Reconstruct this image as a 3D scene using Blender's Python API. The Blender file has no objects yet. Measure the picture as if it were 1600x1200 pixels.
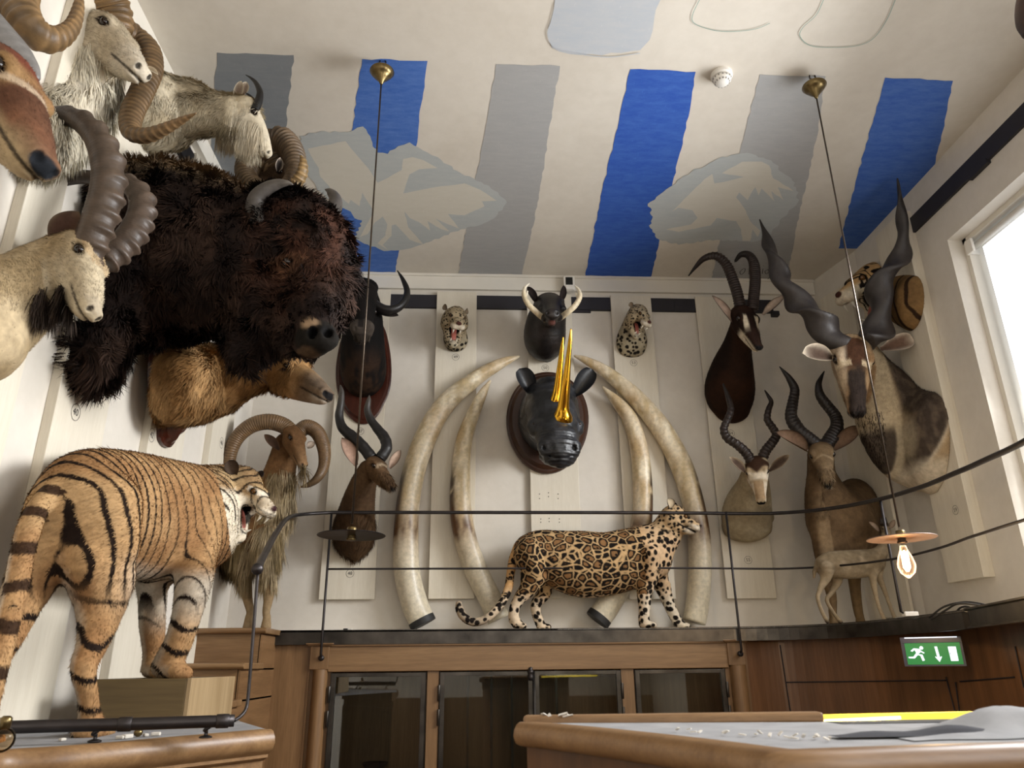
import bpy, math, random
import numpy as np
from mathutils import Vector, Matrix

RND = random.Random(11)
F_PX = 1164.0
PITCH, YAW, ROLL = math.radians(20.7), math.radians(3.2), math.radians(-0.6)
_fw = np.array([math.sin(YAW)*math.cos(PITCH), math.cos(YAW)*math.cos(PITCH), math.sin(PITCH)])
_r0 = np.array([math.cos(YAW), -math.sin(YAW), 0.0])
_u0 = np.cross(_r0, _fw)
_R = math.cos(ROLL)*_r0 + math.sin(ROLL)*_u0
_U = -math.sin(ROLL)*_r0 + math.cos(ROLL)*_u0

FLOOR = -1.55
CEIL = 3.19
WL = -1.77      # left wall
WB = 5.77       # back wall
WR = 3.15       # right wall
SHELF = 0.235   # top of the gallery shelf


def A(v):
    return np.array(v, dtype=float)


def at(px, py, X=None, Y=None, Z=None, D=None):
    """point of the room seen in that direction, on the plane X / Y / Z or at the depth D"""
    r = _fw + _R*(px-800)/F_PX - _U*(py-600)/F_PX
    if X is not None: return r*(X/r[0])
    if Y is not None: return r*(Y/r[1])
    if Z is not None: return r*(Z/r[2])
    return r*D


def pr(rpx, P):
    """radius in metres of something rpx pixels in radius at the point P"""
    return rpx*float(np.dot(P, _fw))/F_PX


def norm(v):
    v = np.asarray(v, float); n = np.linalg.norm(v)
    return v/n if n > 1e-9 else v


def reach(px, py, P0, L):
    """nearer point on the pixel's ray that is L away from P0"""
    r = norm(_fw + _R*(px-800)/F_PX - _U*(py-600)/F_PX)
    b = np.dot(r, P0); c = np.dot(P0, P0)-L*L
    d = b*b-c
    return r*(b-math.sqrt(d)) if d > 0 else P0+norm(r*b-P0)*L


def lin(c):
    if isinstance(c, str):
        c = [int(c[i:i+2], 16)/255 for i in (0, 2, 4)]
    return np.array([x/12.92 if x <= 0.04045 else ((x+0.055)/1.055)**2.4 for x in c])


COL = bpy.context.scene.collection


def put(o, root=None):
    COL.objects.link(o)
    if root is not None:
        o.parent = root
    return o


def meta(o, label=None, cat=None, group=None, kind=None):
    if label: o['label'] = label
    if cat: o['category'] = cat
    if group: o['group'] = group
    if kind: o['kind'] = kind
    return o


def thing(name, label, cat, loc, group=None):
    o = bpy.data.objects.new(name, None)
    o.empty_display_size = 0.1
    o.location = tuple(float(x) for x in loc)
    COL.objects.link(o)
    return meta(o, label, cat, group)


def wloc(o):
    v = A([0, 0, 0])
    while o is not None:
        v = v+A(o.location); o = o.parent
    return v


# ---------------------------------------------------------------- materials
def new_mat(name):
    m = bpy.data.materials.new(name); m.use_nodes = True
    nt = m.node_tree
    return m, nt, nt.nodes['Principled BSDF']


def nd(nt, typ, **kw):
    n = nt.nodes.new(typ)
    for k, v in kw.items():
        if k in n.inputs: n.inputs[k].default_value = v
        else: setattr(n, k, v)
    return n


def mix_rgb(nt, a, b, fac, mode='MIX'):
    n = nt.nodes.new('ShaderNodeMix'); n.data_type = 'RGBA'; n.blend_type = mode
    for i, v in ((0, fac), (6, a), (7, b)):
        if hasattr(v, 'is_output'): nt.links.new(v, n.inputs[i])
        elif i == 0: n.inputs[0].default_value = v
        else: n.inputs[i].default_value = (*v, 1) if len(v) == 3 else v
    return n.outputs[2]


def ramp(nt, src, stops):
    n = nt.nodes.new('ShaderNodeValToRGB')
    e = n.color_ramp.elements
    while len(e) < len(stops): e.new(0.5)
    for el, (p, c) in zip(e, stops):
        el.position = p; el.color = (*c, 1) if not np.isscalar(c) else (c, c, c, 1)
    nt.links.new(src, n.inputs[0])
    return n.outputs[0]


def coords(nt, scale=(1, 1, 1), kind='Object', rot=(0, 0, 0)):
    tc = nt.nodes.new('ShaderNodeTexCoord'); mp = nt.nodes.new('ShaderNodeMapping')
    mp.inputs['Scale'].default_value = scale; mp.inputs['Rotation'].default_value = rot
    nt.links.new(tc.outputs[kind], mp.inputs[0])
    return mp.outputs[0]


def noise(nt, vec, scale=5, detail=4, rough=0.5, dist=0.0):
    n = nd(nt, 'ShaderNodeTexNoise', Scale=scale, Detail=detail, Roughness=rough, Distortion=dist)
    nt.links.new(vec, n.inputs['Vector'])
    return n.outputs['Fac']


def bump(nt, bs, h, strength=0.2, dist=0.01):
    b = nd(nt, 'ShaderNodeBump', Strength=strength, Distance=dist)
    nt.links.new(h, b.inputs['Height']); nt.links.new(b.outputs[0], bs.inputs['Normal'])


def mat_simple(name, c, rough=0.5, metal=0.0, var=0.12, scale=8, bumpy=0.0, spec=None, emit=None, estr=0):
    m, nt, bs = new_mat(name)
    c = lin(c)
    v = coords(nt)
    f = noise(nt, v, scale, 4)
    colr = ramp(nt, f, [(0.25, tuple(c*(1-var))), (0.75, tuple(np.minimum(c*(1+var), 1)))])
    nt.links.new(colr, bs.inputs['Base Color'])
    bs.inputs['Roughness'].default_value = rough; bs.inputs['Metallic'].default_value = metal
    if spec is not None: bs.inputs['Specular IOR Level'].default_value = spec
    if bumpy: bump(nt, bs, noise(nt, v, scale*6, 3), bumpy, 0.004)
    if emit is not None:
        bs.inputs['Emission Color'].default_value = (*lin(emit), 1); bs.inputs['Emission Strength'].default_value = estr
    return m


def mat_plaster(name, c, c2, grime=None):
    m, nt, bs = new_mat(name)
    v = coords(nt)
    f = noise(nt, v, 1.3, 5, 0.6)
    col = ramp(nt, f, [(0.3, tuple(lin(c2))), (0.62, tuple(lin(c)))])
    f2 = noise(nt, v, 14, 4, 0.6)
    col = mix_rgb(nt, col, ramp(nt, f2, [(0.35, (0.93, 0.925, 0.915)), (0.65, (1, 1, 1))]), 0.6, 'MULTIPLY')
    nt.links.new(col, bs.inputs['Base Color'])
    bs.inputs['Roughness'].default_value = 0.85
    bump(nt, bs, noise(nt, v, 40, 4), 0.12, 0.003)
    return m


def mat_wood(name, c1, c2, scale=(1, 1, 1), grain=10, rough=0.4, axis='Z', bumpy=0.05, fine=.55):
    """long soft grain running along the axis"""
    m, nt, bs = new_mat(name)
    st = {'X': (0.06, 1, 1), 'Y': (1, 0.06, 1), 'Z': (1, 1, 0.06)}[axis]
    v = coords(nt, tuple(a*b for a, b in zip(st, scale)))
    f = noise(nt, v, grain, 5, 0.6, 0.6)
    v2 = coords(nt, tuple(a*b*6 for a, b in zip(st, scale)))
    f2 = noise(nt, v2, grain*1.5, 3, 0.6)
    a, b = lin(c1), lin(c2)
    col = ramp(nt, f, [(0.3, tuple(b)), (0.5, tuple((a+b)/2)), (0.7, tuple(a))])
    col = mix_rgb(nt, col, ramp(nt, f2, [(0.35, (0.7, 0.66, 0.6)), (0.6, (1, 1, 1))]), fine, 'MULTIPLY')
    nt.links.new(col, bs.inputs['Base Color'])
    bs.inputs['Roughness'].default_value = rough
    bump(nt, bs, f2, bumpy, 0.002)
    return m


def mat_attr(name, rough=0.8, spec=0.3, sheen=0.0, bumpy=0.0, bscale=80, coat=0.0):
    """colour carried by the mesh, broken up by noise"""
    m, nt, bs = new_mat(name)
    at_ = nd(nt, 'ShaderNodeAttribute', attribute_name='Col')
    v = coords(nt)
    f = noise(nt, v, 35, 3, 0.6)
    col = mix_rgb(nt, at_.outputs['Color'], ramp(nt, f, [(0.3, (0.78, 0.78, 0.78)), (0.7, (1.12, 1.12, 1.12))]), 1.0, 'MULTIPLY')
    nt.links.new(col, bs.inputs['Base Color'])
    bs.inputs['Roughness'].default_value = rough
    bs.inputs['Specular IOR Level'].default_value = spec
    bs.inputs['Sheen Weight'].default_value = sheen
    bs.inputs['Coat Weight'].default_value = coat
    if bumpy: bump(nt, bs, noise(nt, v, bscale, 4, 0.6), bumpy, 0.004)
    return m


M = {}
def setup_mats():
    M['wall'] = mat_plaster('plaster_white', 'dcd5ca', 'd3ccc0')
    M['ceil'] = mat_plaster('ceiling_cream', 'ddd6ca', 'd4ccbf')
    M['trimwhite'] = mat_simple('trim_white', 'd9d3c7', 0.6, var=0.03)
    M['board'] = mat_wood('limed_wood', 'ded6c5', 'd6cdbb', grain=26, rough=0.6, fine=.18)
    M['oak'] = mat_wood('oak_vertical', '8f6d4a', '6f5233', grain=14, rough=0.42)
    M['oakx'] = mat_wood('oak_horizontal', '90704c', '725436', grain=14, rough=0.42, axis='X')
    M['oaky'] = mat_wood('oak_depthwise', '8f6c48', '705234', grain=14, rough=0.42, axis='Y')
    M['oakdark'] = mat_wood('oak_panel', '654429', '48301d', grain=10, rough=0.4)
    M['oakmid'] = mat_wood('oak_panel_mid', '80593a', '62432a', grain=10, rough=0.4)
    M['ply'] = mat_wood('plinth_wood', '6d5a38', '59482a', grain=7, rough=0.55, axis='X')
    M['plylight'] = mat_wood('plinth_wood_light', 'a8906c', '8d7552', grain=7, rough=0.55)
    M['mahog'] = mat_wood('mahogany', '4a2115', '2e120b', grain=10, rough=0.25)
    M['walnut'] = mat_wood('walnut', '43281a', '2c1a11', grain=10, rough=0.35)
    M['steel'] = mat_simple('raw_steel', '4a4642', 0.34, 0.9, 0.5, 9)
    M['darksteel'] = mat_simple('blackened_steel', '3a3636', 0.42, 0.75, 0.25, 14)
    M['black'] = mat_simple('black_steel_band', '26242a', 0.6, 0.1, 0.15)
    M['ink'] = mat_simple('ink', '3d3a38', 0.9, var=0.02)
    M['brass'] = mat_simple('aged_brass', '6e5e3e', 0.3, 0.9, 0.25, 20)
    M['bronze'] = mat_simple('dark_bronze', '4a4036', 0.35, 0.8, 0.2, 20)
    M['copper'] = mat_simple('copper_disc', '7a665e', 0.5, 0.5, 0.15, 20)
    M['gold'] = mat_simple('gold', 'f0b83c', 0.16, 1.0, 0.06, 12)
    M['plastic'] = mat_simple('white_plastic', 'e4e0d8', 0.4, var=0.02)
    M['screen'] = mat_simple('black_screen', '15181a', 0.1, var=0.05)
    M['greyslot'] = mat_simple('grey_slot', '8f8b86', 0.6, var=0.05)
    M['floor'] = mat_wood('floor_boards', '6b4d31', '523820', grain=8, rough=0.4, axis='Y')
    M['coat'] = mat_attr('animal_coat', 0.85, 0.15, 0.0, 0.25, 120)
    M['fur'] = mat_attr('animal_fur', 0.8, 0.15)
    M['hide'] = mat_attr('bare_hide', 0.42, 0.5, 0.0, 0.35, 60)
    M['horn'] = mat_attr('horn', 0.45, 0.4, 0.0, 0.25, 60)
    M['ivory'] = mat_attr('ivory', 0.38, 0.45, 0.0, 0.12, 30)
    M['tooth'] = mat_simple('tooth', 'ece6d6', 0.25, var=0.05)
    M['eye'] = mat_simple('glass_eye', '1a0f08', 0.04, var=0.3, scale=30)
    M['eyeamber'] = mat_simple('amber_glass_eye', '5a3a16', 0.05, var=0.3, scale=40)
    M['blue'] = mat_paint('paint_blue', '3560b4', '6488c8')
    M['bluedeep'] = mat_paint('paint_deep_blue', '2250ac', '4a76c4')
    M['bluelight'] = mat_paint('paint_light_blue', '3a66b8', '6a8fcf')
    M['grey'] = mat_paint('paint_grey', 'a5a5a5', 'b4b3b1')
    M['greydark'] = mat_paint('paint_dark_grey', '7e8286', '8f9294')
    M['halo'] = mat_paint('paint_pale_grey_blue', 'b2b7b7', 'c2c4c0')
    M['bird'] = mat_paint('paint_cream', 'cdc8bb', 'd6d1c6')
    M['patch'] = mat_paint('paint_misty_blue', 'b9bfc6', 'cbcaca')
    M['pencil'] = mat_simple('green_chalk', '8ea59a', 0.9, var=0.1)
    # blind
    m, nt, bs = new_mat('roller_blind')
    bs.inputs['Base Color'].default_value = (0.85, 0.87, 0.9, 1)
    f = noise(nt, coords(nt), 0.9, 2)
    nt.links.new(ramp(nt, f, [(0.35, (0.80, 0.85, 0.92)), (0.6, (1, 1, 1))]), bs.inputs['Emission Color'])
    bs.inputs['Emission Strength'].default_value = BLIND
    M['blind'] = m
    # glass
    m, nt, bs = new_mat('cabinet_glass')
    out = nt.nodes['Material Output']
    tr = nd(nt, 'ShaderNodeBsdfTransparent'); tr.inputs[0].default_value = (0.82, 0.85, 0.84, 1)
    gl = nd(nt, 'ShaderNodeBsdfGlossy', Roughness=0.02)
    fr = nd(nt, 'ShaderNodeFresnel', IOR=1.9)
    mx = nd(nt, 'ShaderNodeMixShader')
    nt.links.new(fr.outputs[0], mx.inputs[0]); nt.links.new(tr.outputs[0], mx.inputs[1]); nt.links.new(gl.outputs[0], mx.inputs[2])
    nt.links.new(mx.outputs[0], out.inputs[0])
    M['glass'] = m
    m, nt, bs = new_mat('bulb_glass')
    out = nt.nodes['Material Output']
    tr = nd(nt, 'ShaderNodeBsdfTransparent'); tr.inputs[0].default_value = (1.0, 0.86, 0.66, 1)
    gl = nd(nt, 'ShaderNodeBsdfGlossy', Roughness=0.03)
    fr = nd(nt, 'ShaderNodeFresnel', IOR=1.25)
    mx = nd(nt, 'ShaderNodeMixShader')
    nt.links.new(fr.outputs[0], mx.inputs[0]); nt.links.new(tr.outputs[0], mx.inputs[1]); nt.links.new(gl.outputs[0], mx.inputs[2])
    nt.links.new(mx.outputs[0], out.inputs[0])
    M['bulb'] = m
    # glass of the lit bulb: tinted, glowing faintly itself
    m = m.copy(); m.name = 'lit_bulb_glass'; nt = m.node_tree; out = [n for n in nt.nodes if n.type == 'OUTPUT_MATERIAL'][0]
    em = nd(nt, 'ShaderNodeEmission', Strength=.9); em.inputs[0].default_value = (1, .62, .4, 1)
    ad = nd(nt, 'ShaderNodeAddShader'); src = out.inputs[0].links[0].from_socket
    lw = nd(nt, 'ShaderNodeLayerWeight', Blend=.35); mu = nd(nt, 'ShaderNodeMath', operation='MULTIPLY'); mu.inputs[1].default_value = 1.2
    nt.links.new(lw.outputs['Facing'], mu.inputs[0]); nt.links.new(mu.outputs[0], em.inputs['Strength'])
    nt.links.new(src, ad.inputs[0]); nt.links.new(em.outputs[0], ad.inputs[1]); nt.links.new(ad.outputs[0], out.inputs[0])
    M['bulblit'] = m
    M['filament'] = mat_simple('glowing_filament', 'ffd9a0', 0.5, emit='ffc078', estr=60)
    M['bulbglow'] = mat_simple('lit_bulb_core', 'ffe9c8', 0.5, emit='ffdca8', estr=9)
    M['led'] = mat_simple('led_strip', 'fff2a8', 0.5, emit='ffe27a', estr=9)
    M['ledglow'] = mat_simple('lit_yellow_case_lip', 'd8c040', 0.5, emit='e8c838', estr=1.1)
    M['exitgreen'] = mat_simple('exit_green', '0c6a33', 0.4, var=0.03, emit='0a7a38', estr=0.55)
    M['exitwhite'] = mat_simple('exit_white', 'dfe6f2', 0.4, var=0.02, emit='d4def2', estr=0.85)
    M['exitpurple'] = mat_simple('exit_lamp_housing', '3a3a55', 0.3, var=0.1)
    M['paper'] = mat_simple('paper', 'cfc9bf', 0.8, var=0.06)
    M['cloth'] = mat_simple('grey_cloth', '8a8a8c', 0.85, var=0.2, scale=14)
    M['clothdark'] = mat_simple('dark_cloth', '2a2a30', 0.9, var=0.2)
    M['rubber'] = mat_simple('black_cable', '1d1c1c', 0.6, var=0.1)


def mat_paint(name, c1, c2):
    m, nt, bs = new_mat(name)
    v = coords(nt)
    f = noise(nt, coords(nt, (1, 3, 1)), 9, 6, 0.7)
    f2 = noise(nt, coords(nt, (5, 1, 1)), 22, 5, 0.75)
    a, b = lin(c1), lin(c2)
    col = ramp(nt, f, [(0.35, tuple(a)), (0.75, tuple(a*0.45+b*0.55))])
    col = mix_rgb(nt, col, (*tuple(np.minimum(b*1.25, 1)), 1), ramp(nt, f2, [(0.62, 0.0), (0.72, 0.6)]))
    nt.links.new(col, bs.inputs['Base Color'])
    bs.inputs['Roughness'].default_value = 0.85
    return m


# ---------------------------------------------------------------- mesh builder
def frame(d, up=(0, 0, 1)):
    d = norm(d); up = A(up)
    if abs(np.dot(d, norm(up))) > 0.97: up = A([0, 1, 0.1])
    s = norm(np.cross(d, up)); h = np.cross(s, d)
    return s, h


def spline(pts, sub=6):
    """Catmull-Rom through rows of any width"""
    P = np.asarray(pts, float)
    if len(P) < 3:
        t = np.linspace(0, 1, sub*max(1, len(P)-1)+1)[:, None]
        return P[0]*(1-t)+P[-1]*t
    Q = np.vstack([2*P[0]-P[1], P, 2*P[-1]-P[-2]])
    out = []
    for i in range(len(P)-1):
        p0, p1, p2, p3 = Q[i], Q[i+1], Q[i+2], Q[i+3]
        for t in np.arange(sub)/sub:
            out.append(0.5*((2*p1)+(-p0+p2)*t+(2*p0-5*p1+4*p2-p3)*t*t+(-p0+3*p1-3*p2+p3)*t**3))
    out.append(P[-1])
    return np.array(out)


class MB:
    def __init__(s):
        s.v = []; s.f = []; s.m = []; s.c = []

    def add(s, verts, faces, mi=0, col=None):
        n = len(s.v)
        s.v.extend([tuple(map(float, p)) for p in verts])
        s.f.extend([tuple(i+n for i in f) for f in faces]); s.m.extend([mi]*len(faces))
        if col is not None:
            s.c.extend([tuple(x) for x in (col if np.ndim(col) == 2 else [col]*len(verts))])
        return s

    def box(s, x0, x1, y0, y1, z0, z1, mi=0):
        v = [(x, y, z) for z in (z0, z1) for y in (y0, y1) for x in (x0, x1)]
        return s.add(v, [(0, 2, 3, 1), (4, 5, 7, 6), (0, 1, 5, 4), (2, 6, 7, 3), (0, 4, 6, 2), (1, 3, 7, 5)], mi)

    def bar(s, a, b, w, h, up=(0, 0, 1), mi=0):
        a, b = A(a), A(b); sd, hh = frame(b-a, up)
        v = [p+sd*w/2*i+hh*h/2*j for p in (a, b) for i, j in ((-1, -1), (1, -1), (1, 1), (-1, 1))]
        return s.add(v, [(0, 3, 2, 1), (4, 5, 6, 7), (0, 1, 5, 4), (1, 2, 6, 5), (2, 3, 7, 6), (3, 0, 4, 7)], mi)

    def tube(s, pts, rad, n=12, mi=0, up=(0, 0, 1), flat=1.0, cap=True, prof=None, col=None):
        P = np.asarray(pts, float); N = len(P)
        R = np.full(N, rad) if np.isscalar(rad) else np.asarray(rad, float)
        T = np.gradient(P, axis=0)
        sd, hh = frame(T[0], up)
        V = []; C = []
        for i in range(N):
            t = norm(T[i]); sd = norm(sd-t*np.dot(sd, t)); hh = np.cross(sd, t)
            for j in range(n):
                a = 2*math.pi*j/n
                q = prof(i/(N-1), a) if prof else 1.0
                V.append(P[i]+(sd*math.cos(a)*R[i]+hh*math.sin(a)*R[i]*flat)*q)
                if col: C.append(col(i/(N-1), a))
        F = [(i*n+j, i*n+(j+1) % n, (i+1)*n+(j+1) % n, (i+1)*n+j) for i in range(N-1) for j in range(n)]
        if cap:
            F.append(tuple(range(n-1, -1, -1))); F.append(tuple((N-1)*n+j for j in range(n)))
        F = [tuple(reversed(f)) for f in F]
        return s.add(V, F, mi, C if col else None)

    def lathe(s, prof, c=(0, 0, 0), n=32, mi=0, axis=(0, 0, 1)):
        """prof: (radius, height) pairs"""
        c = A(c); ax = norm(axis); sd, hh = frame(ax, (0, 1, 0) if abs(ax[2]) > 0.9 else (0, 0, 1))
        V = []
        for r, z in prof:
            for j in range(n):
                a = 2*math.pi*j/n
                V.append(c+ax*z+(sd*math.cos(a)+hh*math.sin(a))*max(r, 1e-4))
        k = len(prof)
        F = [(i*n+j, i*n+(j+1) % n, (i+1)*n+(j+1) % n, (i+1)*n+j) for i in range(k-1) for j in range(n)]
        F.append(tuple(range(n-1, -1, -1))); F.append(tuple((k-1)*n+j for j in range(n)))
        return s.add(V, F, mi)

    def prism(s, poly, d0, d1, mi=0):
        """poly: 3-D outline points; extruded from +d0 to +d1"""
        P = [A(p) for p in poly]; n = len(P)
        V = [p+A(d0) for p in P]+[p+A(d1) for p in P]
        F = [tuple(range(n-1, -1, -1)), tuple(range(n, 2*n))]+[(i, (i+1) % n, n+(i+1) % n, n+i) for i in range(n)]
        return s.add(V, F, mi)

    def ball(s, c, r, n=16, mi=0, col=None):
        c = A(c); r = A(r)*np.ones(3); V = []; k = n//2
        for i in range(k+1):
            th = math.pi*i/k
            for j in range(n):
                ph = 2*math.pi*j/n
                V.append(c+r*A([math.sin(th)*math.cos(ph), math.sin(th)*math.sin(ph), math.cos(th)]))
        F = [(i*n+j, (i+1)*n+j, (i+1)*n+(j+1) % n, i*n+(j+1) % n) for i in range(k) for j in range(n)]
        return s.add(V, F, mi, None if col is None else [col]*len(V))

    def build(s, name, mats, parent=None, smooth=False, origin=None, bevel=0.0, auto=None):
        me = bpy.data.meshes.new(name)
        o0 = wloc(parent) if parent is not None else A([0, 0, 0])
        org = A(origin)-o0 if origin is not None else A([0, 0, 0])
        V = np.asarray(s.v)-o0-org
        me.from_pydata(V.tolist(), [], s.f)
        for m in (mats if isinstance(mats, (list, tuple)) else [mats]): me.materials.append(M[m] if isinstance(m, str) else m)
        me.polygons.foreach_set('material_index', s.m)
        if smooth: me.polygons.foreach_set('use_smooth', [True]*len(s.f))
        if s.c:
            ca = me.color_attributes.new('Col', 'FLOAT_COLOR', 'POINT')
            ca.data.foreach_set('color', np.hstack([np.array(s.c), np.ones((len(s.c), 1))]).ravel())
        me.validate(); me.update()
        o = bpy.data.objects.new(name, me); o.location = tuple(org)
        put(o, parent)
        if bevel:
            b = o.modifiers.new('bevel', 'BEVEL'); b.width = bevel; b.segments = 2; b.limit_method = 'ANGLE'
        if auto is not None:
            me.polygons.foreach_set('use_smooth', [True]*len(me.polygons))
            try: me.set_sharp_from_angle(angle=math.radians(auto))
            except Exception: pass
        return o
BLIND = 1.05
LWIN, LWIN2, LREAR = 175, 60, 40
EXPO = 0.42
# ---------------------------------------------------------------- the room
def struct(name, mb, mats, **k):
    o = mb.build(name, mats, None, **k); o['kind'] = 'structure'; return o


def text_mesh(txt, size, name='text'):
    cu = bpy.data.curves.new(name, 'FONT'); cu.body = txt; cu.size = size; cu.align_x = 'CENTER'; cu.align_y = 'CENTER'
    cu.extrude = 0.0; cu.resolution_u = 3
    o = bpy.data.objects.new(name, cu); COL.objects.link(o)
    dg = bpy.context.evaluated_depsgraph_get()
    me = o.evaluated_get(dg).to_mesh()
    V = [tuple(v.co) for v in me.vertices]; F = [tuple(p.vertices) for p in me.polygons]
    o.evaluated_get(dg).to_mesh_clear()
    bpy.data.objects.remove(o); bpy.data.curves.remove(cu)
    return np.array(V), F


FRONT = -3.0


def build_room():
    # floor
    struct('floor', MB().box(-2.2, 3.6, FRONT-.1, 6.0, FLOOR-.05, FLOOR), 'floor')
    # left wall
    struct('wall_left', MB().box(WL-.12, WL, FRONT, WB+.12, FLOOR, CEIL), 'wall')
    struct('wall_back', MB().box(WL-.12, 3.02+.1, WB, WB+.12, FLOOR, CEIL), 'wall')
    # short slanted return in the far right corner
    mb = MB(); mb.prism([(3.02, WB, FLOOR), (3.16, 5.2, FLOOR), (3.3, 5.2, FLOOR), (3.3, WB+.12, FLOOR), (3.02, WB+.12, FLOOR)], (0, 0, 0), (0, 0, CEIL-FLOOR))
    struct('wall_corner', mb, 'wall')
    # right wall with two windows in it
    x0, x1 = WR, WR+.3
    W1 = (1.9, 4.15); W2 = (-1.6, .9); zt, zb = 2.625, .55
    mb = MB()
    mb.box(x0, x1, FRONT, W2[0], FLOOR, CEIL).box(x0, x1, W2[1], W1[0], FLOOR, CEIL).box(x0, x1, W1[1], 5.25, FLOOR, CEIL)
    for w in (W1, W2):
        mb.box(x0, x1, w[0], w[1], zt, CEIL).box(x0, x1, w[0], w[1], FLOOR, zb)
    struct('wall_right', mb, 'wall')
    for k, w in enumerate((W1, W2)):
        t = bpy.data.objects.new('window_%d' % (k+1), None); COL.objects.link(t); t['kind'] = 'structure'
        t.location = (x0+.15, (w[0]+w[1])/2, zb)
        mb = MB()
        for a in (w[0], w[1]-.035): mb.box(x0+.10, x0+.2, a, a+.035, zb, zt)
        mb.box(x0+.10, x0+.2, w[0], w[1], zt-.035, zt).box(x0+.06, x0+.24, w[0], w[1], zb, zb+.03)
        mb.build('window_frame', 'trimwhite', t)
        mb = MB(); mb.box(x0+.16, x0+.165, w[0]+.05, w[1]-.09, zb+.03, zt-.1)
        bl = mb.build('roller_blind', 'blind', t)
        mb = MB(); mb.tube([(x0+.14, w[0]+.04, zt-.075), (x0+.14, w[1]-.05, zt-.075)], .022, 12)
        mb.build('blind_roller', 'plastic', t, smooth=True)
        mb = MB(); mb.box(x0+.085, x0+.17, w[1]-.045, w[1]-.035, zt-.13, zt-.03)
        mb.box(x0+.08, x0+.10, w[1]-.10, w[1]-.035, zt-.135, zt-.04); mb.build('blind_bracket', 'plastic', t, bevel=.004)
    # wall behind the camera, with the panelling seen in the cabinet glass
    struct('wall_front', MB().box(WL-.12, x1, FRONT-.12, FRONT, FLOOR, CEIL), 'wall')
    struct('wall_front_panelling', MB().box(WL, WR, FRONT, FRONT+.05, FLOOR, -.5), 'oak')
    # ceiling and its painting
    ceiling()
    # cornice and black steel band
    struct('trim_1', MB().box(WL, 3.02, WB-.03, WB, 3.045, CEIL).box(WL, 3.02, WB-.045, WB, CEIL-.025, CEIL), 'trimwhite', bevel=.004)
    mb = MB()
    xs = np.linspace(WL, 2.62, 6)
    for a, b in zip(xs[:-1], xs[1:]): mb.box(a+.001, b-.001, WB-.03, WB, 2.865, 2.985)
    for cx in (-.12, .93): mb.box(cx-.08, cx+.08, WB-.022, WB, 2.845, 2.87)
    mb.box(2.6, 2.66, WB-.05, WB, 2.83, 2.87)
    struct('trim_2', mb, 'black')
    mb = MB(); mb.box(WR-.02, WR, FRONT, 4.44, 2.865, 2.985)
    struct('trim_3', mb, 'black')
    mb = MB(); mb.box(WR-.03, WR-.001, 3.62, 3.8, 2.845, 2.875)
    struct('trim_4', mb, 'black')
    mb = MB(); mb.box(WL, WL+.03, FRONT, WB-.05, 2.865, 2.985); struct('trim_5', mb, 'black')
    mb = MB(); mb.box(WL, WL+.045, FRONT, WB-.05, 3.06, CEIL-.001); struct('trim_6', mb, 'trimwhite')


def jag(poly, amp, step, seed):
    """rough hand-painted edge"""
    r = random.Random(seed); out = []
    for i in range(len(poly)):
        a = A(poly[i]); b = A(poly[(i+1) % len(poly)]); L = np.linalg.norm(b-a); n = max(1, int(L/step))
        d = norm(b-a); nn = A([-d[1], d[0]])
        for k in range(n):
            j = r.uniform(-amp, amp)*(0 if k == 0 else 1)
            out.append(a+(b-a)*k/n+nn*j)
    return out


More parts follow.
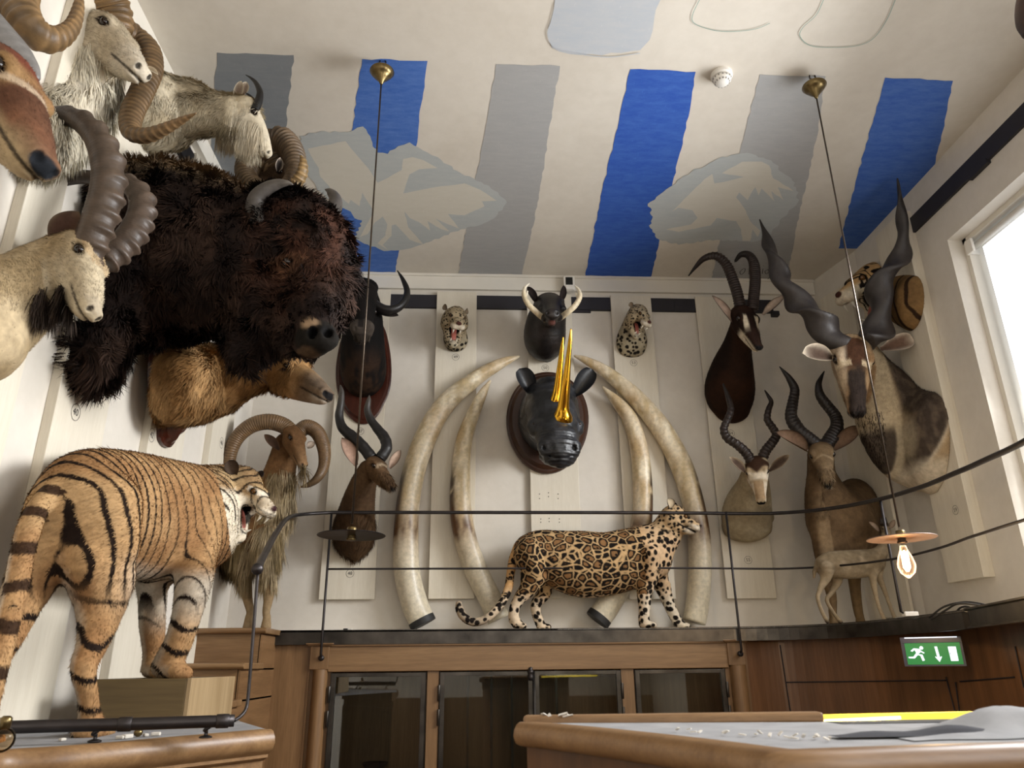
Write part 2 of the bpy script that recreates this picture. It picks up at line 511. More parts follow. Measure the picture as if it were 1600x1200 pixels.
def ceiling():
    mb = MB(); mb.box(WL-.12, WR+.3, FRONT-.12, WB+.12, CEIL, CEIL+.08)
    mats = ['ceil', 'bluedeep', 'blue', 'bluelight', 'grey', 'greydark', 'halo', 'bird', 'patch', 'pencil', 'ink']
    lay = [0]

    def paint(px, mi, amp=.006, step=.05):
        lay[0] += 1
        P = []
        for x, y in px:
            p = at(x, y, Z=CEIL); P.append((p[0], min(p[1], WB-.046)))
        P = jag(P, amp, step, lay[0]) if amp else P
        # drop duplicates and keep it a simple outline; triangulated by tessellation
        from mathutils.geometry import tessellate_polygon
        V = [Vector((p[0], p[1], 0)) for p in P]
        F = tessellate_polygon([V])
        z = CEIL-.0004*lay[0]/2-.0006
        F2 = []
        for f in F:
            a, b, c = [V[i] for i in f]
            F2.append(f if ((b-a).cross(c-a)).z < 0 else tuple(reversed(f)))
        mb.add([(p[0], p[1], z) for p in P], F2, mi)
    W = 1164
    # stripes
    paint([(339, 82), (459, 86), (445, 210), (428, 330), (330, 330), (330, 200)], 5)
    paint([(566, 92), (668, 95), (655, 190), (640, 300), (618, 428), (515, 428), (540, 270), (552, 190)], 3)
    paint([(775, 100), (875, 103), (857, 210), (842, 310), (815, 436), (716, 434), (745, 270), (762, 180)], 4)
    paint([(985, 108), (1087, 112), (1072, 200), (1050, 290), (1015, 437), (913, 436), (940, 300), (965, 200)], 1)
    paint([(1187, 116), (1290, 119), (1275, 220), (1250, 330), (1225, 440), (1108, 440), (1140, 300), (1163, 210)], 4)
    paint([(1383, 121), (1489, 126), (1470, 220), (1445, 310), (1400, 345), (1345, 388), (1310, 388), (1330, 310), (1360, 200)], 2)
    # upper faded shapes
    paint([(873, -30), (1040, -30), (1022, 30), (1015, 62), (1000, 78), (940, 86), (890, 84), (862, 74), (856, 55), (862, 30)], 8, .01)
    # left bird: halo, then the bird
    paint([(468, 212), (500, 205), (545, 206), (567, 197), (590, 238), (606, 240), (622, 228), (640, 222), (668, 238), (690, 250),
           (720, 270), (752, 284), (778, 300), (792, 316), (775, 338), (748, 352), (720, 358), (690, 370), (640, 388), (600, 392),
           (575, 382), (553, 372), (566, 346), (548, 340), (530, 322), (500, 300), (478, 268), (470, 240)], 6, .012, .03)
    paint([(481, 232), (540, 220), (556, 240), (575, 262), (590, 285), (605, 278), (628, 265), (630, 248), (645, 245), (662, 250),
           (684, 262), (655, 264), (640, 272), (630, 302), (680, 292), (726, 286), (750, 296), (776, 313), (753, 314), (757, 322), (726, 336),
           (700, 334), (717, 357), (700, 350), (680, 341), (702, 361), (690, 358), (668, 345), (672, 360), (655, 347), (640, 340),
           (632, 330), (638, 355), (650, 368), (662, 382), (640, 374), (618, 350), (612, 352), (612, 368), (598, 382), (606, 390),
           (590, 380), (602, 368), (605, 350), (598, 338), (585, 348), (575, 365), (562, 370), (572, 352), (584, 330), (566, 300),
           (562, 322), (548, 312), (545, 318), (530, 305), (522, 306), (514, 290), (500, 275), (498, 262), (490, 250)], 7, .003, .05)
    paint([(530, 322), (548, 330), (555, 342), (566, 344), (553, 366), (540, 360), (526, 350)], 3, .006)
    # right bird
    paint([(1012, 318), (1040, 296), (1080, 268), (1120, 248), (1168, 238), (1205, 250), (1232, 275), (1248, 300), (1244, 320),
           (1222, 340), (1205, 365), (1180, 377), (1120, 374), (1060, 382), (1030, 374), (1014, 352), (1020, 338)], 6, .014, .03)
    paint([(1050, 330), (1075, 305), (1100, 280), (1113, 271), (1116, 286), (1130, 284), (1162, 276), (1128, 270), (1160, 252), (1190, 252),
           (1202, 258), (1208, 278), (1232, 292), (1240, 298), (1215, 292), (1224, 312), (1205, 298), (1210, 314), (1190, 294),
           (1185, 305), (1180, 292), (1168, 312), (1155, 300), (1150, 308), (1165, 328), (1172, 345), (1188, 360), (1184, 370), (1176, 358), (1172, 376),
           (1160, 376), (1158, 358), (1150, 345), (1120, 340), (1110, 352), (1060, 362), (1040, 358), (1080, 350), (1090, 340),
           (1082, 328), (1060, 324)], 7, .004, .05)
    # chalk outlines
    def line(px, mi, w):
        P = [at(x, y, Z=CEIL) for x, y in px]; P = spline([(p[0], p[1]) for p in P], 6)
        T = np.gradient(P, axis=0)
        L = []; Rr = []
        for p, t in zip(P, T):
            n_ = norm([-t[1], t[0]]); L.append(p+n_*w/2); Rr.append(p-n_*w/2)
        n = len(P); z = CEIL-.006
        V = [(*p, z) for p in L]+[(*p, z) for p in Rr]
        mb.add(V, [(i, i+1, n+i+1, n+i) for i in range(n-1)], mi)
    line([(1097, -10), (1082, 22), (1086, 36), (1115, 46), (1145, 48), (1180, 44), (1203, 35)], 9, .004)
    line([(1288, -5), (1275, 22), (1254, 42), (1250, 56), (1266, 70), (1300, 73), (1340, 70), (1365, 58), (1385, 30), (1400, -5)], 9, .004)
    line([(868, 5), (862, 30), (856, 52), (866, 72), (900, 82), (950, 88), (1000, 82)], 8, .006)
    # signature MORRioT and 196..
    sig = [[(1136, 428), (1138, 417), (1141, 424), (1145, 414), (1147, 428)],
           [(1161, 419), (1156, 424), (1158, 428), (1163, 424), (1164, 419), (1161, 419)],
           [(1170, 428), (1171, 416), (1176, 417), (1172, 422), (1177, 428)],
           [(1180, 429), (1181, 417), (1186, 418), (1182, 423), (1187, 429)],
           [(1192, 419), (1191, 427)], [(1192.5, 414), (1193.5, 414.5)], [(1200, 420), (1195, 423), (1197, 427), (1201, 424), (1200, 420)],
           [(1205, 417), (1204, 422), (1209, 418), (1210, 423), (1216, 420)],
           [(1176, 432), (1171, 435), (1175, 437)],
           [(1201, 433), (1198, 438)], [(1207, 433), (1204, 434), (1206, 435), (1206, 438)], [(1212, 432), (1209, 436), (1212, 438), (1213, 435)], [(1218, 433), (1215, 435), (1217, 438)]]
    for s in sig: line(s, 10, .006)
    struct('ceiling', mb, mats)


def number_mark(parent, txt, c, right, up, nrm, size=.035):
    """digits in a drawn ring, flat on the board"""
    c, right, up, nrm = A(c), norm(right), norm(up), norm(nrm)
    mb = MB(); V, F = text_mesh(txt, size)
    mb.add([c+right*v[0]+up*v[1]+nrm*.0015 for v in V], F)
    n = 36; R = size*.82; w = .0011
    V = [c+(right*math.cos(2*math.pi*i/n)+up*math.sin(2*math.pi*i/n))*r+nrm*.0015 for r in (R-w, R+w) for i in range(n)]
    mb.add(V, [(i, (i+1) % n, n+(i+1) % n, n+i) for i in range(n)])
    mb.build('number_mark', 'ink', parent)


def build_boards():
    TH = .035
    def back(x0, x1, zt, zb, lab, num, npx):
        t = thing('display_board', lab, 'display board', ((x0+x1)/2, WB-TH/2, zb), 'tall limed boards fixed to the back wall')
        MB().box(x0, x1, WB-TH-.012, WB-.031, zb, zt).build('board_panel', 'board', t, bevel=.003)
        p = at(*npx, Y=WB-TH-.012)
        number_mark(t, num, p, (1, 0, 0), (0, 0, 1), (0, -1, 0))
        return t
    w = .34
    def xx(px, py): return at(px, py, Y=WB-TH)[0]
    back(xx(536, 455), xx(611, 455), 3.02, .465, 'pale limed board on the back wall behind the wildebeest and the brown lyre-horned antelope', '48', (547, 896))
    back(xx(683, 456), xx(745, 456), 3.01, .465, 'pale limed board on the back wall with a leopard head left of the warthog', '49', (712, 558))
    b = back(xx(823, 462), xx(892, 462), 3.0, .465, 'pale limed board on the back wall behind the warthog and the gold-horned rhinoceros', '50', (852, 575))
    for (x, y) in ((843, 772), (857, 770), (872, 772), (843, 779), (857, 776), (872, 779), (845, 811), (858, 810), (874, 811), (845, 816), (858, 815), (874, 816)):
        p = at(x, y, Y=WB-TH-.012); MB().lathe([(.004, 0), (.004, .002)], p, 10, axis=(0, -1, 0)).build('screw_hole', 'ink', b)
    back(xx(953, 459), xx(1016, 463), 3.0, .455, 'pale limed board on the back wall with a leopard head right of the warthog', '53', (990, 567))
    back(xx(1085, 463), xx(1152, 466), 3.0, .455, 'pale limed board on the back wall behind the sable and the white-faced antelope', '55', (1169, 875))
    p47 = thing('number_tag', 'small handwritten number 47 on the back wall under the wildebeest shield', 'number tag', at(563, 674, Y=WB-.05))
    number_mark(p47, '47', at(563, 674, Y=WB-.05), (1, 0, 0), (0, 0, 1), (0, -1, 0))
    p54 = thing('number_tag', 'small handwritten number 54 below the sable antelope', 'number tag', at(1142, 677, Y=WB-.05))
    number_mark(p54, '54', at(1142, 677, Y=WB-.05), (1, 0, 0), (0, 0, 1), (0, -1, 0))
    # left wall
    def left(pxa, pxb, y, zt, zb, lab, num, npx):
        Y0 = at(pxa, y, X=WL+.045)[1]; Y1 = at(pxb, y, X=WL+.045)[1]
        t = thing('display_board', lab, 'display board', (WL+.02, (Y0+Y1)/2, zb), 'tall limed boards fixed to the left wall')
        MB().box(WL, WL+.045, Y0, Y1, zb, zt).build('board_panel', 'board', t, bevel=.003)
        if num: number_mark(t, num, at(*npx, X=WL+.045), (0, 1, 0), (0, 0, 1), (1, 0, 0), .045)
        return t
    left(75, 160, 690, 3.0, -.19, 'limed board on the left wall behind the bison, numbered 40', '40', (118, 644))
    left(232, 288, 690, 3.0, -.19, 'limed board on the left wall behind the pointed mahogany shield, numbered 42', '42', (237, 680))
    left(330, 362, 690, 3.02, -.19, 'narrow limed board on the left wall beside the curled horn of the barbary sheep', '46', (346, 692))
    left(-60, 10, 690, 3.0, -.19, 'limed board on the left wall nearest to the window light, partly outside the picture', None, None)
    t = thing('number_tag', 'handwritten number 43 in a ring on the white wall behind the tiger tail', 'number tag', at(37, 988, X=WL+.004))
    number_mark(t, '43', at(37, 988, X=WL+.004), (0, 1, 0), (0, 0, 1), (1, 0, 0), .04)
    # right wall
    Y0 = at(1417, 341, X=WR-.04)[1]
    t = thing('display_board', 'thick limed board on the right wall behind the eland, numbered 59', 'display board', (WR-.02, Y0+.17, .47))
    MB().box(WR-.075, WR, Y0, Y0+.36, .47, 3.05).build('board_panel', 'board', t, bevel=.003)
    number_mark(t, '59', at(1493, 797, X=WR-.075), (0, -1, 0), (0, 0, 1), (-1, 0, 0))
    # board on the slanted return
    a, b = A([3.045, 5.66, 0]), A([3.13, 5.32, 0]); nrm = norm([-(b-a)[1]*-1, (b-a)[0]*-1, 0])
    nrm = norm([-(5.77-5.2), -(3.16-3.02), 0])
    t = thing('display_board', 'limed board in the far right corner between the grey-brown antelope and the eland, numbered 56', 'display board', ((a+b)/2+A([0, 0, .47])))
    MB().prism([a+A([0, 0, .3]), b+A([0, 0, .3]), b+A([.02, 0, .3]), a+A([.02, 0, .3])], nrm*.04, nrm*.04+A([0, 0, 2.65])).build('board_panel', 'board', t)
    c = at(1412, 785, Y=5.3); c = A([3.09, 5.49, c[2]*5.49/5.3])+nrm*.042
    number_mark(t, '56', c, b-a, (0, 0, 1), nrm)


def shelf_edge():
    """plan of the gallery shelf's front edge"""
    px = [(1220, 984), (1300, 979), (1350, 974), (1400, 968), (1450, 961.5), (1500, 955), (1550, 946), (1600, 937)]
    P = [A([-1.06, 5.38]), A([.5, 5.38]), A([1.85, 5.38])]
    for x, y in px[1:]:
        p = at(x, y, Z=SHELF); P.append(p[:2])
    # smooth plan measured from the photograph
    return [A([-1.36, 5.40]), A([-.5, 5.40]), A([.6, 5.40]), A([1.6, 5.40]), A([2.05, 5.33]), A([2.32, 5.12]), A([2.46, 4.8]), A([2.49, 4.45]), A([2.48, 4.1]),
            A([2.44, 3.73]), A([2.34, 3.35]), A([2.25, 3.03]), A([2.15, 2.7]), A([2.0, 2.3])]


def build_shelf():
    E = spline(shelf_edge(), 5)
    t = thing('gallery_shelf', 'curved gallery shelf with a dark steel edge carrying the jaguar and the tusks', 'shelf', (.3, 5.6, SHELF-.11))
    mb = MB(); n = len(E)
    outer = [A([WL, 5.40])]+list(E)+[A([WR, 2.3]), A([WR, 5.2]), A([3.02, WB]), A([WL, WB])]
    mb.prism([(p[0], p[1], SHELF-.012) for p in outer], (0, 0, 0), (0, 0, .011))
    mb.build('shelf_top', 'trimwhite', t)
    mb = MB(); mb.prism([(p[0], p[1], SHELF-.03) for p in outer[::-1]], (0, 0, 0), (0, 0, .016)); mb.build('shelf_underside', 'oakdark', t)
    # steel channel
    prof = [(0, 0), (.0, .004), (-.03, .004), (-.03, -.004), (-.008, -.008), (-.008, -.078), (-.03, -.082), (-.03, -.09), (.012, -.09), (.012, -.012), (0, -.006)]
    V = []
    T = np.gradient(E, axis=0)
    for p, tt in zip(E, T):
        nn = norm([tt[1], -tt[0]])     # outwards, into the room
        if nn[1] > 0.2: nn = -nn
        for a, z in prof: V.append((p[0]-nn[0]*(-a), p[1]-nn[1]*(-a), SHELF+z))
    k = len(prof); F = [(i*k+j, i*k+(j+1) % k, (i+1)*k+(j+1) % k, (i+1)*k+j) for i in range(n-1) for j in range(k)]
    MB().add(V, F).build('steel_edge', 'steel', t)
    return E


def off(E, d):
    T = np.gradient(E, axis=0); return np.array([p+norm([t[1], -t[0]])*d for p, t in zip(E, T)])


def build_rail(E):
    t = thing('guard_rail', 'thin steel guard rail curving along the gallery shelf edge', 'railing', (-1.02, 5.36, 0))
    Z1, Z2 = 1.035, .64
    O = off(E, .04)
    # measured plan of the handrail on the right: leaves the straight part and swings to the viewer
    main = [p for p in O if p[0] > -1.0]
    pts = [A([-1.0, 5.36, Z1])]+[A([p[0], p[1], Z1]) for p in main]
    # stair handrail at the left end
    yl = at(366, 1126, Z=COUNTER+.052)[1]+.05; low = at(402, 889, Y=yl)
    first = [low, at(410, 872, Y=yl+.3), at(432, 832, Y=yl+(5.1-yl)*.55), at(449, 810, Y=4.85), at(470, 804, Y=5.2)]
    def fit(pt, tab, z0):
        best = None
        for z in np.arange(.3, 1.1, .004):
            x, y = pxy(A([pt[0], pt[1], z])); ty = np.interp(x, [q[0] for q in tab], [q[1] for q in tab])
            if best is None or abs(y-ty) < best[0]: best = (abs(y-ty), z)
        return best[1] if pt[0] > 1.9 else z0
    top = [(1128, 803), (1200, 803), (1300, 795), (1400, 775), (1500, 737), (1600, 690), (1700, 640)]
    mid = [(1128, 890), (1275, 887), (1380, 877), (1450, 862), (1520, 838), (1600, 812), (1700, 778)]
    def sm(v):
        v = np.array(v); k = np.ones(9)/9; return np.convolve(np.pad(v, 4, 'edge'), k, 'valid')
    zt_ = sm([fit(p, top, Z1) for p in main]); zm_ = sm([fit(p, mid, Z2) for p in main])
    pts = [A([-1.0, 5.36, Z1])]+[A([p[0], p[1], z]) for p, z in zip(main, zt_)]
    P = spline([*first, A([-1.0, 5.36, Z1])], 6)
    P = np.vstack([P[:-1], pts])
    MB().tube(P, .0155, 12, flat=.8).build('top_rail', 'darksteel', t, smooth=True)
    MB().lathe([(0, -.02), (.018, -.014), (.021, 0), (.018, .014), (0, .02)], low, 14, axis=norm(first[0]-first[1])).build('rail_end_knob', 'darksteel', t, smooth=True)
    pm = [A([-1.0, 5.36, Z2])]+[A([p[0], p[1], z]) for p, z in zip(main, zm_)]
    MB().tube(pm, .007, 8).build('middle_rail', 'darksteel', t, smooth=True)
    # posts
    for x, y0, zf in ((-1.0, 5.36, .07), (1.853, 5.36, .07)):
        if x > 0: y0 = 5.33
        mb = MB(); mb.tube([(x, y0, Z1), (x, y0, zf+.02), (x, y0+.01, zf), (x, y0+.04, zf-.01)], .0085, 8)
        mb.lathe([(.019, 0), (.019, .02), (.012, .026)], (x, y0+.04, zf-.01), 14, axis=(0, -1, 0))
        mb.build('post', 'darksteel', t, smooth=True)
    p = at(1468, 958, Z=SHELF+.02)
    j = min(range(len(O)), key=lambda i: abs(O[i][1]-p[1]) + (9 if O[i][0] < 1.5 else 0))
    q = O[j]; jz = [i for i, m_ in enumerate(main) if m_ is O[j] or np.allclose(m_, O[j])][0]
    mb = MB(); mb.tube([(q[0], q[1], zt_[jz]), (q[0], q[1], SHELF+.03), (q[0]+.02, q[1], SHELF+.02), (q[0]+.05, q[1], SHELF+.02)], .0085, 8)
    mb.build('post', 'darksteel', t, smooth=True)
    mb = MB(); mb.box(q[0]+.01, q[0]+.09, q[1]-.02, q[1]+.02, SHELF+.004, SHELF+.03); mb.build('post_clamp', 'plastic', t, bevel=.004)
    # left pipe rail along the counter
    t = thing('pipe_rail', 'thick dark pipe rail in front of the tiger with a thin upright rod', 'railing', at(370, 1140, Z=COUNTER))
    ZP = COUNTER+.052
    P = spline([at(-60, 1139, Z=ZP), at(60, 1135, Z=ZP), at(215, 1131, Z=ZP), at(366, 1126, Z=ZP)], 8)
    P[:, 2] = ZP
    MB().tube(P, .0185, 16).build('pipe', 'darksteel', t, smooth=True)
    for u in (.66, .985):
        i = int(u*(len(P)-1)); d = norm(P[min(i+1, len(P)-1)]-P[i-1])
        MB().lathe([(.0185, -.02), (.0215, -.018), (.0215, .018), (.0185, .02)], P[i], 18, axis=d).build('pipe_coupling', 'darksteel', t, smooth=True)
    YR = P[-1][1]+.05
    R = spline([at(403, 892, Y=YR), at(396, 985, Y=YR), at(388, 1085, Y=YR), at(384, 1108, Y=YR-.01), at(376, 1119, Y=YR-.03), P[-1]], 6)
    MB().tube(R, .0058, 8).build('upright_rod', 'darksteel', t, smooth=True)
    for px in (165, 333):
        i = min(range(len(P)), key=lambda k: abs(pxy(P[k])[0]-px)); c = P[i]
        base = A([c[0]-.02, c[1]+.03, COUNTER+.002])
        mb = MB(); mb.tube(spline([c+A([0, 0, -.015]), c+A([-.015, .0, -.025]), base+A([0, 0, .02]), base], 5), .006, 10)
        mb.lathe([(.02, 0), (.02, .004), (.01, .008)], base, 14); mb.build('bracket', 'darksteel', t, smooth=True)


COUNTER = -.21


def build_left_counter():
    px = [(-80, 1192), (0, 1176), (100, 1169), (200, 1161), (300, 1152), (380, 1145), (424, 1141)]
    pts = [at(x, y, Z=COUNTER)[:2] for x, y in px]
    t = thing('curved_counter', 'curved oak counter with a rounded edge under the tiger', 'counter', (pts[3][0], pts[3][1], FLOOR))
    E = spline(pts, 6)
    end = E[-1]
    outer = [(p[0], p[1]) for p in E]+[(end[0]-.03, end[1]+.05), (end[0]-.25, end[1]+.5), (-1.28, 4.28), (WL, 4.28), (WL, 1.2)]
    mb = MB(); mb.prism([(x, y, COUNTER-.02) for x, y in outer[::-1]], (0, 0, 0), (0, 0, .02)); mb.build('counter_top', 'cloth', t)
    # nosing
    T = np.gradient(E, axis=0)
    prof = [(-.05, .003), (-.0, .004), (.012, -.002), (.022, -.02), (.026, -.04), (.018, -.06), (.004, -.07), (-.006, -.078), (-.006, -.088), (-.03, -.1), (-.05, -.1)]
    V = []
    for p, tt in zip(E, T):
        nn = norm([tt[1], -tt[0]])
        for a, z in prof: V.append((p[0]+nn[0]*a, p[1]+nn[1]*a, COUNTER+z))
    k = len(prof); n = len(E)
    F = [(i*k+j, i*k+(j+1) % k, (i+1)*k+(j+1) % k, (i+1)*k+j) for i in range(n-1) for j in range(k)]+[tuple((n-1)*k+j for j in range(k))]
    MB().add(V, F).build('rounded_nosing', 'oakx', t, auto=40)
    # front below it, stepping back
    V = []
    for p, tt in zip(E, T):
        nn = norm([tt[1], -tt[0]])
        for a, z in ((-.03, -.095), (-.03, -.16), (-.04, -.165), (-.04, -1.3)): V.append((p[0]+nn[0]*a, p[1]+nn[1]*a, COUNTER+z))
    F = [(i*4+j, i*4+j+1, (i+1)*4+j+1, (i+1)*4+j) for i in range(n-1) for j in range(3)]
    MB().add(V, F).build('counter_front', 'oakx', t)
    # little glazed door whose top shows at the bottom edge
    i0, i1 = int(.78*n), int(.93*n)
    def fp(i, z, d): tt = T[i]; nn = norm([tt[1], -tt[0]]); return A([E[i][0]+nn[0]*d, E[i][1]+nn[1]*d, COUNTER+z])
    a, b = fp(i0, -.2, -.035), fp(i1, -.2, -.035)
    d = thing('glazed_door', 'x', 'x', a); del d['label'], d['category']
    d.parent = t; d.location = tuple(a-wloc(t))
    mb = MB(); up = A([0, 0, 1])
    mb.bar(a, b, .012, .02).bar(a, a-up*.8, .012, .02, up=b-a).bar(b, b-up*.8, .012, .02, up=b-a); mb.build('door_frame', 'steel', d)
    MB().add([a, b, b-up*.8, a-up*.8], [(0, 1, 2, 3)]).build('door_glass', 'glass', d)
    c = (a+b)/2
    nrm = norm(np.cross(b-a, up))
    if nrm[1] > 0: nrm = -nrm
    mb = MB(); mb.lathe([(.0, -.03), (.011, -.02), (.014, 0), (.008, .016), (.004, .02), (.008, .03), (.0, .036)], c+nrm*.02, 12).ball(c+nrm*.02+A([0, 0, -.04]), .01, 10)
    mb.build('door_catch', 'darksteel', d, smooth=True)
    # crumbs of plaster
    for k, (x, y, s) in enumerate([(188, 1152, .014), (200, 1151, .018), (228, 1148, .013), (243, 1147, .016), (97, 1155, .012)]):
        p = at(x, y, Z=COUNTER+.006); r = random.Random(k)
        mb = MB(); P8 = [p+A([r.uniform(-1, 1)*s, r.uniform(-1, 1)*s, z*s*.5]) for z in (-.6, .6) for _ in range(4)]
        mb.box(p[0]-s, p[0]+s*.8, p[1]-s*.5, p[1]+s*.6, COUNTER+.001, COUNTER+.001+s*.7)
        o = mb.build('plaster_crumb', 'paper', None, bevel=.003, origin=p)
        o.rotation_euler[2] = k*1.1
        meta(o, 'small pale plaster fragment lying on the counter behind the pipe rail', 'fragment', 'plaster fragments on the left counter')
    p = at(216, 1145, Z=COUNTER+.014)
    o = MB().lathe([(.004, -.012), (.013, -.006), (.014, .003), (.01, .01), (.003, .012)], p, 14).build('brass_knob', 'brass', None, smooth=True, origin=p)
    meta(o, 'small round brass knob lying on the counter beside the tiger plinth', 'knob')
    # clear glass bulb poking in at the left edge
    p = at(3, 1156, Y=2.12)
    t = thing('clear_bulb', 'unlit clear glass bulb at the left edge under the pipe rail', 'light bulb', p)
    MB().ball(p, .03, 20).build('bulb_glass', 'bulb', t, smooth=True)
    MB().lathe([(.013, .025), (.014, .05), (.008, .055)], p, 14).build('bulb_cap', 'brass', t, smooth=True)


def build_steps():
    t = thing('oak_steps', 'stack of three oak steps rising to the gallery behind the tiger', 'steps', (-1.5, 4.9, COUNTER))
    XR = -1.33
    for (y0, z, zl, x0) in ((5.06, .24, .03, WL), (4.66, .03, -.17, WL), (4.28, -.165, COUNTER-1.2, -1.62)):
        x0 = x0+.005
        y1 = WB if z > .2 else {.03: 5.06, -.165: 4.66}[z]
        mb = MB(); mb.box(x0, XR, y0, y1, zl, z-.035); mb.build('riser_block', 'oakx', t)
        mb = MB()
        # rounded tread edge
        c = z-.0175
        prof = [(y0-.03, c-.0175), (y0-.042, c-.01), (y0-.046, c), (y0-.042, c+.01), (y0-.03, c+.0175), (y1, c+.0175), (y1, c-.0175)]
        V = [(x, y, zz) for x in (x0, XR+.04) for y, zz in prof]; k = len(prof)
        mb.add(V, [tuple(range(k)), tuple(range(2*k-1, k-1, -1))]+[(j, k+j, k+(j+1) % k, (j+1) % k) for j in range(k)])
        mb.build('tread', 'oakx', t, bevel=.008)
    MB().box(XR-.005, XR+.012, 4.28, WB, COUNTER-1.25, -.17).box(XR-.005, XR+.012, 4.66, WB, -.18, 0).box(XR-.005, XR+.012, 5.06, WB, -.01, .2).build('side_string', 'oaky', t)
    # white cable at the step
    P = spline([at(190, 1062, Y=4.55), at(189, 1046, Y=4.58), at(194, 1037, Y=4.6), at(204, 1033, Y=4.6), at(215, 1034, Y=4.62)], 6)
    o = MB().tube(P, .005, 8).build('white_cable', 'plastic', None, smooth=True, origin=P[0])
    meta(o, 'thin white cable looping over the oak step behind the tiger legs', 'cable')
    # wooden plinth under the front paws
    c0 = at(300, 1060, Y=3.32)
    zt = c0[2]
    t = thing('wooden_plinth', 'plain wooden box plinth under the front paws of the tiger', 'plinth', (-1.5, 3.6, COUNTER))
    x1 = c0[0]
    xa = at(135, 1062, Y=3.32)[0]
    mb = MB(); mb.box(xa, x1-.018, 3.32, 3.92, COUNTER+.001, zt); mb.build('plinth_box', 'ply', t, bevel=.003)
    mb = MB(); mb.box(x1-.018, x1, 3.32, 3.92, COUNTER+.001, zt+.001); mb.build('plinth_end_panel', 'plylight', t, bevel=.002)
    return zt


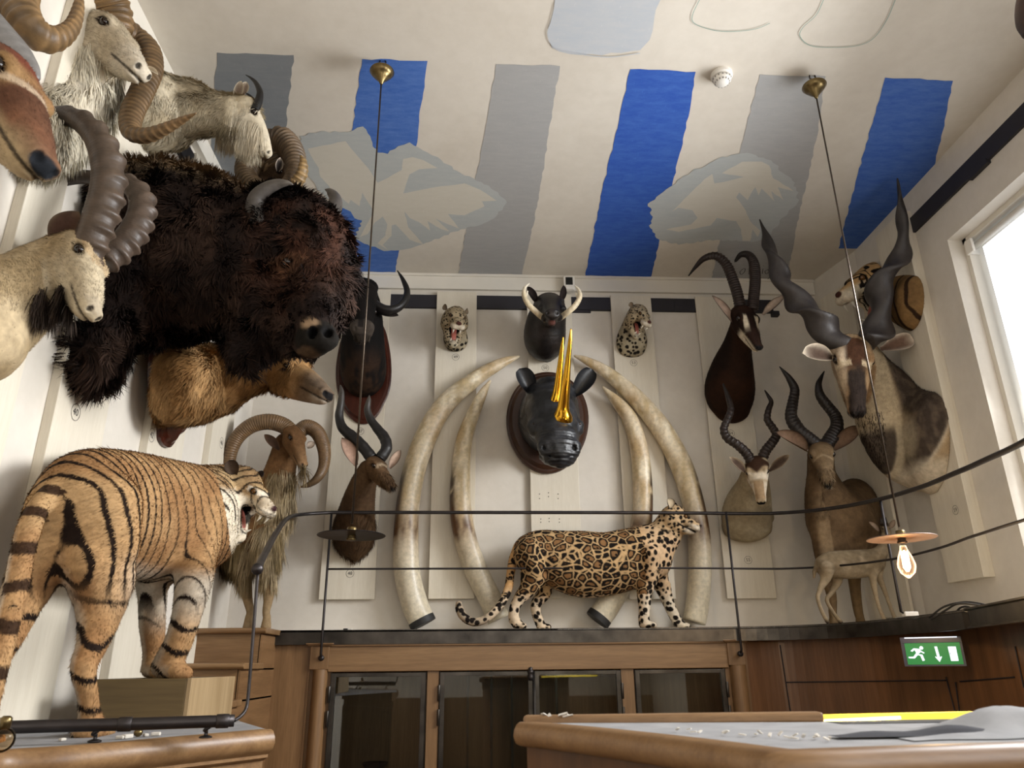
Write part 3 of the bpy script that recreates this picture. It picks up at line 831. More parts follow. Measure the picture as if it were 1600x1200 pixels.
def build_cabinet():
    YF = 5.44
    t = thing('glazed_cabinet', 'wide oak cabinet with steel-framed glass doors under the gallery shelf', 'cabinet', (.4, YF, FLOOR))
    X = lambda px, py: at(px, py, Y=YF)[0]
    Zz = lambda px, py: at(px, py, Y=YF)[2]
    xl, xr = X(516, 1010), X(1134, 1010)
    z1 = Zz(800, 1004); z2 = Zz(800, 1047)
    mb = MB(); mb.box(xl, xr, YF-.03, YF+.03, z2, z1).box(xl, xr, YF-.045, YF-.02, z1-.016, z1).build('header_board', 'oakx', t, bevel=.004)
    # carcass
    mb = MB(); mb.box(xl-.05, xr+.05, WB-.03, WB-.002, FLOOR, z2+.0).build('back_panel', 'oak', t)
    mb = MB(); mb.box(xl-.05, xr+.05, YF+.02, WB-.03, FLOOR, FLOOR+.1).build('cabinet_floor', 'oak', t)
    # stiles
    for a, b in ((668, 686), (970, 990)):
        MB().box(X(a, 1060), X(b, 1060), YF-.012, YF+.03, FLOOR, z2).build('stile', 'oak', t)
    # doors
    doors = [(518, 665, 1), (688, 832, 1), (835, 969, -1), (992, 1132, -1)]
    zt = Zz(800, 1049); zb = FLOOR+.12
    for k, (a, b, side) in enumerate(doors):
        x0, x1 = X(a, 1060), X(b, 1060)
        d = bpy.data.objects.new('cabinet_door', None); d.location = tuple(A([x0, YF, zb])-wloc(t)); put(d, t)
        w = .03
        mb = MB()
        for q, (u0, u1, v0, v1) in enumerate(((x0, x0+w, zb, zt), (x1-w, x1, zb, zt), (x0+w, x1-w, zt-w*.8, zt), (x0+w, x1-w, zb, zb+w))):
            mb.box(u0, u1, YF-.022, YF+.004, v0, v1)
        for u in (x0-.004, x1+.002): mb.box(u, u+.003, YF-.02, YF+.01, zb, zt+.004)
        mb.build('door_frame', 'steel', d, bevel=.005)
        MB().box(x0+w-.003, x1-w+.003, YF-.006, YF-.003, zb, zt).build('glass_pane', 'glass', d)
        hx = x0-.006 if side > 0 else x1+.006
        for hz in (zt-.13, zt-.28):
            MB().lathe([(.008, -.05), (.009, -.048), (.009, .048), (.008, .05)], (hx, YF-.028, hz), 10).build('hinge', 'steel', d, smooth=True)
    # cremone bolt between the middle doors
    xm = X(833.5, 1060)
    mb = MB(); mb.tube([(xm, YF-.04, zb), (xm, YF-.04, zt-.02)], .009, 10)
    mb.build('bolt_rod', 'steel', t, smooth=True)
    zc = Zz(828, 1052)
    xk = X(828.5, 1052)
    mb = MB(); mb.lathe([(.008, -.045), (.018, -.04), (.02, -.02), (.015, -.008), (.018, 0), (.022, .01), (.017, .02), (.011, .025), (.016, .034), (.0, .042)], (xk, YF-.045, zc), 16)
    mb.build('bolt_finial', 'darksteel', t, smooth=True)
    # interior uprights and a vase
    mb = MB()
    for px in (731, 768, 800, 870): 
        x = at(px, 1100, Y=5.6)[0]; mb.box(x-.008, x+.008, 5.6, 5.62, FLOOR+.1, z2)
    mb.build('shelf_upright', 'steel', t)
    v = at(585, 1215, Y=5.6)
    o = MB().lathe([(.0, -.1), (.035, -.1), (.03, -.06), (.055, -.02), (.06, .02), (.05, .045), (.075, .07), (.085, .09), (.08, .092), (.04, .05)], v, 26).build('black_urn', 'clothdark', None, smooth=True, origin=v-A([0, 0, .1]))
    meta(o, 'black flared urn standing behind the left cabinet door', 'urn')
    o = MB().box(v[0]-.12, v[0]+.12, 5.5, 5.7, v[2]-.12, v[2]-.1).build('inner_shelf', 'oak', t)
    # pilasters: block + half-round column + flat margin
    for (pa, pb, ca, cb, fa, fb, gr) in ((487, 516, 489, 512, 512, 520, 0), (1134, 1160, 1141, 1166, 1126, 1141, 1)):
        x0, x1 = X(pa, 1020), X(pb, 1020)
        p = bpy.data.objects.new('pilaster', None); p.location = tuple(A([(x0+x1)/2, YF, FLOOR])-wloc(t)); put(p, t)
        mb = MB(); mb.box(x0, x1, YF-.045, YF+.03, Zz(800, 1043), z1-.012).box(x0-.02, x1+.02, YF-.06, YF+.03, z1-.012, z1-.004).box(x0-.03, x1+.03, YF-.07, YF+.03, z1-.004, z1+.006)
        mb.build('capital_block', 'oak', p, bevel=.003)
        c0, c1 = X(ca, 1060), X(cb, 1060); r = (c1-c0)/2
        mb = MB(); mb.lathe([(r, 0), (r, Zz(800, 1043)-FLOOR)], ((c0+c1)/2, YF-.01, FLOOR), 28); mb.build('round_shaft', 'oak', p, smooth=False, auto=40)
        MB().box(min(c0, x0)-.03, max(c1, x1)+.02, YF+.0, YF+.03, FLOOR, z1).build('pilaster_margin', 'oak', p)
    # left panel between steps and pilaster
    xa = X(425, 1020)-.25; xb = X(487, 1020)
    struct('wall_back_panelling', MB().box(xa, xb, YF-.01, YF+.02, FLOOR, SHELF-.03).box(xb-.012, xb, YF-.016, YF-.01, FLOOR, SHELF-.05), 'oak')


def build_panelling(E):
    """curved oak panelling below the shelf on the right"""
    xr = at(1160, 1010, Y=5.44)[0]
    pts = [A([xr, 5.44]), A([2.08, 5.46]), A([2.25, 5.42]), A([2.45, 5.2]), A([2.62, 4.9]), A([2.70, 4.5]), A([2.70, 4.1]), A([2.66, 3.7]), A([2.58, 3.3]), A([2.45, 2.8]), A([2.3, 2.4])]
    P = spline(pts, 4)
    zt = SHELF-.03
    mb = MB(); n = len(P)
    V = [(p[0], p[1], z) for p in P for z in (FLOOR, zt)]
    mb.add(V, [(2*i, 2*i+1, 2*i+3, 2*i+2) for i in range(n-1)])
    struct('wall_right_panelling', mb, 'oakmid')
    # dark joints and panel seams as narrow grooves set on the panelling
    def seg(px0, px1, w=.006):
        # plan lookup by pixel column on the panelling surface
        out = []
        for k in range(13):
            u = k/12; x = px0[0]+(px1[0]-px0[0])*u; y = px0[1]+(px1[1]-px0[1])*u
            r = at(x, y, D=1)
            best = None
            for i in range(n-1):
                a, b = P[i], P[i+1]; d = b-a
                den = r[0]*d[1]-r[1]*d[0]
                if abs(den) < 1e-9: continue
                tt = (a[0]*d[1]-a[1]*d[0])/den; s = (a[0]*r[1]-a[1]*r[0])/den
                if tt > 0 and -.01 <= s <= 1.01 and (best is None or tt < best): best = tt
            if best: out.append(r*best*.9985)
        return out
    mb = MB()
    for a, b in (((1219, 1008), (1236, 1118)), ((1229, 1066), (1478, 1063)), ((1478, 1058), (1493, 1115)), ((1500, 1065), (1585, 1058)), ((1586, 1010), (1600, 1075)), ((1493, 1066), (1500, 1118))):
        s = seg(a, b)
        if len(s) > 1: mb.tube(s, .004, 6)
    o = struct('trim_7', mb, 'black')


def build_exit():
    c = at(1457, 1018, Y=4.1); p0 = c
    # plate hangs from the shelf, facing the room centre
    yaw = math.radians(-33); right = A([math.cos(yaw), math.sin(yaw), 0])*1.0; up = A([0, 0, 1]); nrm = A([math.sin(yaw), -math.cos(yaw), 0])
    s = np.dot(c, _fw)/F_PX
    W, H = 79*s/ .93, 43*s
    t = thing('exit_sign', 'lit green emergency exit sign with running figure, down arrow and door', 'exit sign', c+up*H/2)
    def quad(x0, x1, y0, y1, d): return [c+right*x*W+up*y*H+nrm*d for x, y in ((x0, y0), (x1, y0), (x1, y1), (x0, y1))]
    mb = MB(); mb.prism(quad(-.5, .5, -.5, .5, 0), (0, 0, 0), nrm*.004); mb.build('back_plate', 'exitpurple', t)
    mb = MB(); mb.prism(quad(-.44, .46, -.44, .30, .004), (0, 0, 0), nrm*.003); mb.build('green_panel', 'exitgreen', t)
    mb = MB(); mb.prism(quad(-.46, .48, .30, .46, .004), (0, 0, 0), nrm*.012); mb.build('lamp_housing', 'exitpurple', t)
    mb = MB(); mb.prism(quad(-.42, .44, .46, .5, .004), (0, 0, 0), nrm*.012); mb.build('lamp_tube', 'exitwhite', t)
    def shape(pts): return [c+right*x*W+up*y*H+nrm*.0075 for x, y in pts]
    mb = MB()
    mb.prism(shape([(.045, .17), (.09, .17), (.105, -.2), (.135, -.16), (.135, -.2), (.085, -.36), (.03, -.2), (.03, -.16), (.06, -.2)]), (0, 0, 0), nrm*.001)
    mb.build('arrow_symbol', 'exitwhite', t); mb = MB()
    mb.prism(shape([(.26, .16), (.39, .16), (.39, -.33), (.27, -.33)]), (0, 0, 0), nrm*.001)
    mb.build('door_symbol', 'exitwhite', t); mb = MB()
    # running figure
    n = 16; cx, cy = -.17, .13
    mb.prism([c+right*(cx*W+.009*math.cos(2*math.pi*i/n))+up*(cy*H+.009*math.sin(2*math.pi*i/n))+nrm*.0075 for i in range(n)], (0, 0, 0), nrm*.001)
    for poly in ([(-.3, .12), (-.2, .1), (-.18, .0), (-.24, -.08), (-.27, -.04)],
                 [(-.24, -.08), (-.17, -.1), (-.15, -.3), (-.19, -.32), (-.21, -.14), (-.27, -.1)],
                 [(-.27, -.04), (-.24, -.1), (-.31, -.23), (-.41, -.22), (-.41, -.17), (-.33, -.17)],
                 [(-.3, .12), (-.27, .09), (-.33, .0), (-.36, .03)],
                 [(-.2, .06), (-.13, -.04), (-.15, -.07), (-.21, .02)]):
        mb.prism(shape(poly), (0, 0, 0), nrm*.001)
    mb.build('running_figure_symbol', 'exitwhite', t)
    mb = MB(); mb.prism([c+right*x*W+up*y*H+nrm*.009 for x, y in ((.275, -.06), (.285, -.06), (.285, -.1), (.275, -.1))], (0, 0, 0), nrm*.001); mb.build('door_handle_mark', 'ink', t)


def build_lamp(px_top, pxd, lit, lab, n):
    top = at(*px_top, Z=CEIL)
    # plumb line: the shade hangs straight below
    lo = None
    z = .5
    best = min(np.linspace(.4, 1.1, 281), key=lambda zz: abs(pxy(A([top[0], top[1], zz]))[1]-pxd[1]))
    z = float(best)
    t = thing('pendant_lamp', lab, 'pendant lamp', (top[0], top[1], CEIL), 'pendant lamps with flat disc shades')
    x, y = top[0], top[1]
    mb = MB(); mb.tube([(x-.015, y, CEIL), (x-.018, y, CEIL-.02), (x, y, CEIL-.035), (x+.018, y, CEIL-.02), (x+.015, y, CEIL)], .005, 8).lathe([(.012, -.05), (.013, -.03), (.01, -.028)], (x, y, CEIL), 12)
    mb.build('ceiling_hook', 'steel', t, smooth=True)
    mb = MB(); mb.lathe([(.008, -.05), (.022, -.052), (.066, -.075), (.068, -.08), (.05, -.105), (.036, -.115), (.034, -.125), (.015, -.145), (.008, -.165), (.004, -.168)], (x, y, CEIL), 32)
    mb.build('ceiling_rose', 'brass', t, smooth=True)
    MB().tube([(x, y, CEIL-.16), (x, y, z+.05)], .0045, 8).build('cord', 'bronze', t, smooth=True)
    R = .148
    mb = MB(); mb.lathe([(.01, .004), (R-.002, .0), (R, -.002), (R-.002, -.004), (.02, -.001)], (x, y, z), 48); mb.build('disc_shade', 'copper' if lit else 'darksteel', t, smooth=False)
    mb = MB(); mb.lathe([(.006, .036), (.018, .034), (.021, .03), (.021, .006), (.018, .004)], (x, y, z), 20); mb.build('lamp_cap', 'brass', t, smooth=False, auto=40)
    mb = MB(); mb.lathe([(.018, -.002), (.018, -.014), (.022, -.016), (.022, -.022), (.014, -.024)], (x, y, z), 20); mb.build('bulb_holder', 'brass' if not lit else 'bronze', t, auto=40)
    if lit:
        b = MB().lathe([(.013, -.035), (.016, -.05), (.03, -.085), (.038, -.115), (.038, -.13), (.03, -.155), (.014, -.17), (.004, -.178)], (x, y, z), 28).build('glass_bulb', 'bulblit', t, smooth=True)
        P = []
        for k in range(61):
            a = k/60*2*math.pi*3; P.append((x+.014*math.cos(a), y+.014*math.sin(a), z-.1+.042*math.cos(a*1.0*2.0)))
        MB().tube(P, .0022, 6, cap=True).build('filament', 'filament', b, smooth=True)
        MB().lathe([(.004, -.055), (.015, -.08), (.017, -.13), (.006, -.15)], (x, y, z), 16).build('bulb_core', 'bulbglow', b, smooth=True)
        ld = bpy.data.lights.new('bulb_light', 'POINT'); ld.energy = 7; ld.color = (1, .72, .4); ld.shadow_soft_size = .03
        lo = bpy.data.objects.new('bulb_light', ld); lo.location = (0, 0, z-.25-CEIL); put(lo, t)
    return z


def pxy(P):
    d = float(np.dot(P, _fw)); return 800+F_PX*float(np.dot(P, _R))/d, 600-F_PX*float(np.dot(P, _U))/d


def build_small():
    # smoke detector
    p = at(1127, 116, Z=CEIL)
    t = thing('smoke_detector', 'round white smoke detector with slotted rim on the painted ceiling', 'smoke detector', p)
    MB().lathe([(.062, 0), (.062, -.02), (.055, -.028)], p, 32).build('detector_base', 'plastic', t, auto=40)
    MB().lathe([(.05, -.028), (.05, -.05), (.034, -.066), (.0, -.068)], p, 32).build('detector_cap', 'plastic', t, smooth=True)
    for k in range(14):
        a = 2*math.pi*k/14; d = A([math.cos(a), math.sin(a), 0])
        MB().bar(p+d*.052+A([0, 0, -.034]), p+d*.038+A([0, 0, -.064]), .008, .004, up=d).build('vent_slot', 'greyslot', t)
    # sensor above the warthog
    c = at(889, 445, Y=WB-.08)
    s = np.dot(c, _fw)/F_PX
    t = thing('wall_sensor', 'small white box with a black screen above the warthog head', 'sensor', c)
    MB().box(c[0]-.048, c[0]+.048, c[1]-.02, WB-.05, c[2]-.06, c[2]+.075).build('sensor_case', 'plastic', t, bevel=.006)
    MB().box(c[0]-.03, c[0]+.03, c[1]-.024, c[1]-.02, c[2]-.01, c[2]+.062).build('screen', 'screen', t)
    MB().box(c[0]-.035, c[0]+.035, c[1]-.035, c[1]-.02, c[2]-.058, c[2]-.025).build('sensor_foot', 'plastic', t, bevel=.004)
    # cables and white power box on the shelf
    t = thing('power_box', 'flat white power box lying on the shelf behind the small antelope', 'power box', at(1428, 968, Z=SHELF))
    c = at(1425, 966, Z=SHELF+.02)
    MB().box(c[0]-.02, c[0]+.2, c[1]+.1, c[1]+.22, SHELF, SHELF+.035).build('power_case', 'plastic', t, bevel=.006)
    for k, pts in enumerate(([(1452, 965), (1475, 948), (1505, 941), (1530, 943), (1552, 949)], [(1492, 960), (1500, 950), (1512, 948), (1525, 955)], [(1455, 968), (1480, 952), (1500, 943), (1545, 947)])):
        P = spline([at(x, y, Y=3.9-.1*i-.02*k) for i, (x, y) in enumerate(pts)], 6)
        o = MB().tube(P, .005, 8).build('black_cable', 'rubber', None, smooth=True, origin=P[0])
        meta(o, ['longest black cable arching over the shelf by the rail post', 'short black cable loop on the shelf right of the rail post', 'second black cable following the longest one on the shelf'][k], 'cable')
    # small crumbs on the shelf edge
    for k, (x, y) in enumerate(((547, 985), (557, 986))):
        p = at(x, y, Z=SHELF+.01)
        o = MB().box(p[0]-.015, p[0]+.015, 5.42, 5.44, SHELF+.002, SHELF+.014).build('scrap', ['rubber', 'paper'][k], None, bevel=.003, origin=(p[0], 5.43, SHELF))
        meta(o, ['tiny dark scrap on the shelf left of the tusks', 'tiny white scrap on the shelf left of the tusks'][k], 'scrap')


def build_front_case():
    """display case close to the viewer"""
    Z = -.125
    t = thing('display_case', 'oak-rimmed display case top in front, lit yellow inside', 'display case', at(1200, 1150, Z=Z)+A([0, 0, FLOOR-Z]))
    px = [(812, 1131), (900, 1139), (1000, 1150), (1100, 1162), (1180, 1173), (1240, 1178), (1400, 1173), (1620, 1166), (1900, 1160)]
    E = [at(x, y, Z=Z)[:2] for x, y in px]
    back = [at(x, y, Z=Z)[:2] for x, y in ((812, 1127), (1000, 1126.5), (1284, 1125), (1640, 1116), (1900, 1112))]
    P = spline(E, 6)
    T = np.gradient(P, axis=0)
    prof = [(-.05, .002), (0, .004), (.009, -.001), (.016, -.012), (.018, -.025), (.012, -.04), (.0, -.046), (-.05, -.05)]
    prof = [(a, z) for a, z in prof]
    V = []
    for p, tt in zip(P, T):
        nn = norm([tt[1], -tt[0]])
        if nn[1] > 0: nn = -nn
        for a, z in prof: V.append((p[0]+nn[0]*a, p[1]+nn[1]*a, Z+z))
    k = len(prof); n = len(P)
    F = [(i*k+j, (i+1)*k+j, (i+1)*k+(j+1) % k, i*k+(j+1) % k) for i in range(n-1) for j in range(k)]+[tuple(range(k))]
    MB().add(V, F).build('front_nosing', 'oakx', t, auto=50)
    V = []
    for p, tt in zip(P, T):
        nn = norm([tt[1], -tt[0]])
        if nn[1] > 0: nn = -nn
        for a, z in ((-.02, -.045), (-.02, -.12), (-.03, -.125), (-.03, -1.4)): V.append((p[0]+nn[0]*a, p[1]+nn[1]*a, Z+z))
    MB().add(V, [(i*4+j, (i+1)*4+j, (i+1)*4+j+1, i*4+j+1) for i in range(n-1) for j in range(3)]).build('case_front', 'oakdark', t)
    # left end return
    a, b = A(E[0]), A(back[0])
    # top: oak rim at the left and back, opening with light in it
    g0, g1 = at(1286, 1133, Z=Z)[:2], at(1700, 1128, Z=Z)[:2]
    top = [p for p in P]+[A(x) for x in back[::-1]]
    mb = MB(); mb.prism([(x, y, Z-.004) for x, y in [*[tuple(p) for p in P], *[tuple(q) for q in back[::-1]]]], (0, 0, 0), (0, 0, .003)); mb.build('case_top', 'cloth', t)
    # back rim that rises slightly
    q0, q1, q2 = at(812, 1128, Z=Z), at(1284, 1126, Z=Z), at(1700, 1120, Z=Z)
    mb = MB(); mb.bar(q0+A([.01, 0, .003]), q1+A([0, 0, .008]), .05, .022); mb.build('back_rim', 'oakx', t, bevel=.006)
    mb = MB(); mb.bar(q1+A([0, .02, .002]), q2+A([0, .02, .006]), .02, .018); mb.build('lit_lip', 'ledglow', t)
    mb = MB(); mb.bar(q1+A([.004, 0, -.001]), q2+A([-.45, 0, .004]), .006, .006); mb.build('led_strip', 'led', t)
    mb = MB(); mb.bar(q1+A([.0, -.06, -.002]), q2+A([0, -.06, .0]), .08, .004); mb.build('dark_recess', 'clothdark', t)
    ld = bpy.data.lights.new('case_light', 'AREA'); ld.energy = 1.0; ld.color = (1, .85, .35); ld.size = .5; ld.size_y = .03; ld.shape = 'RECTANGLE'
    lo = bpy.data.objects.new('case_light', ld); lo.location = tuple(q1+A([.3, .03, .04])-wloc(t)); lo.rotation_euler = (math.radians(60), 0, 0); put(lo, t)
    # things lying on it
    p = at(1500, 1140, Z=Z)
    t2 = thing('crumpled_cloth', 'crumpled grey cloth lying on the display case at the right edge', 'cloth', p)
    mb = MB(); nx, ny = 30, 14; V = []
    c0 = at(1390, 1150, Z=Z+.002)
    for i in range(nx):
        for j in range(ny):
            u, v = i/(nx-1), j/(ny-1)
            h = .03*math.sin(math.pi*min(u*1.6, 1)/2)**2*math.sin(math.pi*v)*(1+.5*math.sin(u*9+v*5))
            V.append((c0[0]+u*.42, c0[1]-.08+v*.2+u*.05+.01*math.sin(u*12), Z+.001+h))
    mb.add(V, [(i*ny+j, (i+1)*ny+j, (i+1)*ny+j+1, i*ny+j+1) for i in range(nx-1) for j in range(ny-1)])
    mb.build('cloth_fold', 'cloth', t2, smooth=True)
    p = at(1330, 1150, Z=Z)
    mb = MB(); V = []
    for i in range(16):
        for j in range(6):
            u, v = i/15, j/5
            V.append((p[0]-.05+u*.4, p[1]-.06+v*.05, Z+.003+.012*math.sin(math.pi*u)*math.sin(math.pi*v)*(1+.4*math.sin(u*14))))
    mb.add(V, [(i*6+j, (i+1)*6+j, (i+1)*6+j+1, i*6+j+1) for i in range(15) for j in range(5)])
    o = mb.build('dark_cloth', 'clothdark', None, smooth=True, origin=p); meta(o, 'dark folded cloth lying on the display case in front of the grey one', 'cloth')
    p = at(868, 1126, Z=Z+.004)
    mb = MB(); r = random.Random(3)
    t3 = thing('paper_scraps', 'small pile of torn paper on the left corner of the display case', 'paper scraps', p)
    for k in range(7):
        q = p+A([r.uniform(-.03, .04), r.uniform(-.01, .02), .008+r.uniform(0, .008)]); d = A([r.uniform(-1, 1), r.uniform(-.5, .5), r.uniform(-.3, .3)])
        mb.bar(q-d*.012, q+d*.012, .008, .002, up=(r.uniform(-1, 1), .3, 1))
    o = mb.build('torn_paper', 'paper', t3); o['kind'] = 'stuff'
    t3['kind'] = 'stuff'
    r = random.Random(5)
    mb = MB()
    for k in range(22):
        x = 1040+r.uniform(0, 260); y = 1141+(x-1040)*.055+r.uniform(-3, 2)
        q = at(x, y, Z=Z+.003); mb.bar(q, q+A([r.uniform(-.01, .01), r.uniform(-.01, .01), r.uniform(.001, .006)]), .005, .002)
    o = mb.build('paper_debris', 'paper', None, origin=q); meta(o, 'tiny white paper flecks scattered along the display case rim', 'debris', None, 'stuff')


def build_lights():
    sc = bpy.context.scene
    w = bpy.data.worlds.new('World'); sc.world = w; w.use_nodes = True
    bg = w.node_tree.nodes['Background']; bg.inputs[0].default_value = (.85, .92, 1, 1); bg.inputs[1].default_value = .4
    def area(name, loc, rot, sx, sy, e, c=(1, .98, .95), spread=180):
        l = bpy.data.lights.new(name, 'AREA'); l.shape = 'RECTANGLE'; l.size = sx; l.size_y = sy; l.energy = e; l.color = c
        o = bpy.data.objects.new(name, l); o.location = loc; o.rotation_euler = rot; l.spread = math.radians(spread); COL.objects.link(o); return o
    # daylight through the blinds
    area('window_light', (WR+.13, 3.0, 1.55), (0, math.radians(74), 0), 1.9, 2.0, LWIN, (.97, .985, 1), 125)
    area('window_light', (WR+.13, -.35, 1.55), (0, math.radians(90), 0), 1.9, 2.4, LWIN2, (.97, .985, 1), 140)
    # light from the part of the gallery behind the viewer
    area('gallery_light', (.7, -2.7, 1.3), (math.radians(90), 0, 0), 3.6, 2.6, LREAR, (1, .95, .88))


def build_camera():
    cd = bpy.data.cameras.new('camera'); cd.sensor_width = 36; cd.lens = F_PX/1600*36
    cd.clip_start = .05
    cd.dof.use_dof = True; cd.dof.focus_distance = 5.2; cd.dof.aperture_fstop = 6.0
    o = bpy.data.objects.new('camera', cd); COL.objects.link(o)
    m = Matrix(((_R[0], _U[0], -_fw[0]), (_R[1], _U[1], -_fw[1]), (_R[2], _U[2], -_fw[2])))
    o.rotation_euler = m.to_euler()
    sc = bpy.context.scene; sc.camera = o
    sc.view_settings.view_transform = 'Standard'; sc.view_settings.look = 'None'; sc.view_settings.exposure = EXPO
    sc.cycles.use_denoising = True
    sc.cycles.max_bounces = 7; sc.cycles.diffuse_bounces = 4; sc.cycles.transparent_max_bounces = 12
# ---------------------------------------------------------------- sculpting: one continuous skin per animal
def _hash(ix, iy, iz, seed):
    h = (ix*374761393+iy*668265263+iz*2147483647+seed*974711) & 0xffffffff
    h = ((h ^ (h >> 13))*1274126177) & 0xffffffff
    return ((h ^ (h >> 16)) & 0xffff)/65535.0


def vnoise(P, scale=1.0, seed=0, octaves=1):
    """smooth value noise in 0..1 at the rows of P"""
    P = np.asarray(P, float)*scale; tot = 0; amp = 1; out = 0
    for o in range(octaves):
        q = P*(2**o)+o*17.3
        i = np.floor(q).astype(np.int64); f = q-i; f = f*f*(3-2*f)
        v = 0
        for dx in (0, 1):
            for dy in (0, 1):
                for dz in (0, 1):
                    w = (f[..., 0] if dx else 1-f[..., 0])*(f[..., 1] if dy else 1-f[..., 1])*(f[..., 2] if dz else 1-f[..., 2])
                    v = v+w*_hash(i[..., 0]+dx, i[..., 1]+dy, i[..., 2]+dz, seed+o)
        out = out+v*amp; tot += amp; amp *= .5
    return out/tot


def sstep(a, b, x):
    t = np.clip((np.asarray(x)-a)/(b-a), 0, 1); return t*t*(3-2*t)


def smin(a, b, k):
    h = np.maximum(k-np.abs(a-b), 0)/k
    return np.minimum(a, b)-h*h*k*.25


class Sculpt:
    """smooth union of tapered limbs and ellipsoids, meshed as one closed surface"""
    def __init__(s, vox=.01):
        s.ops = []; s.vox = vox; s.clip = []; s.dis = None

    def chain(s, pts, rad, k=.03, up=(0, 0, 1), sub=5, op='add'):
        P = np.asarray(pts, float); R = np.asarray(rad, float)
        if R.ndim == 1: R = np.stack([R, R], 1)
        Q = spline(np.hstack([P, R]), sub); Q[:, 3:] = np.maximum(Q[:, 3:], R.min()*.8)
        s.ops.append(('chain', op, Q[:, :3], Q[:, 3:], k, A(up))); return s

    def ell(s, c, r, axes=None, k=.03, op='add'):
        r = A(r)*np.ones(3)
        s.ops.append(('ell', op, A(c), r, k, np.eye(3) if axes is None else np.asarray(axes, float))); return s

    def cut(s, p, n):
        """flat back: keep the side the normal points to"""
        s.clip.append((A(p), norm(n))); return s

    def mesh(s):
        lo = np.array([1e9]*3); hi = -lo
        for o in s.ops:
            if o[1] != 'add': continue
            if o[0] == 'chain': m = o[3].max(); lo = np.minimum(lo, o[2].min(0)-m); hi = np.maximum(hi, o[2].max(0)+m)
            else: m = o[3].max(); lo = np.minimum(lo, o[2]-m); hi = np.maximum(hi, o[2]+m)
        pad = 3*s.vox; lo -= pad; hi += pad
        for p, n in s.clip:      # tighten the box on axis-aligned cuts
            for a in range(3):
                if n[a] > .999: lo[a] = max(lo[a], p[a]-pad)
                if n[a] < -.999: hi[a] = min(hi[a], p[a]+pad)
        N = np.ceil((hi-lo)/s.vox).astype(int)+1
        ax = [(lo[i]+np.arange(N[i])*s.vox).astype(np.float32) for i in range(3)]
        V = np.full(N, .5, np.float32)

        def block(c0, c1):
            i0 = np.clip(np.floor((c0-lo)/s.vox).astype(int), 0, N); i1 = np.clip(np.ceil((c1-lo)/s.vox).astype(int)+1, 0, N)
            return tuple(slice(a, b) for a, b in zip(i0, i1))

        def XYZ(sl): return ax[0][sl[0]][:, None, None], ax[1][sl[1]][None, :, None], ax[2][sl[2]][None, None, :]

        def apply(sl, d, op, k):
            if op == 'add': V[sl] = smin(V[sl], d, k)
            else: V[sl] = -smin(-V[sl], d, k)
        for o in s.ops:
            k = o[4]; mg = k+2*s.vox
            if o[0] == 'ell':
                _, op, c, r, _, Axx = o
                m = r.max()+mg; sl = block(c-m, c+m); X, Y, Z = XYZ(sl)
                X = X-c[0]; Y = Y-c[1]; Z = Z-c[2]
                k0 = 0; k1 = 0
                for i in range(3):
                    q = X*Axx[i][0]+Y*Axx[i][1]+Z*Axx[i][2]
                    k0 = k0+(q/r[i])**2; k1 = k1+(q/r[i]**2)**2
                k0 = np.sqrt(k0); d = k0*(k0-1)/np.maximum(np.sqrt(k1), 1e-6)
                d = np.where(k0 < 1e-3, -r.min(), d)
                apply(sl, d.astype(np.float32), op, k)
            else:
                _, op, P, R, _, up = o
                m = R.max()+mg; sl = block(P.min(0)-m, P.max(0)+m)
                base = np.array([q.start for q in sl])
                T = np.full([q.stop-q.start for q in sl], .5, np.float32)
                for i in range(len(P)-1):
                    a, b = P[i], P[i+1]; t = b-a; L = np.linalg.norm(t)
                    if L < 1e-6: continue
                    t = t/L; sd, hh = frame(t, up)
                    mm = max(R[i].max(), R[i+1].max())+mg
                    s2 = block(np.minimum(a, b)-mm, np.maximum(a, b)+mm)
                    s3 = tuple(slice(max(q.start-bb, 0), max(q.stop-bb, 0)) for q, bb in zip(s2, base))
                    if any(q.stop <= q.start for q in s3): continue
                    X, Y, Z = XYZ(s2); X = X-a[0]; Y = Y-a[1]; Z = Z-a[2]
                    l = X*t[0]+Y*t[1]+Z*t[2]; u = np.clip(l/L, 0, 1); l = l-u*L
                    ds = X*sd[0]+Y*sd[1]+Z*sd[2]; dh = X*hh[0]+Y*hh[1]+Z*hh[2]
                    rs = R[i][0]*(1-u)+R[i+1][0]*u; rh = R[i][1]*(1-u)+R[i+1][1]*u; rl = np.minimum(rs, rh)
                    k0 = np.sqrt((ds/rs)**2+(dh/rh)**2+(l/rl)**2)
                    k1 = np.sqrt((ds/rs**2)**2+(dh/rh**2)**2+(l/rl**2)**2)
                    d = np.where(k0 < 1e-3, -rl, k0*(k0-1)/np.maximum(k1, 1e-6)).astype(np.float32)
                    sub = T[s3]
                    T[s3] = np.minimum(sub, d[tuple(slice(0, n) for n in sub.shape)])
                apply(sl, T, op, k)
        for p, n in s.clip:
            X, Y, Z = XYZ((slice(None),)*3)
            V = np.maximum(V, (-((X-p[0])*n[0]+(Y-p[1])*n[1]+(Z-p[2])*n[2])).astype(np.float32))
        if s.dis is not None:
            near = np.abs(V) < 4*s.vox
            idx = np.argwhere(near); pts = lo+idx*s.vox
            V[near] -= s.dis(pts).astype(np.float32)
        V[0] = V[-1] = np.maximum(V[0], .01) if False else V[0]
        for a in range(3):
            q = [slice(None)]*3
            for e in (0, -1): q[a] = e; V[tuple(q)] = np.maximum(V[tuple(q)], .001)
        return surface_net(V, lo, s.vox)


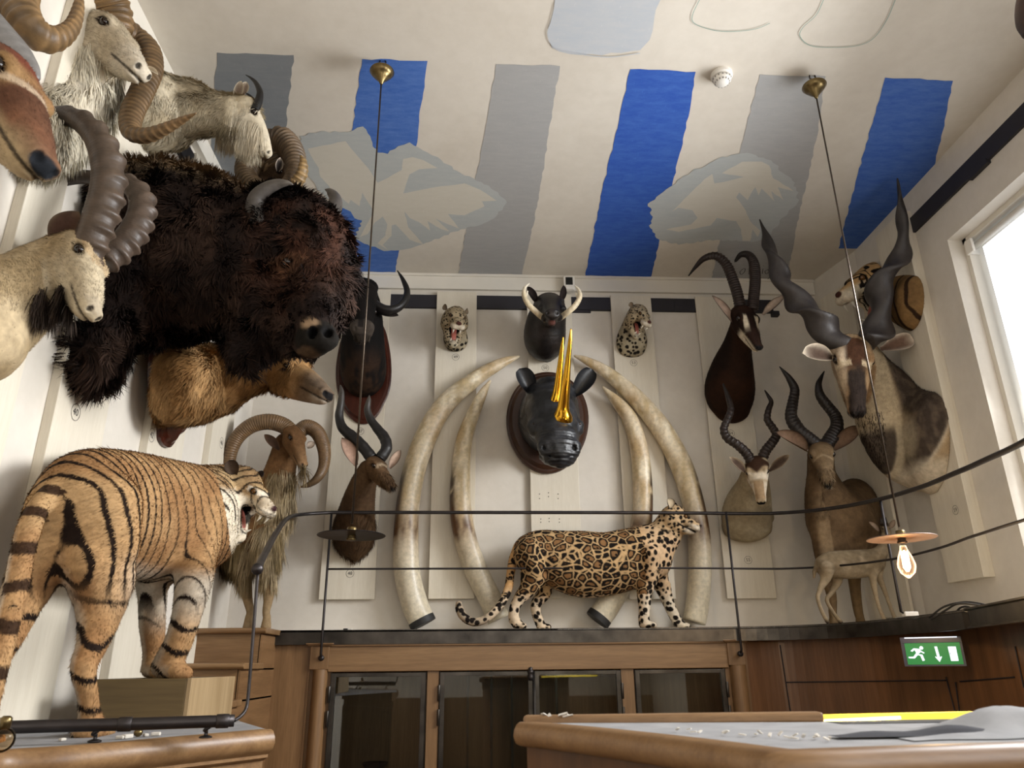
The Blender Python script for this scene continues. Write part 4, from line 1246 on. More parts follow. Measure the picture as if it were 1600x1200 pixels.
def surface_net(V, lo, h):
    S = V < 0
    c = np.zeros(tuple(n-1 for n in V.shape), np.int8)
    for dx in (0, 1):
        for dy in (0, 1):
            for dz in (0, 1):
                c += S[dx:S.shape[0]-1+dx, dy:S.shape[1]-1+dy, dz:S.shape[2]-1+dz]
    act = (c > 0) & (c < 8)
    idx = np.argwhere(act); n = len(idx)
    num = np.full(act.shape, -1, np.int64); num[act] = np.arange(n)
    acc = np.zeros((n, 3)); cnt = np.zeros(n)
    corners = [(a, b, d) for a in (0, 1) for b in (0, 1) for d in (0, 1)]
    vals = {q: V[idx[:, 0]+q[0], idx[:, 1]+q[1], idx[:, 2]+q[2]] for q in corners}
    for q in corners:
        for a in range(3):
            if q[a]: continue
            r = list(q); r[a] = 1; r = tuple(r)
            v0, v1 = vals[q], vals[r]; m = (v0 < 0) != (v1 < 0)
            t = v0[m]/(v0[m]-v1[m]); p = np.tile(A(q), (m.sum(), 1)); p[:, a] = t
            acc[m] += p; cnt[m] += 1
    vert = lo+(idx+acc/cnt[:, None])*h
    F = []
    for a in range(3):
        b, d = (a+1) % 3, (a+2) % 3
        sl0 = [slice(None)]*3; sl1 = [slice(None)]*3; sl0[a] = slice(0, -1); sl1[a] = slice(1, None)
        for w in (b, d): sl0[w] = slice(1, -1); sl1[w] = slice(1, -1)
        s0, s1 = S[tuple(sl0)], S[tuple(sl1)]
        e = np.argwhere(s0 != s1)
        inside = s0[tuple(e.T)]
        e = e+0; off_ = np.zeros(3, int); off_[b] = 1; off_[d] = 1; e = e+off_
        def cell(ob, od):
            q = e.copy(); q[:, b] -= ob; q[:, d] -= od; return num[q[:, 0], q[:, 1], q[:, 2]]
        quad = np.stack([cell(1, 1), cell(0, 1), cell(0, 0), cell(1, 0)], 1)
        quad[~inside] = quad[~inside][:, ::-1]
        F.append(quad)
    F = np.vstack(F); F = F[(F >= 0).all(1)]
    return vert, F


def mesh_obj(name, V, F, mat, parent, col=None, smooth=True, normals=None):
    me = bpy.data.meshes.new(name)
    o0 = wloc(parent) if parent is not None else A([0, 0, 0])
    V = np.asarray(V)-o0; F = np.asarray(F); k = F.shape[1]
    me.vertices.add(len(V)); me.vertices.foreach_set('co', V.astype(np.float32).ravel())
    me.loops.add(F.size); me.loops.foreach_set('vertex_index', F.astype(np.int32).ravel())
    me.polygons.add(len(F)); me.polygons.foreach_set('loop_start', (np.arange(len(F))*k).astype(np.int32))
    try: me.polygons.foreach_set('loop_total', np.full(len(F), k, np.int32))
    except Exception: pass
    me.polygons.foreach_set('use_smooth', np.full(len(F), smooth))
    me.materials.append(M[mat] if isinstance(mat, str) else mat)
    me.update(calc_edges=True)
    if col is not None:
        ca = me.color_attributes.new('Col', 'FLOAT_COLOR', 'POINT')
        ca.data.foreach_set('color', np.hstack([np.clip(col, 0, 1), np.ones((len(col), 1))]).astype(np.float32).ravel())
    if normals is not None:
        me.normals_split_custom_set_from_vertices(normals.tolist())
    o = bpy.data.objects.new(name, me); put(o, parent); return o


def vnormals(V, F):
    n = np.cross(V[F[:, 2]]-V[F[:, 0]], V[F[:, 3]]-V[F[:, 1]])
    N = np.zeros_like(V)
    for j in range(4): np.add.at(N, F[:, j], n)
    return N/np.maximum(np.linalg.norm(N, axis=1, keepdims=True), 1e-12)


def pal(w, a, b):
    return a*(1-w[:, None])+b*w[:, None]


def grow(name, parent, V, F, N, colf, n, length, width=.003, groom=None, lift=.35, segs=1, curl=0.0, clump=0.0, mask=None, seed=1, var=.25, droop=0.0, dark=.55, mat='fur'):
    """fur: thin tapered blades rooted on the skin; lengths in metres"""
    rg = np.random.default_rng(seed)
    ar = np.linalg.norm(np.cross(V[F[:, 1]]-V[F[:, 0]], V[F[:, 2]]-V[F[:, 0]]), axis=1)
    if mask is not None:
        cf = V[F].mean(1); ar = ar*np.clip(mask(cf), 0, 1)
    if ar.sum() <= 0: return None
    fi = rg.choice(len(F), n, p=ar/ar.sum())
    u, v = rg.random(n)[:, None], rg.random(n)[:, None]
    q = F[fi]
    P = (V[q[:, 0]]*(1-u)+V[q[:, 1]]*u)*(1-v)+(V[q[:, 3]]*(1-u)+V[q[:, 2]]*u)*v
    Nn = N[q].mean(1); Nn /= np.maximum(np.linalg.norm(Nn, axis=1, keepdims=True), 1e-9)
    G = groom(P, Nn) if groom is not None else np.tile([0, 0, -1.0], (n, 1))
    G = G-Nn*(G*Nn).sum(1, keepdims=True); G /= np.maximum(np.linalg.norm(G, axis=1, keepdims=True), 1e-6)
    L = (length(P) if callable(length) else np.full(n, length))*rg.uniform(.65, 1.15, n)
    li = lift(P) if callable(lift) else lift
    li = np.asarray(li)*np.ones(n)
    D = G*(1-li[:, None])+Nn*li[:, None]+rg.normal(0, .12, (n, 3))
    if clump:
        cs = clump
        jit = np.stack([vnoise(P, cs, s_)-.5 for s_ in (3, 5, 8)], 1)*2.4
        D = D+jit*curl
    D /= np.linalg.norm(D, axis=1, keepdims=True)
    side = np.cross(D, Nn+rg.normal(0, .3, (n, 3))); side /= np.maximum(np.linalg.norm(side, axis=1, keepdims=True), 1e-6)
    W = (width(P) if callable(width) else width)*rg.uniform(.7, 1.3, n)
    W = W[:, None]
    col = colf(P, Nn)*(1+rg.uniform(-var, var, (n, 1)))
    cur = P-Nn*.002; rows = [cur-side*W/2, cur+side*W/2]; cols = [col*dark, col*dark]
    d = D.copy()
    for s_ in range(segs):
        d = d+np.array([0, 0, -droop])*(s_+1)/segs
        if curl and segs > 1: d = d+(np.stack([vnoise(P+s_*.13, max(clump, 1)*1.7, 11+s_*3+a) for a in range(3)], 1)-.5)*curl*1.6
        d /= np.linalg.norm(d, axis=1, keepdims=True)
        cur = cur+d*(L/segs)[:, None]
        if s_ == segs-1: rows.append(cur); cols.append(col*1.08)
        else:
            w = W*(1-.35*(s_+1)/segs); rows += [cur-side*w/2, cur+side*w/2]; cols += [col, col]
    k = len(rows)
    VV = np.stack(rows, 1).reshape(-1, 3); CC = np.stack(cols, 1).reshape(-1, 3); NN = np.repeat(Nn*.8+G*0+D*.0, k, axis=0)
    base = (np.arange(n)*k)[:, None]
    tris = []
    for s_ in range(segs-1):
        a = 2*s_; tris += [(a, a+1, a+3), (a, a+3, a+2)]
    a = 2*(segs-1); tris.append((a, a+1, a+2))
    FF = (base[:, :, None]+np.array(tris)[None]).reshape(-1, 3)
    o = mesh_obj(name, VV, FF, mat, parent, CC, True, NN/np.linalg.norm(NN, axis=1, keepdims=True))
    return o


class Head:
    """head axes: u poll to nose, s to the animal's side, w up out of the forehead; unit = head length"""
    def __init__(s, poll, nose, up=(0, 0, 1), roll=0):
        s.o = A(poll); s.L = float(np.linalg.norm(A(nose)-s.o)); s.u = norm(A(nose)-s.o)
        s.s = norm(np.cross(s.u, A(up))); s.w = np.cross(s.s, s.u)
        if roll:
            c, k = math.cos(roll), math.sin(roll); s.s, s.w = s.s*c+s.w*k, s.w*c-s.s*k
        s.ax = np.array([s.s, s.u, s.w])

    def p(s, si, u, w): return s.o+(s.s*si+s.u*u+s.w*w)*s.L

    def loc(s, P): return (np.asarray(P)-s.o)@s.ax.T/s.L


def ear_mesh(parent, base, tip, width, face, cin, cout, cup=.35, rim=None, pointed=1.0, name='ear', mat='coat', peak=.45):
    """leaf-shaped cupped ear; face = direction its opening looks to"""
    base, tip = A(base), A(tip); d = tip-base; L = np.linalg.norm(d); d = d/L
    f = norm(A(face)-d*np.dot(A(face), d)); sd = np.cross(d, f)
    nu, nv = 16, 13; V = []; C = []
    cin, cout = lin(cin), lin(cout); rim = lin(rim) if rim is not None else cout
    for lay in (0, 1):
        for i in range(nu):
            u = i/(nu-1)
            wu = width*.5*(math.sin(math.pi*(u**(math.log(.5)/math.log(peak))))**(.7*pointed) if 0 < u < 1 else 0)
            wu = max(wu, width*.5*.3*(1-u)**2+.0015*(1-u)+.0008)
            for j in range(nv):
                v = -1+2*j/(nv-1)
                ang = v*cup*math.pi*1.15*(1-.45*u)
                r = wu/max(.35, abs(cup*math.pi*.9))
                x = wu*v*math.cos(ang*.55); y = wu*(abs(v)**1.7)*cup*1.9*(1-.3*u)
                p = base+d*u*L+sd*x+f*(y-.0+.05*L*math.sin(u*math.pi*.9))
                n_ = -f*.004*(1 if lay else 0)*(math.sin(math.pi*u)*.8+.3)
                V.append(p+n_)
                e = max(abs(v)**4, u**9)
                c = (cin*(1-e)+rim*e)*(.55+.45*min(1, u*2.2+.15+abs(v)*.5)) if lay == 0 else cout
                C.append(c)
    F = []
    K = nu*nv
    for i in range(nu-1):
        for j in range(nv-1):
            a, b, c, e = i*nv+j, i*nv+j+1, (i+1)*nv+j+1, (i+1)*nv+j
            F.append((a, e, c, b)); F.append((K+a, K+b, K+c, K+e))
    for i in range(nu-1):
        for j in (0, nv-1):
            a, e = i*nv+j, (i+1)*nv+j
            F.append((a, K+a, K+e, e) if j else (a, e, K+e, K+a))
    for j in range(nv-1):
        a, b = (nu-1)*nv+j, (nu-1)*nv+j+1; F.append((a, K+a, K+b, b))
    return mesh_obj(name, np.array(V), np.array(F), mat, parent, np.array(C))


def horn_mesh(parent, pts, rads, col='2a2522', tipc=None, rings=0, amp=.0, sharp=1, flat=1.0, keel=0.0, twist=0.0, up=(0, 0, 1), name='horn', bosses=0, bossamp=0.0, sub=14, n=18, fade=.75, colvar=.25, bossang=math.pi/2, mat='horn', seed=0, oval=0.0):
    """horn swept along a path; rings = growth rings, bosses = knuckles on the front face, keel/twist = spiral ridge"""
    Q = spline(np.hstack([np.asarray(pts, float), np.asarray(rads, float)[:, None]]), sub)
    P = Q[:, :3]; R = np.maximum(Q[:, 3], .0015)
    # resample evenly
    sl = np.r_[0, np.cumsum(np.linalg.norm(np.diff(P, axis=0), axis=1))]
    m = int(max(60, min(420, (rings*9 if rings else 0) or (bosses*12 if bosses else 0) or 110)))
    t = np.linspace(0, sl[-1], m); P = np.stack([np.interp(t, sl, P[:, a]) for a in range(3)], 1); R = np.interp(t, sl, R)
    if np.ndim(flat): flat_ = np.interp(np.linspace(0, 1, m), np.linspace(0, 1, len(flat)), flat)
    else: flat_ = np.full(m, flat)
    T = np.gradient(P, axis=0); T /= np.linalg.norm(T, axis=1, keepdims=True)
    sd, hh = frame(T[0], up); V = []; C = []
    c0 = lin(col); c1 = lin(tipc) if tipc else c0*.6
    r = random.Random(seed); ph = [r.random()*6 for _ in range(4)]
    for i in range(m):
        u = i/(m-1)
        sd = norm(sd-T[i]*np.dot(sd, T[i])); hh = np.cross(sd, T[i])
        fr = (1-sstep(fade-.15, fade+.1, u))
        wv = math.sin(2*math.pi*(rings*u+.25*math.sin(7*u+ph[0]))) if rings else 0
        rr = (max(0, wv)**sharp-.3)*amp*fr if rings else 0
        bs = (.5+.5*math.sin(2*math.pi*bosses*(u**.9)+.5*math.sin(9*u+ph[0])))**2.2*bossamp*fr if bosses else 0
        for j in range(n):
            a = 2*math.pi*j/n
            q = 1+rr
            if bosses: q += bs*max(0, math.cos(a-bossang))**1.8-.03*math.sin(2*math.pi*bosses*5.3*u)*fr
            if oval: q += oval*math.cos(2*(a-twist*2*math.pi*u))
            if keel: q += keel*(max(0, math.cos((a-twist*2*math.pi*u)*1.0))**12)*(1-.4*u)
            V.append(P[i]+(sd*math.cos(a)+hh*math.sin(a)*flat_[i])*R[i]*q)
            g = 1+colvar*math.sin(3*a+9*u+ph[1])*.4+colvar*math.sin(61*u*(1+.2*math.sin(a+ph[2]))+ph[3])*.35
            if rings: g *= 1+.6*colvar*wv*fr
            if bosses: g *= 1+colvar*(bs/bossamp-.4)*max(0, math.cos(a-bossang))
            C.append((c0*(1-sstep(.6, 1, u))+c1*sstep(.6, 1, u))*max(.2, g))
    F = [(i*n+j, (i+1)*n+j, (i+1)*n+(j+1) % n, i*n+(j+1) % n) for i in range(m-1) for j in range(n)]
    V.append(P[0]); V.append(P[-1]+T[-1]*R[-1]); C += [C[0], C[-1]]
    k = len(V)-2
    for j in range(0, n, 2):
        F.append((k, j, (j+1) % n, (j+2) % n)); F.append((k+1, (m-1)*n+(j+2) % n, (m-1)*n+(j+1) % n, (m-1)*n+j))
    return mesh_obj(name, np.array(V), np.array(F)[:, ::-1], mat, parent, np.array(C))


def eyeball(parent, c, r, mat='eye', look=None):
    return MB().ball(c, r, 18).build('eye', mat, parent, smooth=True)


def pxchain(rows):
    """rows of (px, py, Y, radius_px[, radius2_px]) -> points and radii"""
    P = []; R = []
    for r in rows:
        p = at(r[0], r[1], Y=r[2]) if not isinstance(r[2], tuple) else at(r[0], r[1], X=r[2][0])
        P.append(p); a = pr(r[3], p); b = pr(r[4], p) if len(r) > 4 else a
        R.append((a, b))
    return np.array(P), np.array(R)


def ungulate_head(S, H, wd=1.0, muzzle=1.0, jaw=1.0, brow=1.0, k=.03, roman=0.0, eye_s=.155, eye_u=.31):
    """hoofed animal's head"""
    L = H.L; ax = H.ax
    S.ell(H.p(0, .14, -.10), A([.17*wd, .2, .17])*L, ax, k*1.2)
    S.chain([H.p(0, .08, -.09), H.p(0, .3, -.09), H.p(0, .55, -.105+roman), H.p(0, .78, -.13+roman*.5), H.p(0, .93, -.15)],
            A([[.17*wd, .16], [.165*wd, .155], [.13*wd, .135*muzzle], [.11*wd*muzzle, .112*muzzle], [.098*wd*muzzle, .092*muzzle]])*L, k, up=H.w)
    S.chain([H.p(0, .2, -.23), H.p(0, .42, -.26), H.p(0, .68, -.245), H.p(0, .88, -.225)],
            A([[.13*wd, .14*jaw], [.11*wd, .11*jaw], [.085*wd, .08*jaw], [.07*wd*muzzle, .052*jaw]])*L, k, up=H.w)
    for i in (-1, 1):
        S.ell(H.p(i*.075*wd, .27, -.2), A([.075, .15, .13*jaw])*L, ax, k)
        S.ell(H.p(i*(eye_s-.02)*wd, eye_u-.02, .015), A([.045*brow, .08, .045*brow])*L, ax, k*.8)
        S.ell(H.p(i*.052*muzzle*wd, .965, -.125), A([.045*muzzle, .05, .05*muzzle])*L, ax, k*.5)
    S.ell(H.p(0, .955, -.175), A([.075*muzzle*wd, .05, .04])*L, ax, k*.5)
    S.ell(H.p(0, .93, -.222), A([.065*muzzle*wd, .06, .036])*L, ax, k*.35)
    return S


def head_holes(S, H, wd=1.0, muzzle=1.0, nost=1.0, eye_s=.155, eye_u=.31, eye_r=.042, mouth=True, eye_w=-.035):
    L = H.L; ax = H.ax
    for i in (-1, 1):
        S.ell(H.p(i*.062*muzzle*wd, 1.012, -.12), A([.02*nost, .034, .03*nost])*L, ax, .006, 'sub')
        S.ell(H.p(i*(eye_s+.012)*wd, eye_u, eye_w), A([eye_r*.8, eye_r*1.25, eye_r*.95])*L, ax, .008, 'sub')
    if mouth:
        for i in (-1, 1):
            S.chain([H.p(i*.115*muzzle*wd, .64, -.215), H.p(i*.11*muzzle*wd, .8, -.205), H.p(i*.075*muzzle*wd, .95, -.21), H.p(0, 1.01, -.2)], A([.012]*4)*L, .008, 'sub' and (0, 0, 1), 4, 'sub')
    return S


def put_eyes(root, H, wd=1.0, eye_s=.155, eye_u=.31, eye_r=.05, mat='eye', eye_w=-.035):
    for i in (-1, 1):
        eyeball(root, H.p(i*(eye_s-.008)*wd, eye_u, eye_w), eye_r*H.L, mat)


def near_head(H, P):
    q = H.loc(P); k = np.clip(q[:, 1], 0, 1)
    return np.sqrt(q[:, 0]**2+(q[:, 1]-k)**2+(q[:, 2]+.12)**2)


def tan_dir(v):
    v = norm(v)
    return lambda P, N: np.tile(v, (len(P), 1))


def nose_dark(H, c, cn='141212', w=.06, u0=.93, extra=None):
    """darkens the nose pad, nostrils, eye rims and mouth line on the colours c; returns function of head coords"""
    return None


def profile_up(P0, P1, face=.3):
    """forehead direction that shows the head from its side, turned a little to the viewer"""
    v = norm(P0); u = norm(A(P1)-A(P0)); w = np.cross(v, u)
    if w[2] < 0: w = -w
    return norm(w)-v*face
# ---------------------------------------------------------------- animals
QUICK = 1.0


def blend(c, w, target):
    return c*(1-w[:, None])+lin(target)*w[:, None]


def face_marks(H, P, c, nose='131111', ns=1.0, eye='1c120c', mouth='1b1512', mz=1.0, wd=1.0, eye_s=.155, eye_u=.31, eye_w=-.035, er=.078):
    q = H.loc(P); s, u, w = q.T
    d = np.sqrt(((np.abs(s)-.062*mz*wd)/.026)**2+((u-1.0)/.06)**2+((w+.12)/.034)**2); c = blend(c, (1-sstep(.8, 1.15, d))*.9, '15110f')
    if nose:
        d = np.sqrt((s/(.085*ns*mz*wd))**2+((u-1.01)/(.07*ns))**2+((w+.135)/(.052*ns))**2)
        c = blend(c, 1-sstep(.85, 1.1, d), nose)
    if mouth:
        m = (1-sstep(.006, .018, np.abs(w+.203)))*sstep(.62, .68, u)*(u < 1.08)*(np.abs(s) < .2)
        c = blend(c, m*.85, mouth)
    if eye:
        d = np.sqrt(((np.abs(s)-eye_s*wd)/.07)**2+((u-eye_u)/er)**2+((w-eye_w)/(er*.62))**2)
        c = blend(c, 1-sstep(.85, 1.15, d), eye)
    return c


def mottled(P, base, dark, scale=9, seed=0, lo=.35, hi=.7):
    n = vnoise(P, scale, seed, 3)
    return pal(sstep(lo, hi, n), lin(dark), lin(base))


def skin(root, S, colf, mat='coat', name='body'):
    V, F = S.mesh()
    N = vnormals(V, F)
    o = mesh_obj(name, V, F, mat, root, np.clip(colf(V, N), 0, 1), True)
    return V, F, N


def groom_mount(H, down=.6):
    """hair lies from the nose back over the head and down the neck"""
    def g(P, N):
        q = H.loc(P); k = sstep(.0, .5, q[:, 1])[:, None]
        return (-H.u*k + A([0, 0, -1])*down*(1-k*.6) - H.u*(1-k)*.35)
    return g


def shield(root, outline, thick, nrm, name='shield', mat='mahog', inset=.82):
    """moulded wooden plaque; outline in world points, nrm towards the room"""
    P = np.array(outline); c = P.mean(0); nrm = A(nrm); n = len(P)
    rings = [(1, 0), (1, thick*.45), (.955, thick*.62), (.93, thick*.6), (inset, thick), (.0, thick)]
    V = []; F = []
    for f, d in rings:
        V += [c+(p-c)*f+nrm*d for p in P] if f > 0 else [c+nrm*d]
    k = len(rings)-1
    mb = MB()
    F = [(i*n+j, i*n+(j+1) % n, (i+1)*n+(j+1) % n, (i+1)*n+j) for i in range(k-1) for j in range(n)]
    F += [((k-1)*n+j, (k-1)*n+(j+1) % n, k*n) for j in range(n)]
    F.append(tuple(range(n-1, -1, -1)))
    # orientation
    a, b, d = P[0], P[1], P[2]
    if np.dot(np.cross(P[1]-c, P[2]-c), nrm) < 0: F = [tuple(reversed(f)) for f in F]
    mb.add(V, F)
    return mb.build(name, mat, root, auto=35)


# ---- big cats -------------------------------------------------------------
def worley(P, scale, seed=0):
    P = np.asarray(P)*scale; i = np.floor(P).astype(np.int64)
    d1 = np.full(len(P), 9.0); d2 = d1.copy(); idn = np.zeros(len(P))
    for dx in (-1, 0, 1):
        for dy in (-1, 0, 1):
            for dz in (-1, 0, 1):
                c = i+np.array([dx, dy, dz])
                o = np.stack([_hash(c[:, 0], c[:, 1], c[:, 2], seed+a) for a in (1, 2, 3)], 1)*.8+.1
                d = np.linalg.norm(c+o-P, axis=1)
                m = d < d1
                d2 = np.where(m, d1, np.minimum(d2, d)); idn = np.where(m, o[:, 0], idn); d1 = np.where(m, d, d1)
    return d1, d2, idn


def cat_head(S, H, gape=.5, k=.02, wd=1.0):
    L = H.L; ax = H.ax
    S.ell(H.p(0, .26, -.14), A([.30*wd, .32, .27])*L, ax, k)
    S.ell(H.p(0, .48, -.10), A([.22*wd, .22, .17])*L, ax, k)
    S.chain([H.p(0, .5, -.13), H.p(0, .75, -.14), H.p(0, .9, -.17)], A([[.15, .13], [.125, .11], [.12, .1]])*L, k, up=H.w)
    for i in (-1, 1):
        S.ell(H.p(i*.21*wd, .33, -.27), A([.13, .22, .18])*L, ax, k)
        S.ell(H.p(i*.085, .88, -.23), A([.095, .12, .085])*L, ax, k*.7)
        S.ell(H.p(i*.14*wd, .56, -.02), A([.06, .1, .05])*L, ax, k*.7)
    S.ell(H.p(0, .99, -.13), A([.065, .035, .04])*L, ax, k*.4)
    cg, sg = math.cos(gape), math.sin(gape)
    def J(s_, du, dw): return H.p(s_, .3+du*cg+dw*sg, -.36-du*sg+dw*cg)
    S.chain([J(.17*wd, -.02, 0), J(.15, .2, -.04), J(.1, .42, -.05), J(.0, .53, -.03)], A([.12, .09, .08, .075])*L, k, up=H.w)
    S.chain([J(-.17*wd, -.02, 0), J(-.15, .2, -.04), J(-.1, .42, -.05), J(.0, .53, -.03)], A([.12, .09, .08, .075])*L, k, up=H.w)
    S.chain([J(0, .05, -.06), J(0, .3, -.09), J(0, .46, -.07)], A([[.14, .06], [.12, .05], [.08, .05]])*L, k, up=H.w)
    if gape > .1:
        S.chain([H.p(0, .38, -.4), (H.p(0, .66, -.27)+J(0, .36, .06))/2, (H.p(0, .86, -.3)+J(0, .5, .08))/2], A([[.1, .05+.05*gape], [.13, .09*gape+.04], [.13, .17*gape+.04]])*L, k*.4, up=H.w, op='sub')
    for i in (-1, 1):
        S.ell(H.p(i*.175*wd, .6, -.035), A([.035, .05, .035])*L, ax, .005, 'sub')
        S.ell(H.p(i*.035, 1.03, -.145), A([.016, .02, .012])*L, ax, .004, 'sub')
    return J


def cat_parts(root, H, J, gape=.5, wd=1.0, eye='eyeamber', cone=.075):
    L = H.L
    for i in (-1, 1):
        eyeball(root, H.p(i*.155*wd, .6, -.035), .046*L, eye)
    if gape > .1:
        t = MB(); P = spline([J(0, .08, .03), J(0, .25, .06), J(0, .4, .05), J(0, .47, .02)], 5)
        t.tube(P, np.linspace(.075, .05, len(P))*L, 12, up=H.w, flat=.35); t.c = [tuple(lin('a85f52'))]*len(t.v)
        t.build('tongue', 'hide', root, smooth=True)
        for i in (-1, 1):
            a = H.p(i*.085, .9, -.27); b = a-H.w*.15*L-H.u*.02*L
            MB().tube(spline([a, (a+b)/2+H.u*.01*L, b], 3), [.03*L, .028*L, .024*L, .02*L, .014*L, .008*L, .002*L][:7], 8).build('canine_tooth', 'tooth', root, smooth=True)
            a = J(i*.07, .46, .02); b = J(i*.07, .47, .15)
            MB().tube(spline([a, (a+b)/2, b], 3), [.027*L, .026*L, .022*L, .018*L, .012*L, .007*L, .002*L][:7], 8).build('canine_tooth', 'tooth', root, smooth=True)
        mb = MB()
        for i in range(6):
            x = -.05+.02*i; a = H.p(x, .955, -.28); mb.ball(a, .011*L, 6)
            mb.ball(J(x*.9, .53, .045), .01*L, 6)
        mb.build('front_teeth', 'tooth', root, smooth=True)


def cat_mouth_col(H, J, P, c, gape):
    """dark lips and red mouth where the surface faces the gap"""
    if gape <= .1: return c
    L = H.L
    a = H.p(0, .38, -.4); b = (H.p(0, .66, -.27)+J(0, .36, .06))/2; e = (H.p(0, .86, -.3)+J(0, .5, .08))/2
    T = spline([a, b, e], 4); R = spline(A([[.1, .05+.05*gape], [.13, .09*gape+.04], [.13, .17*gape+.04]]), 4)*L
    d = np.full(len(P), 9.)
    for i in range(len(T)):
        q = (P-T[i])@H.ax.T; d = np.minimum(d, np.sqrt((q[:, 0]/(R[i][0]+.003))**2+(q[:, 1]/(.09*L))**2+(q[:, 2]/(R[i][1]+.003))**2))
    c = blend(c, 1-sstep(1.08, 1.22, d), '120c0b')
    return blend(c, 1-sstep(.7, .9, d), '5a2a24')


def rosettes(P, base, pale, dark='16100c'):
    q = P+(np.stack([vnoise(P, 14, s_) for s_ in (1, 2, 3)], 1)-.5)*.02
    d1, d2, idn = worley(q*A([1, 1, 1.15]), 1/.066, 5)
    e = d2-d1
    br = vnoise(P, 30, 9)
    ring = sstep(.07, .12, e)*(1-sstep(.34, .42, e+.14*(br-.5)))*(br > .14)
    dot = (1-sstep(.13, .18, d1))*(idn > .25)
    c = pal(sstep(.2, .34, e), lin(pale), lin(base))
    return blend(blend(c, ring, dark), dot, dark)


def spots(P, c, size, thr=.36, dark='16100c', seed=4, soft=.05):
    q = P+(np.stack([vnoise(P, 20, s_) for s_ in (1, 2, 3)], 1)-.5)*size*.4
    d1, d2, idn = worley(q, 1/size, seed)
    return blend(c, 1-sstep(thr-soft, thr+soft, d1*(1+.35*(idn-.5))), dark)


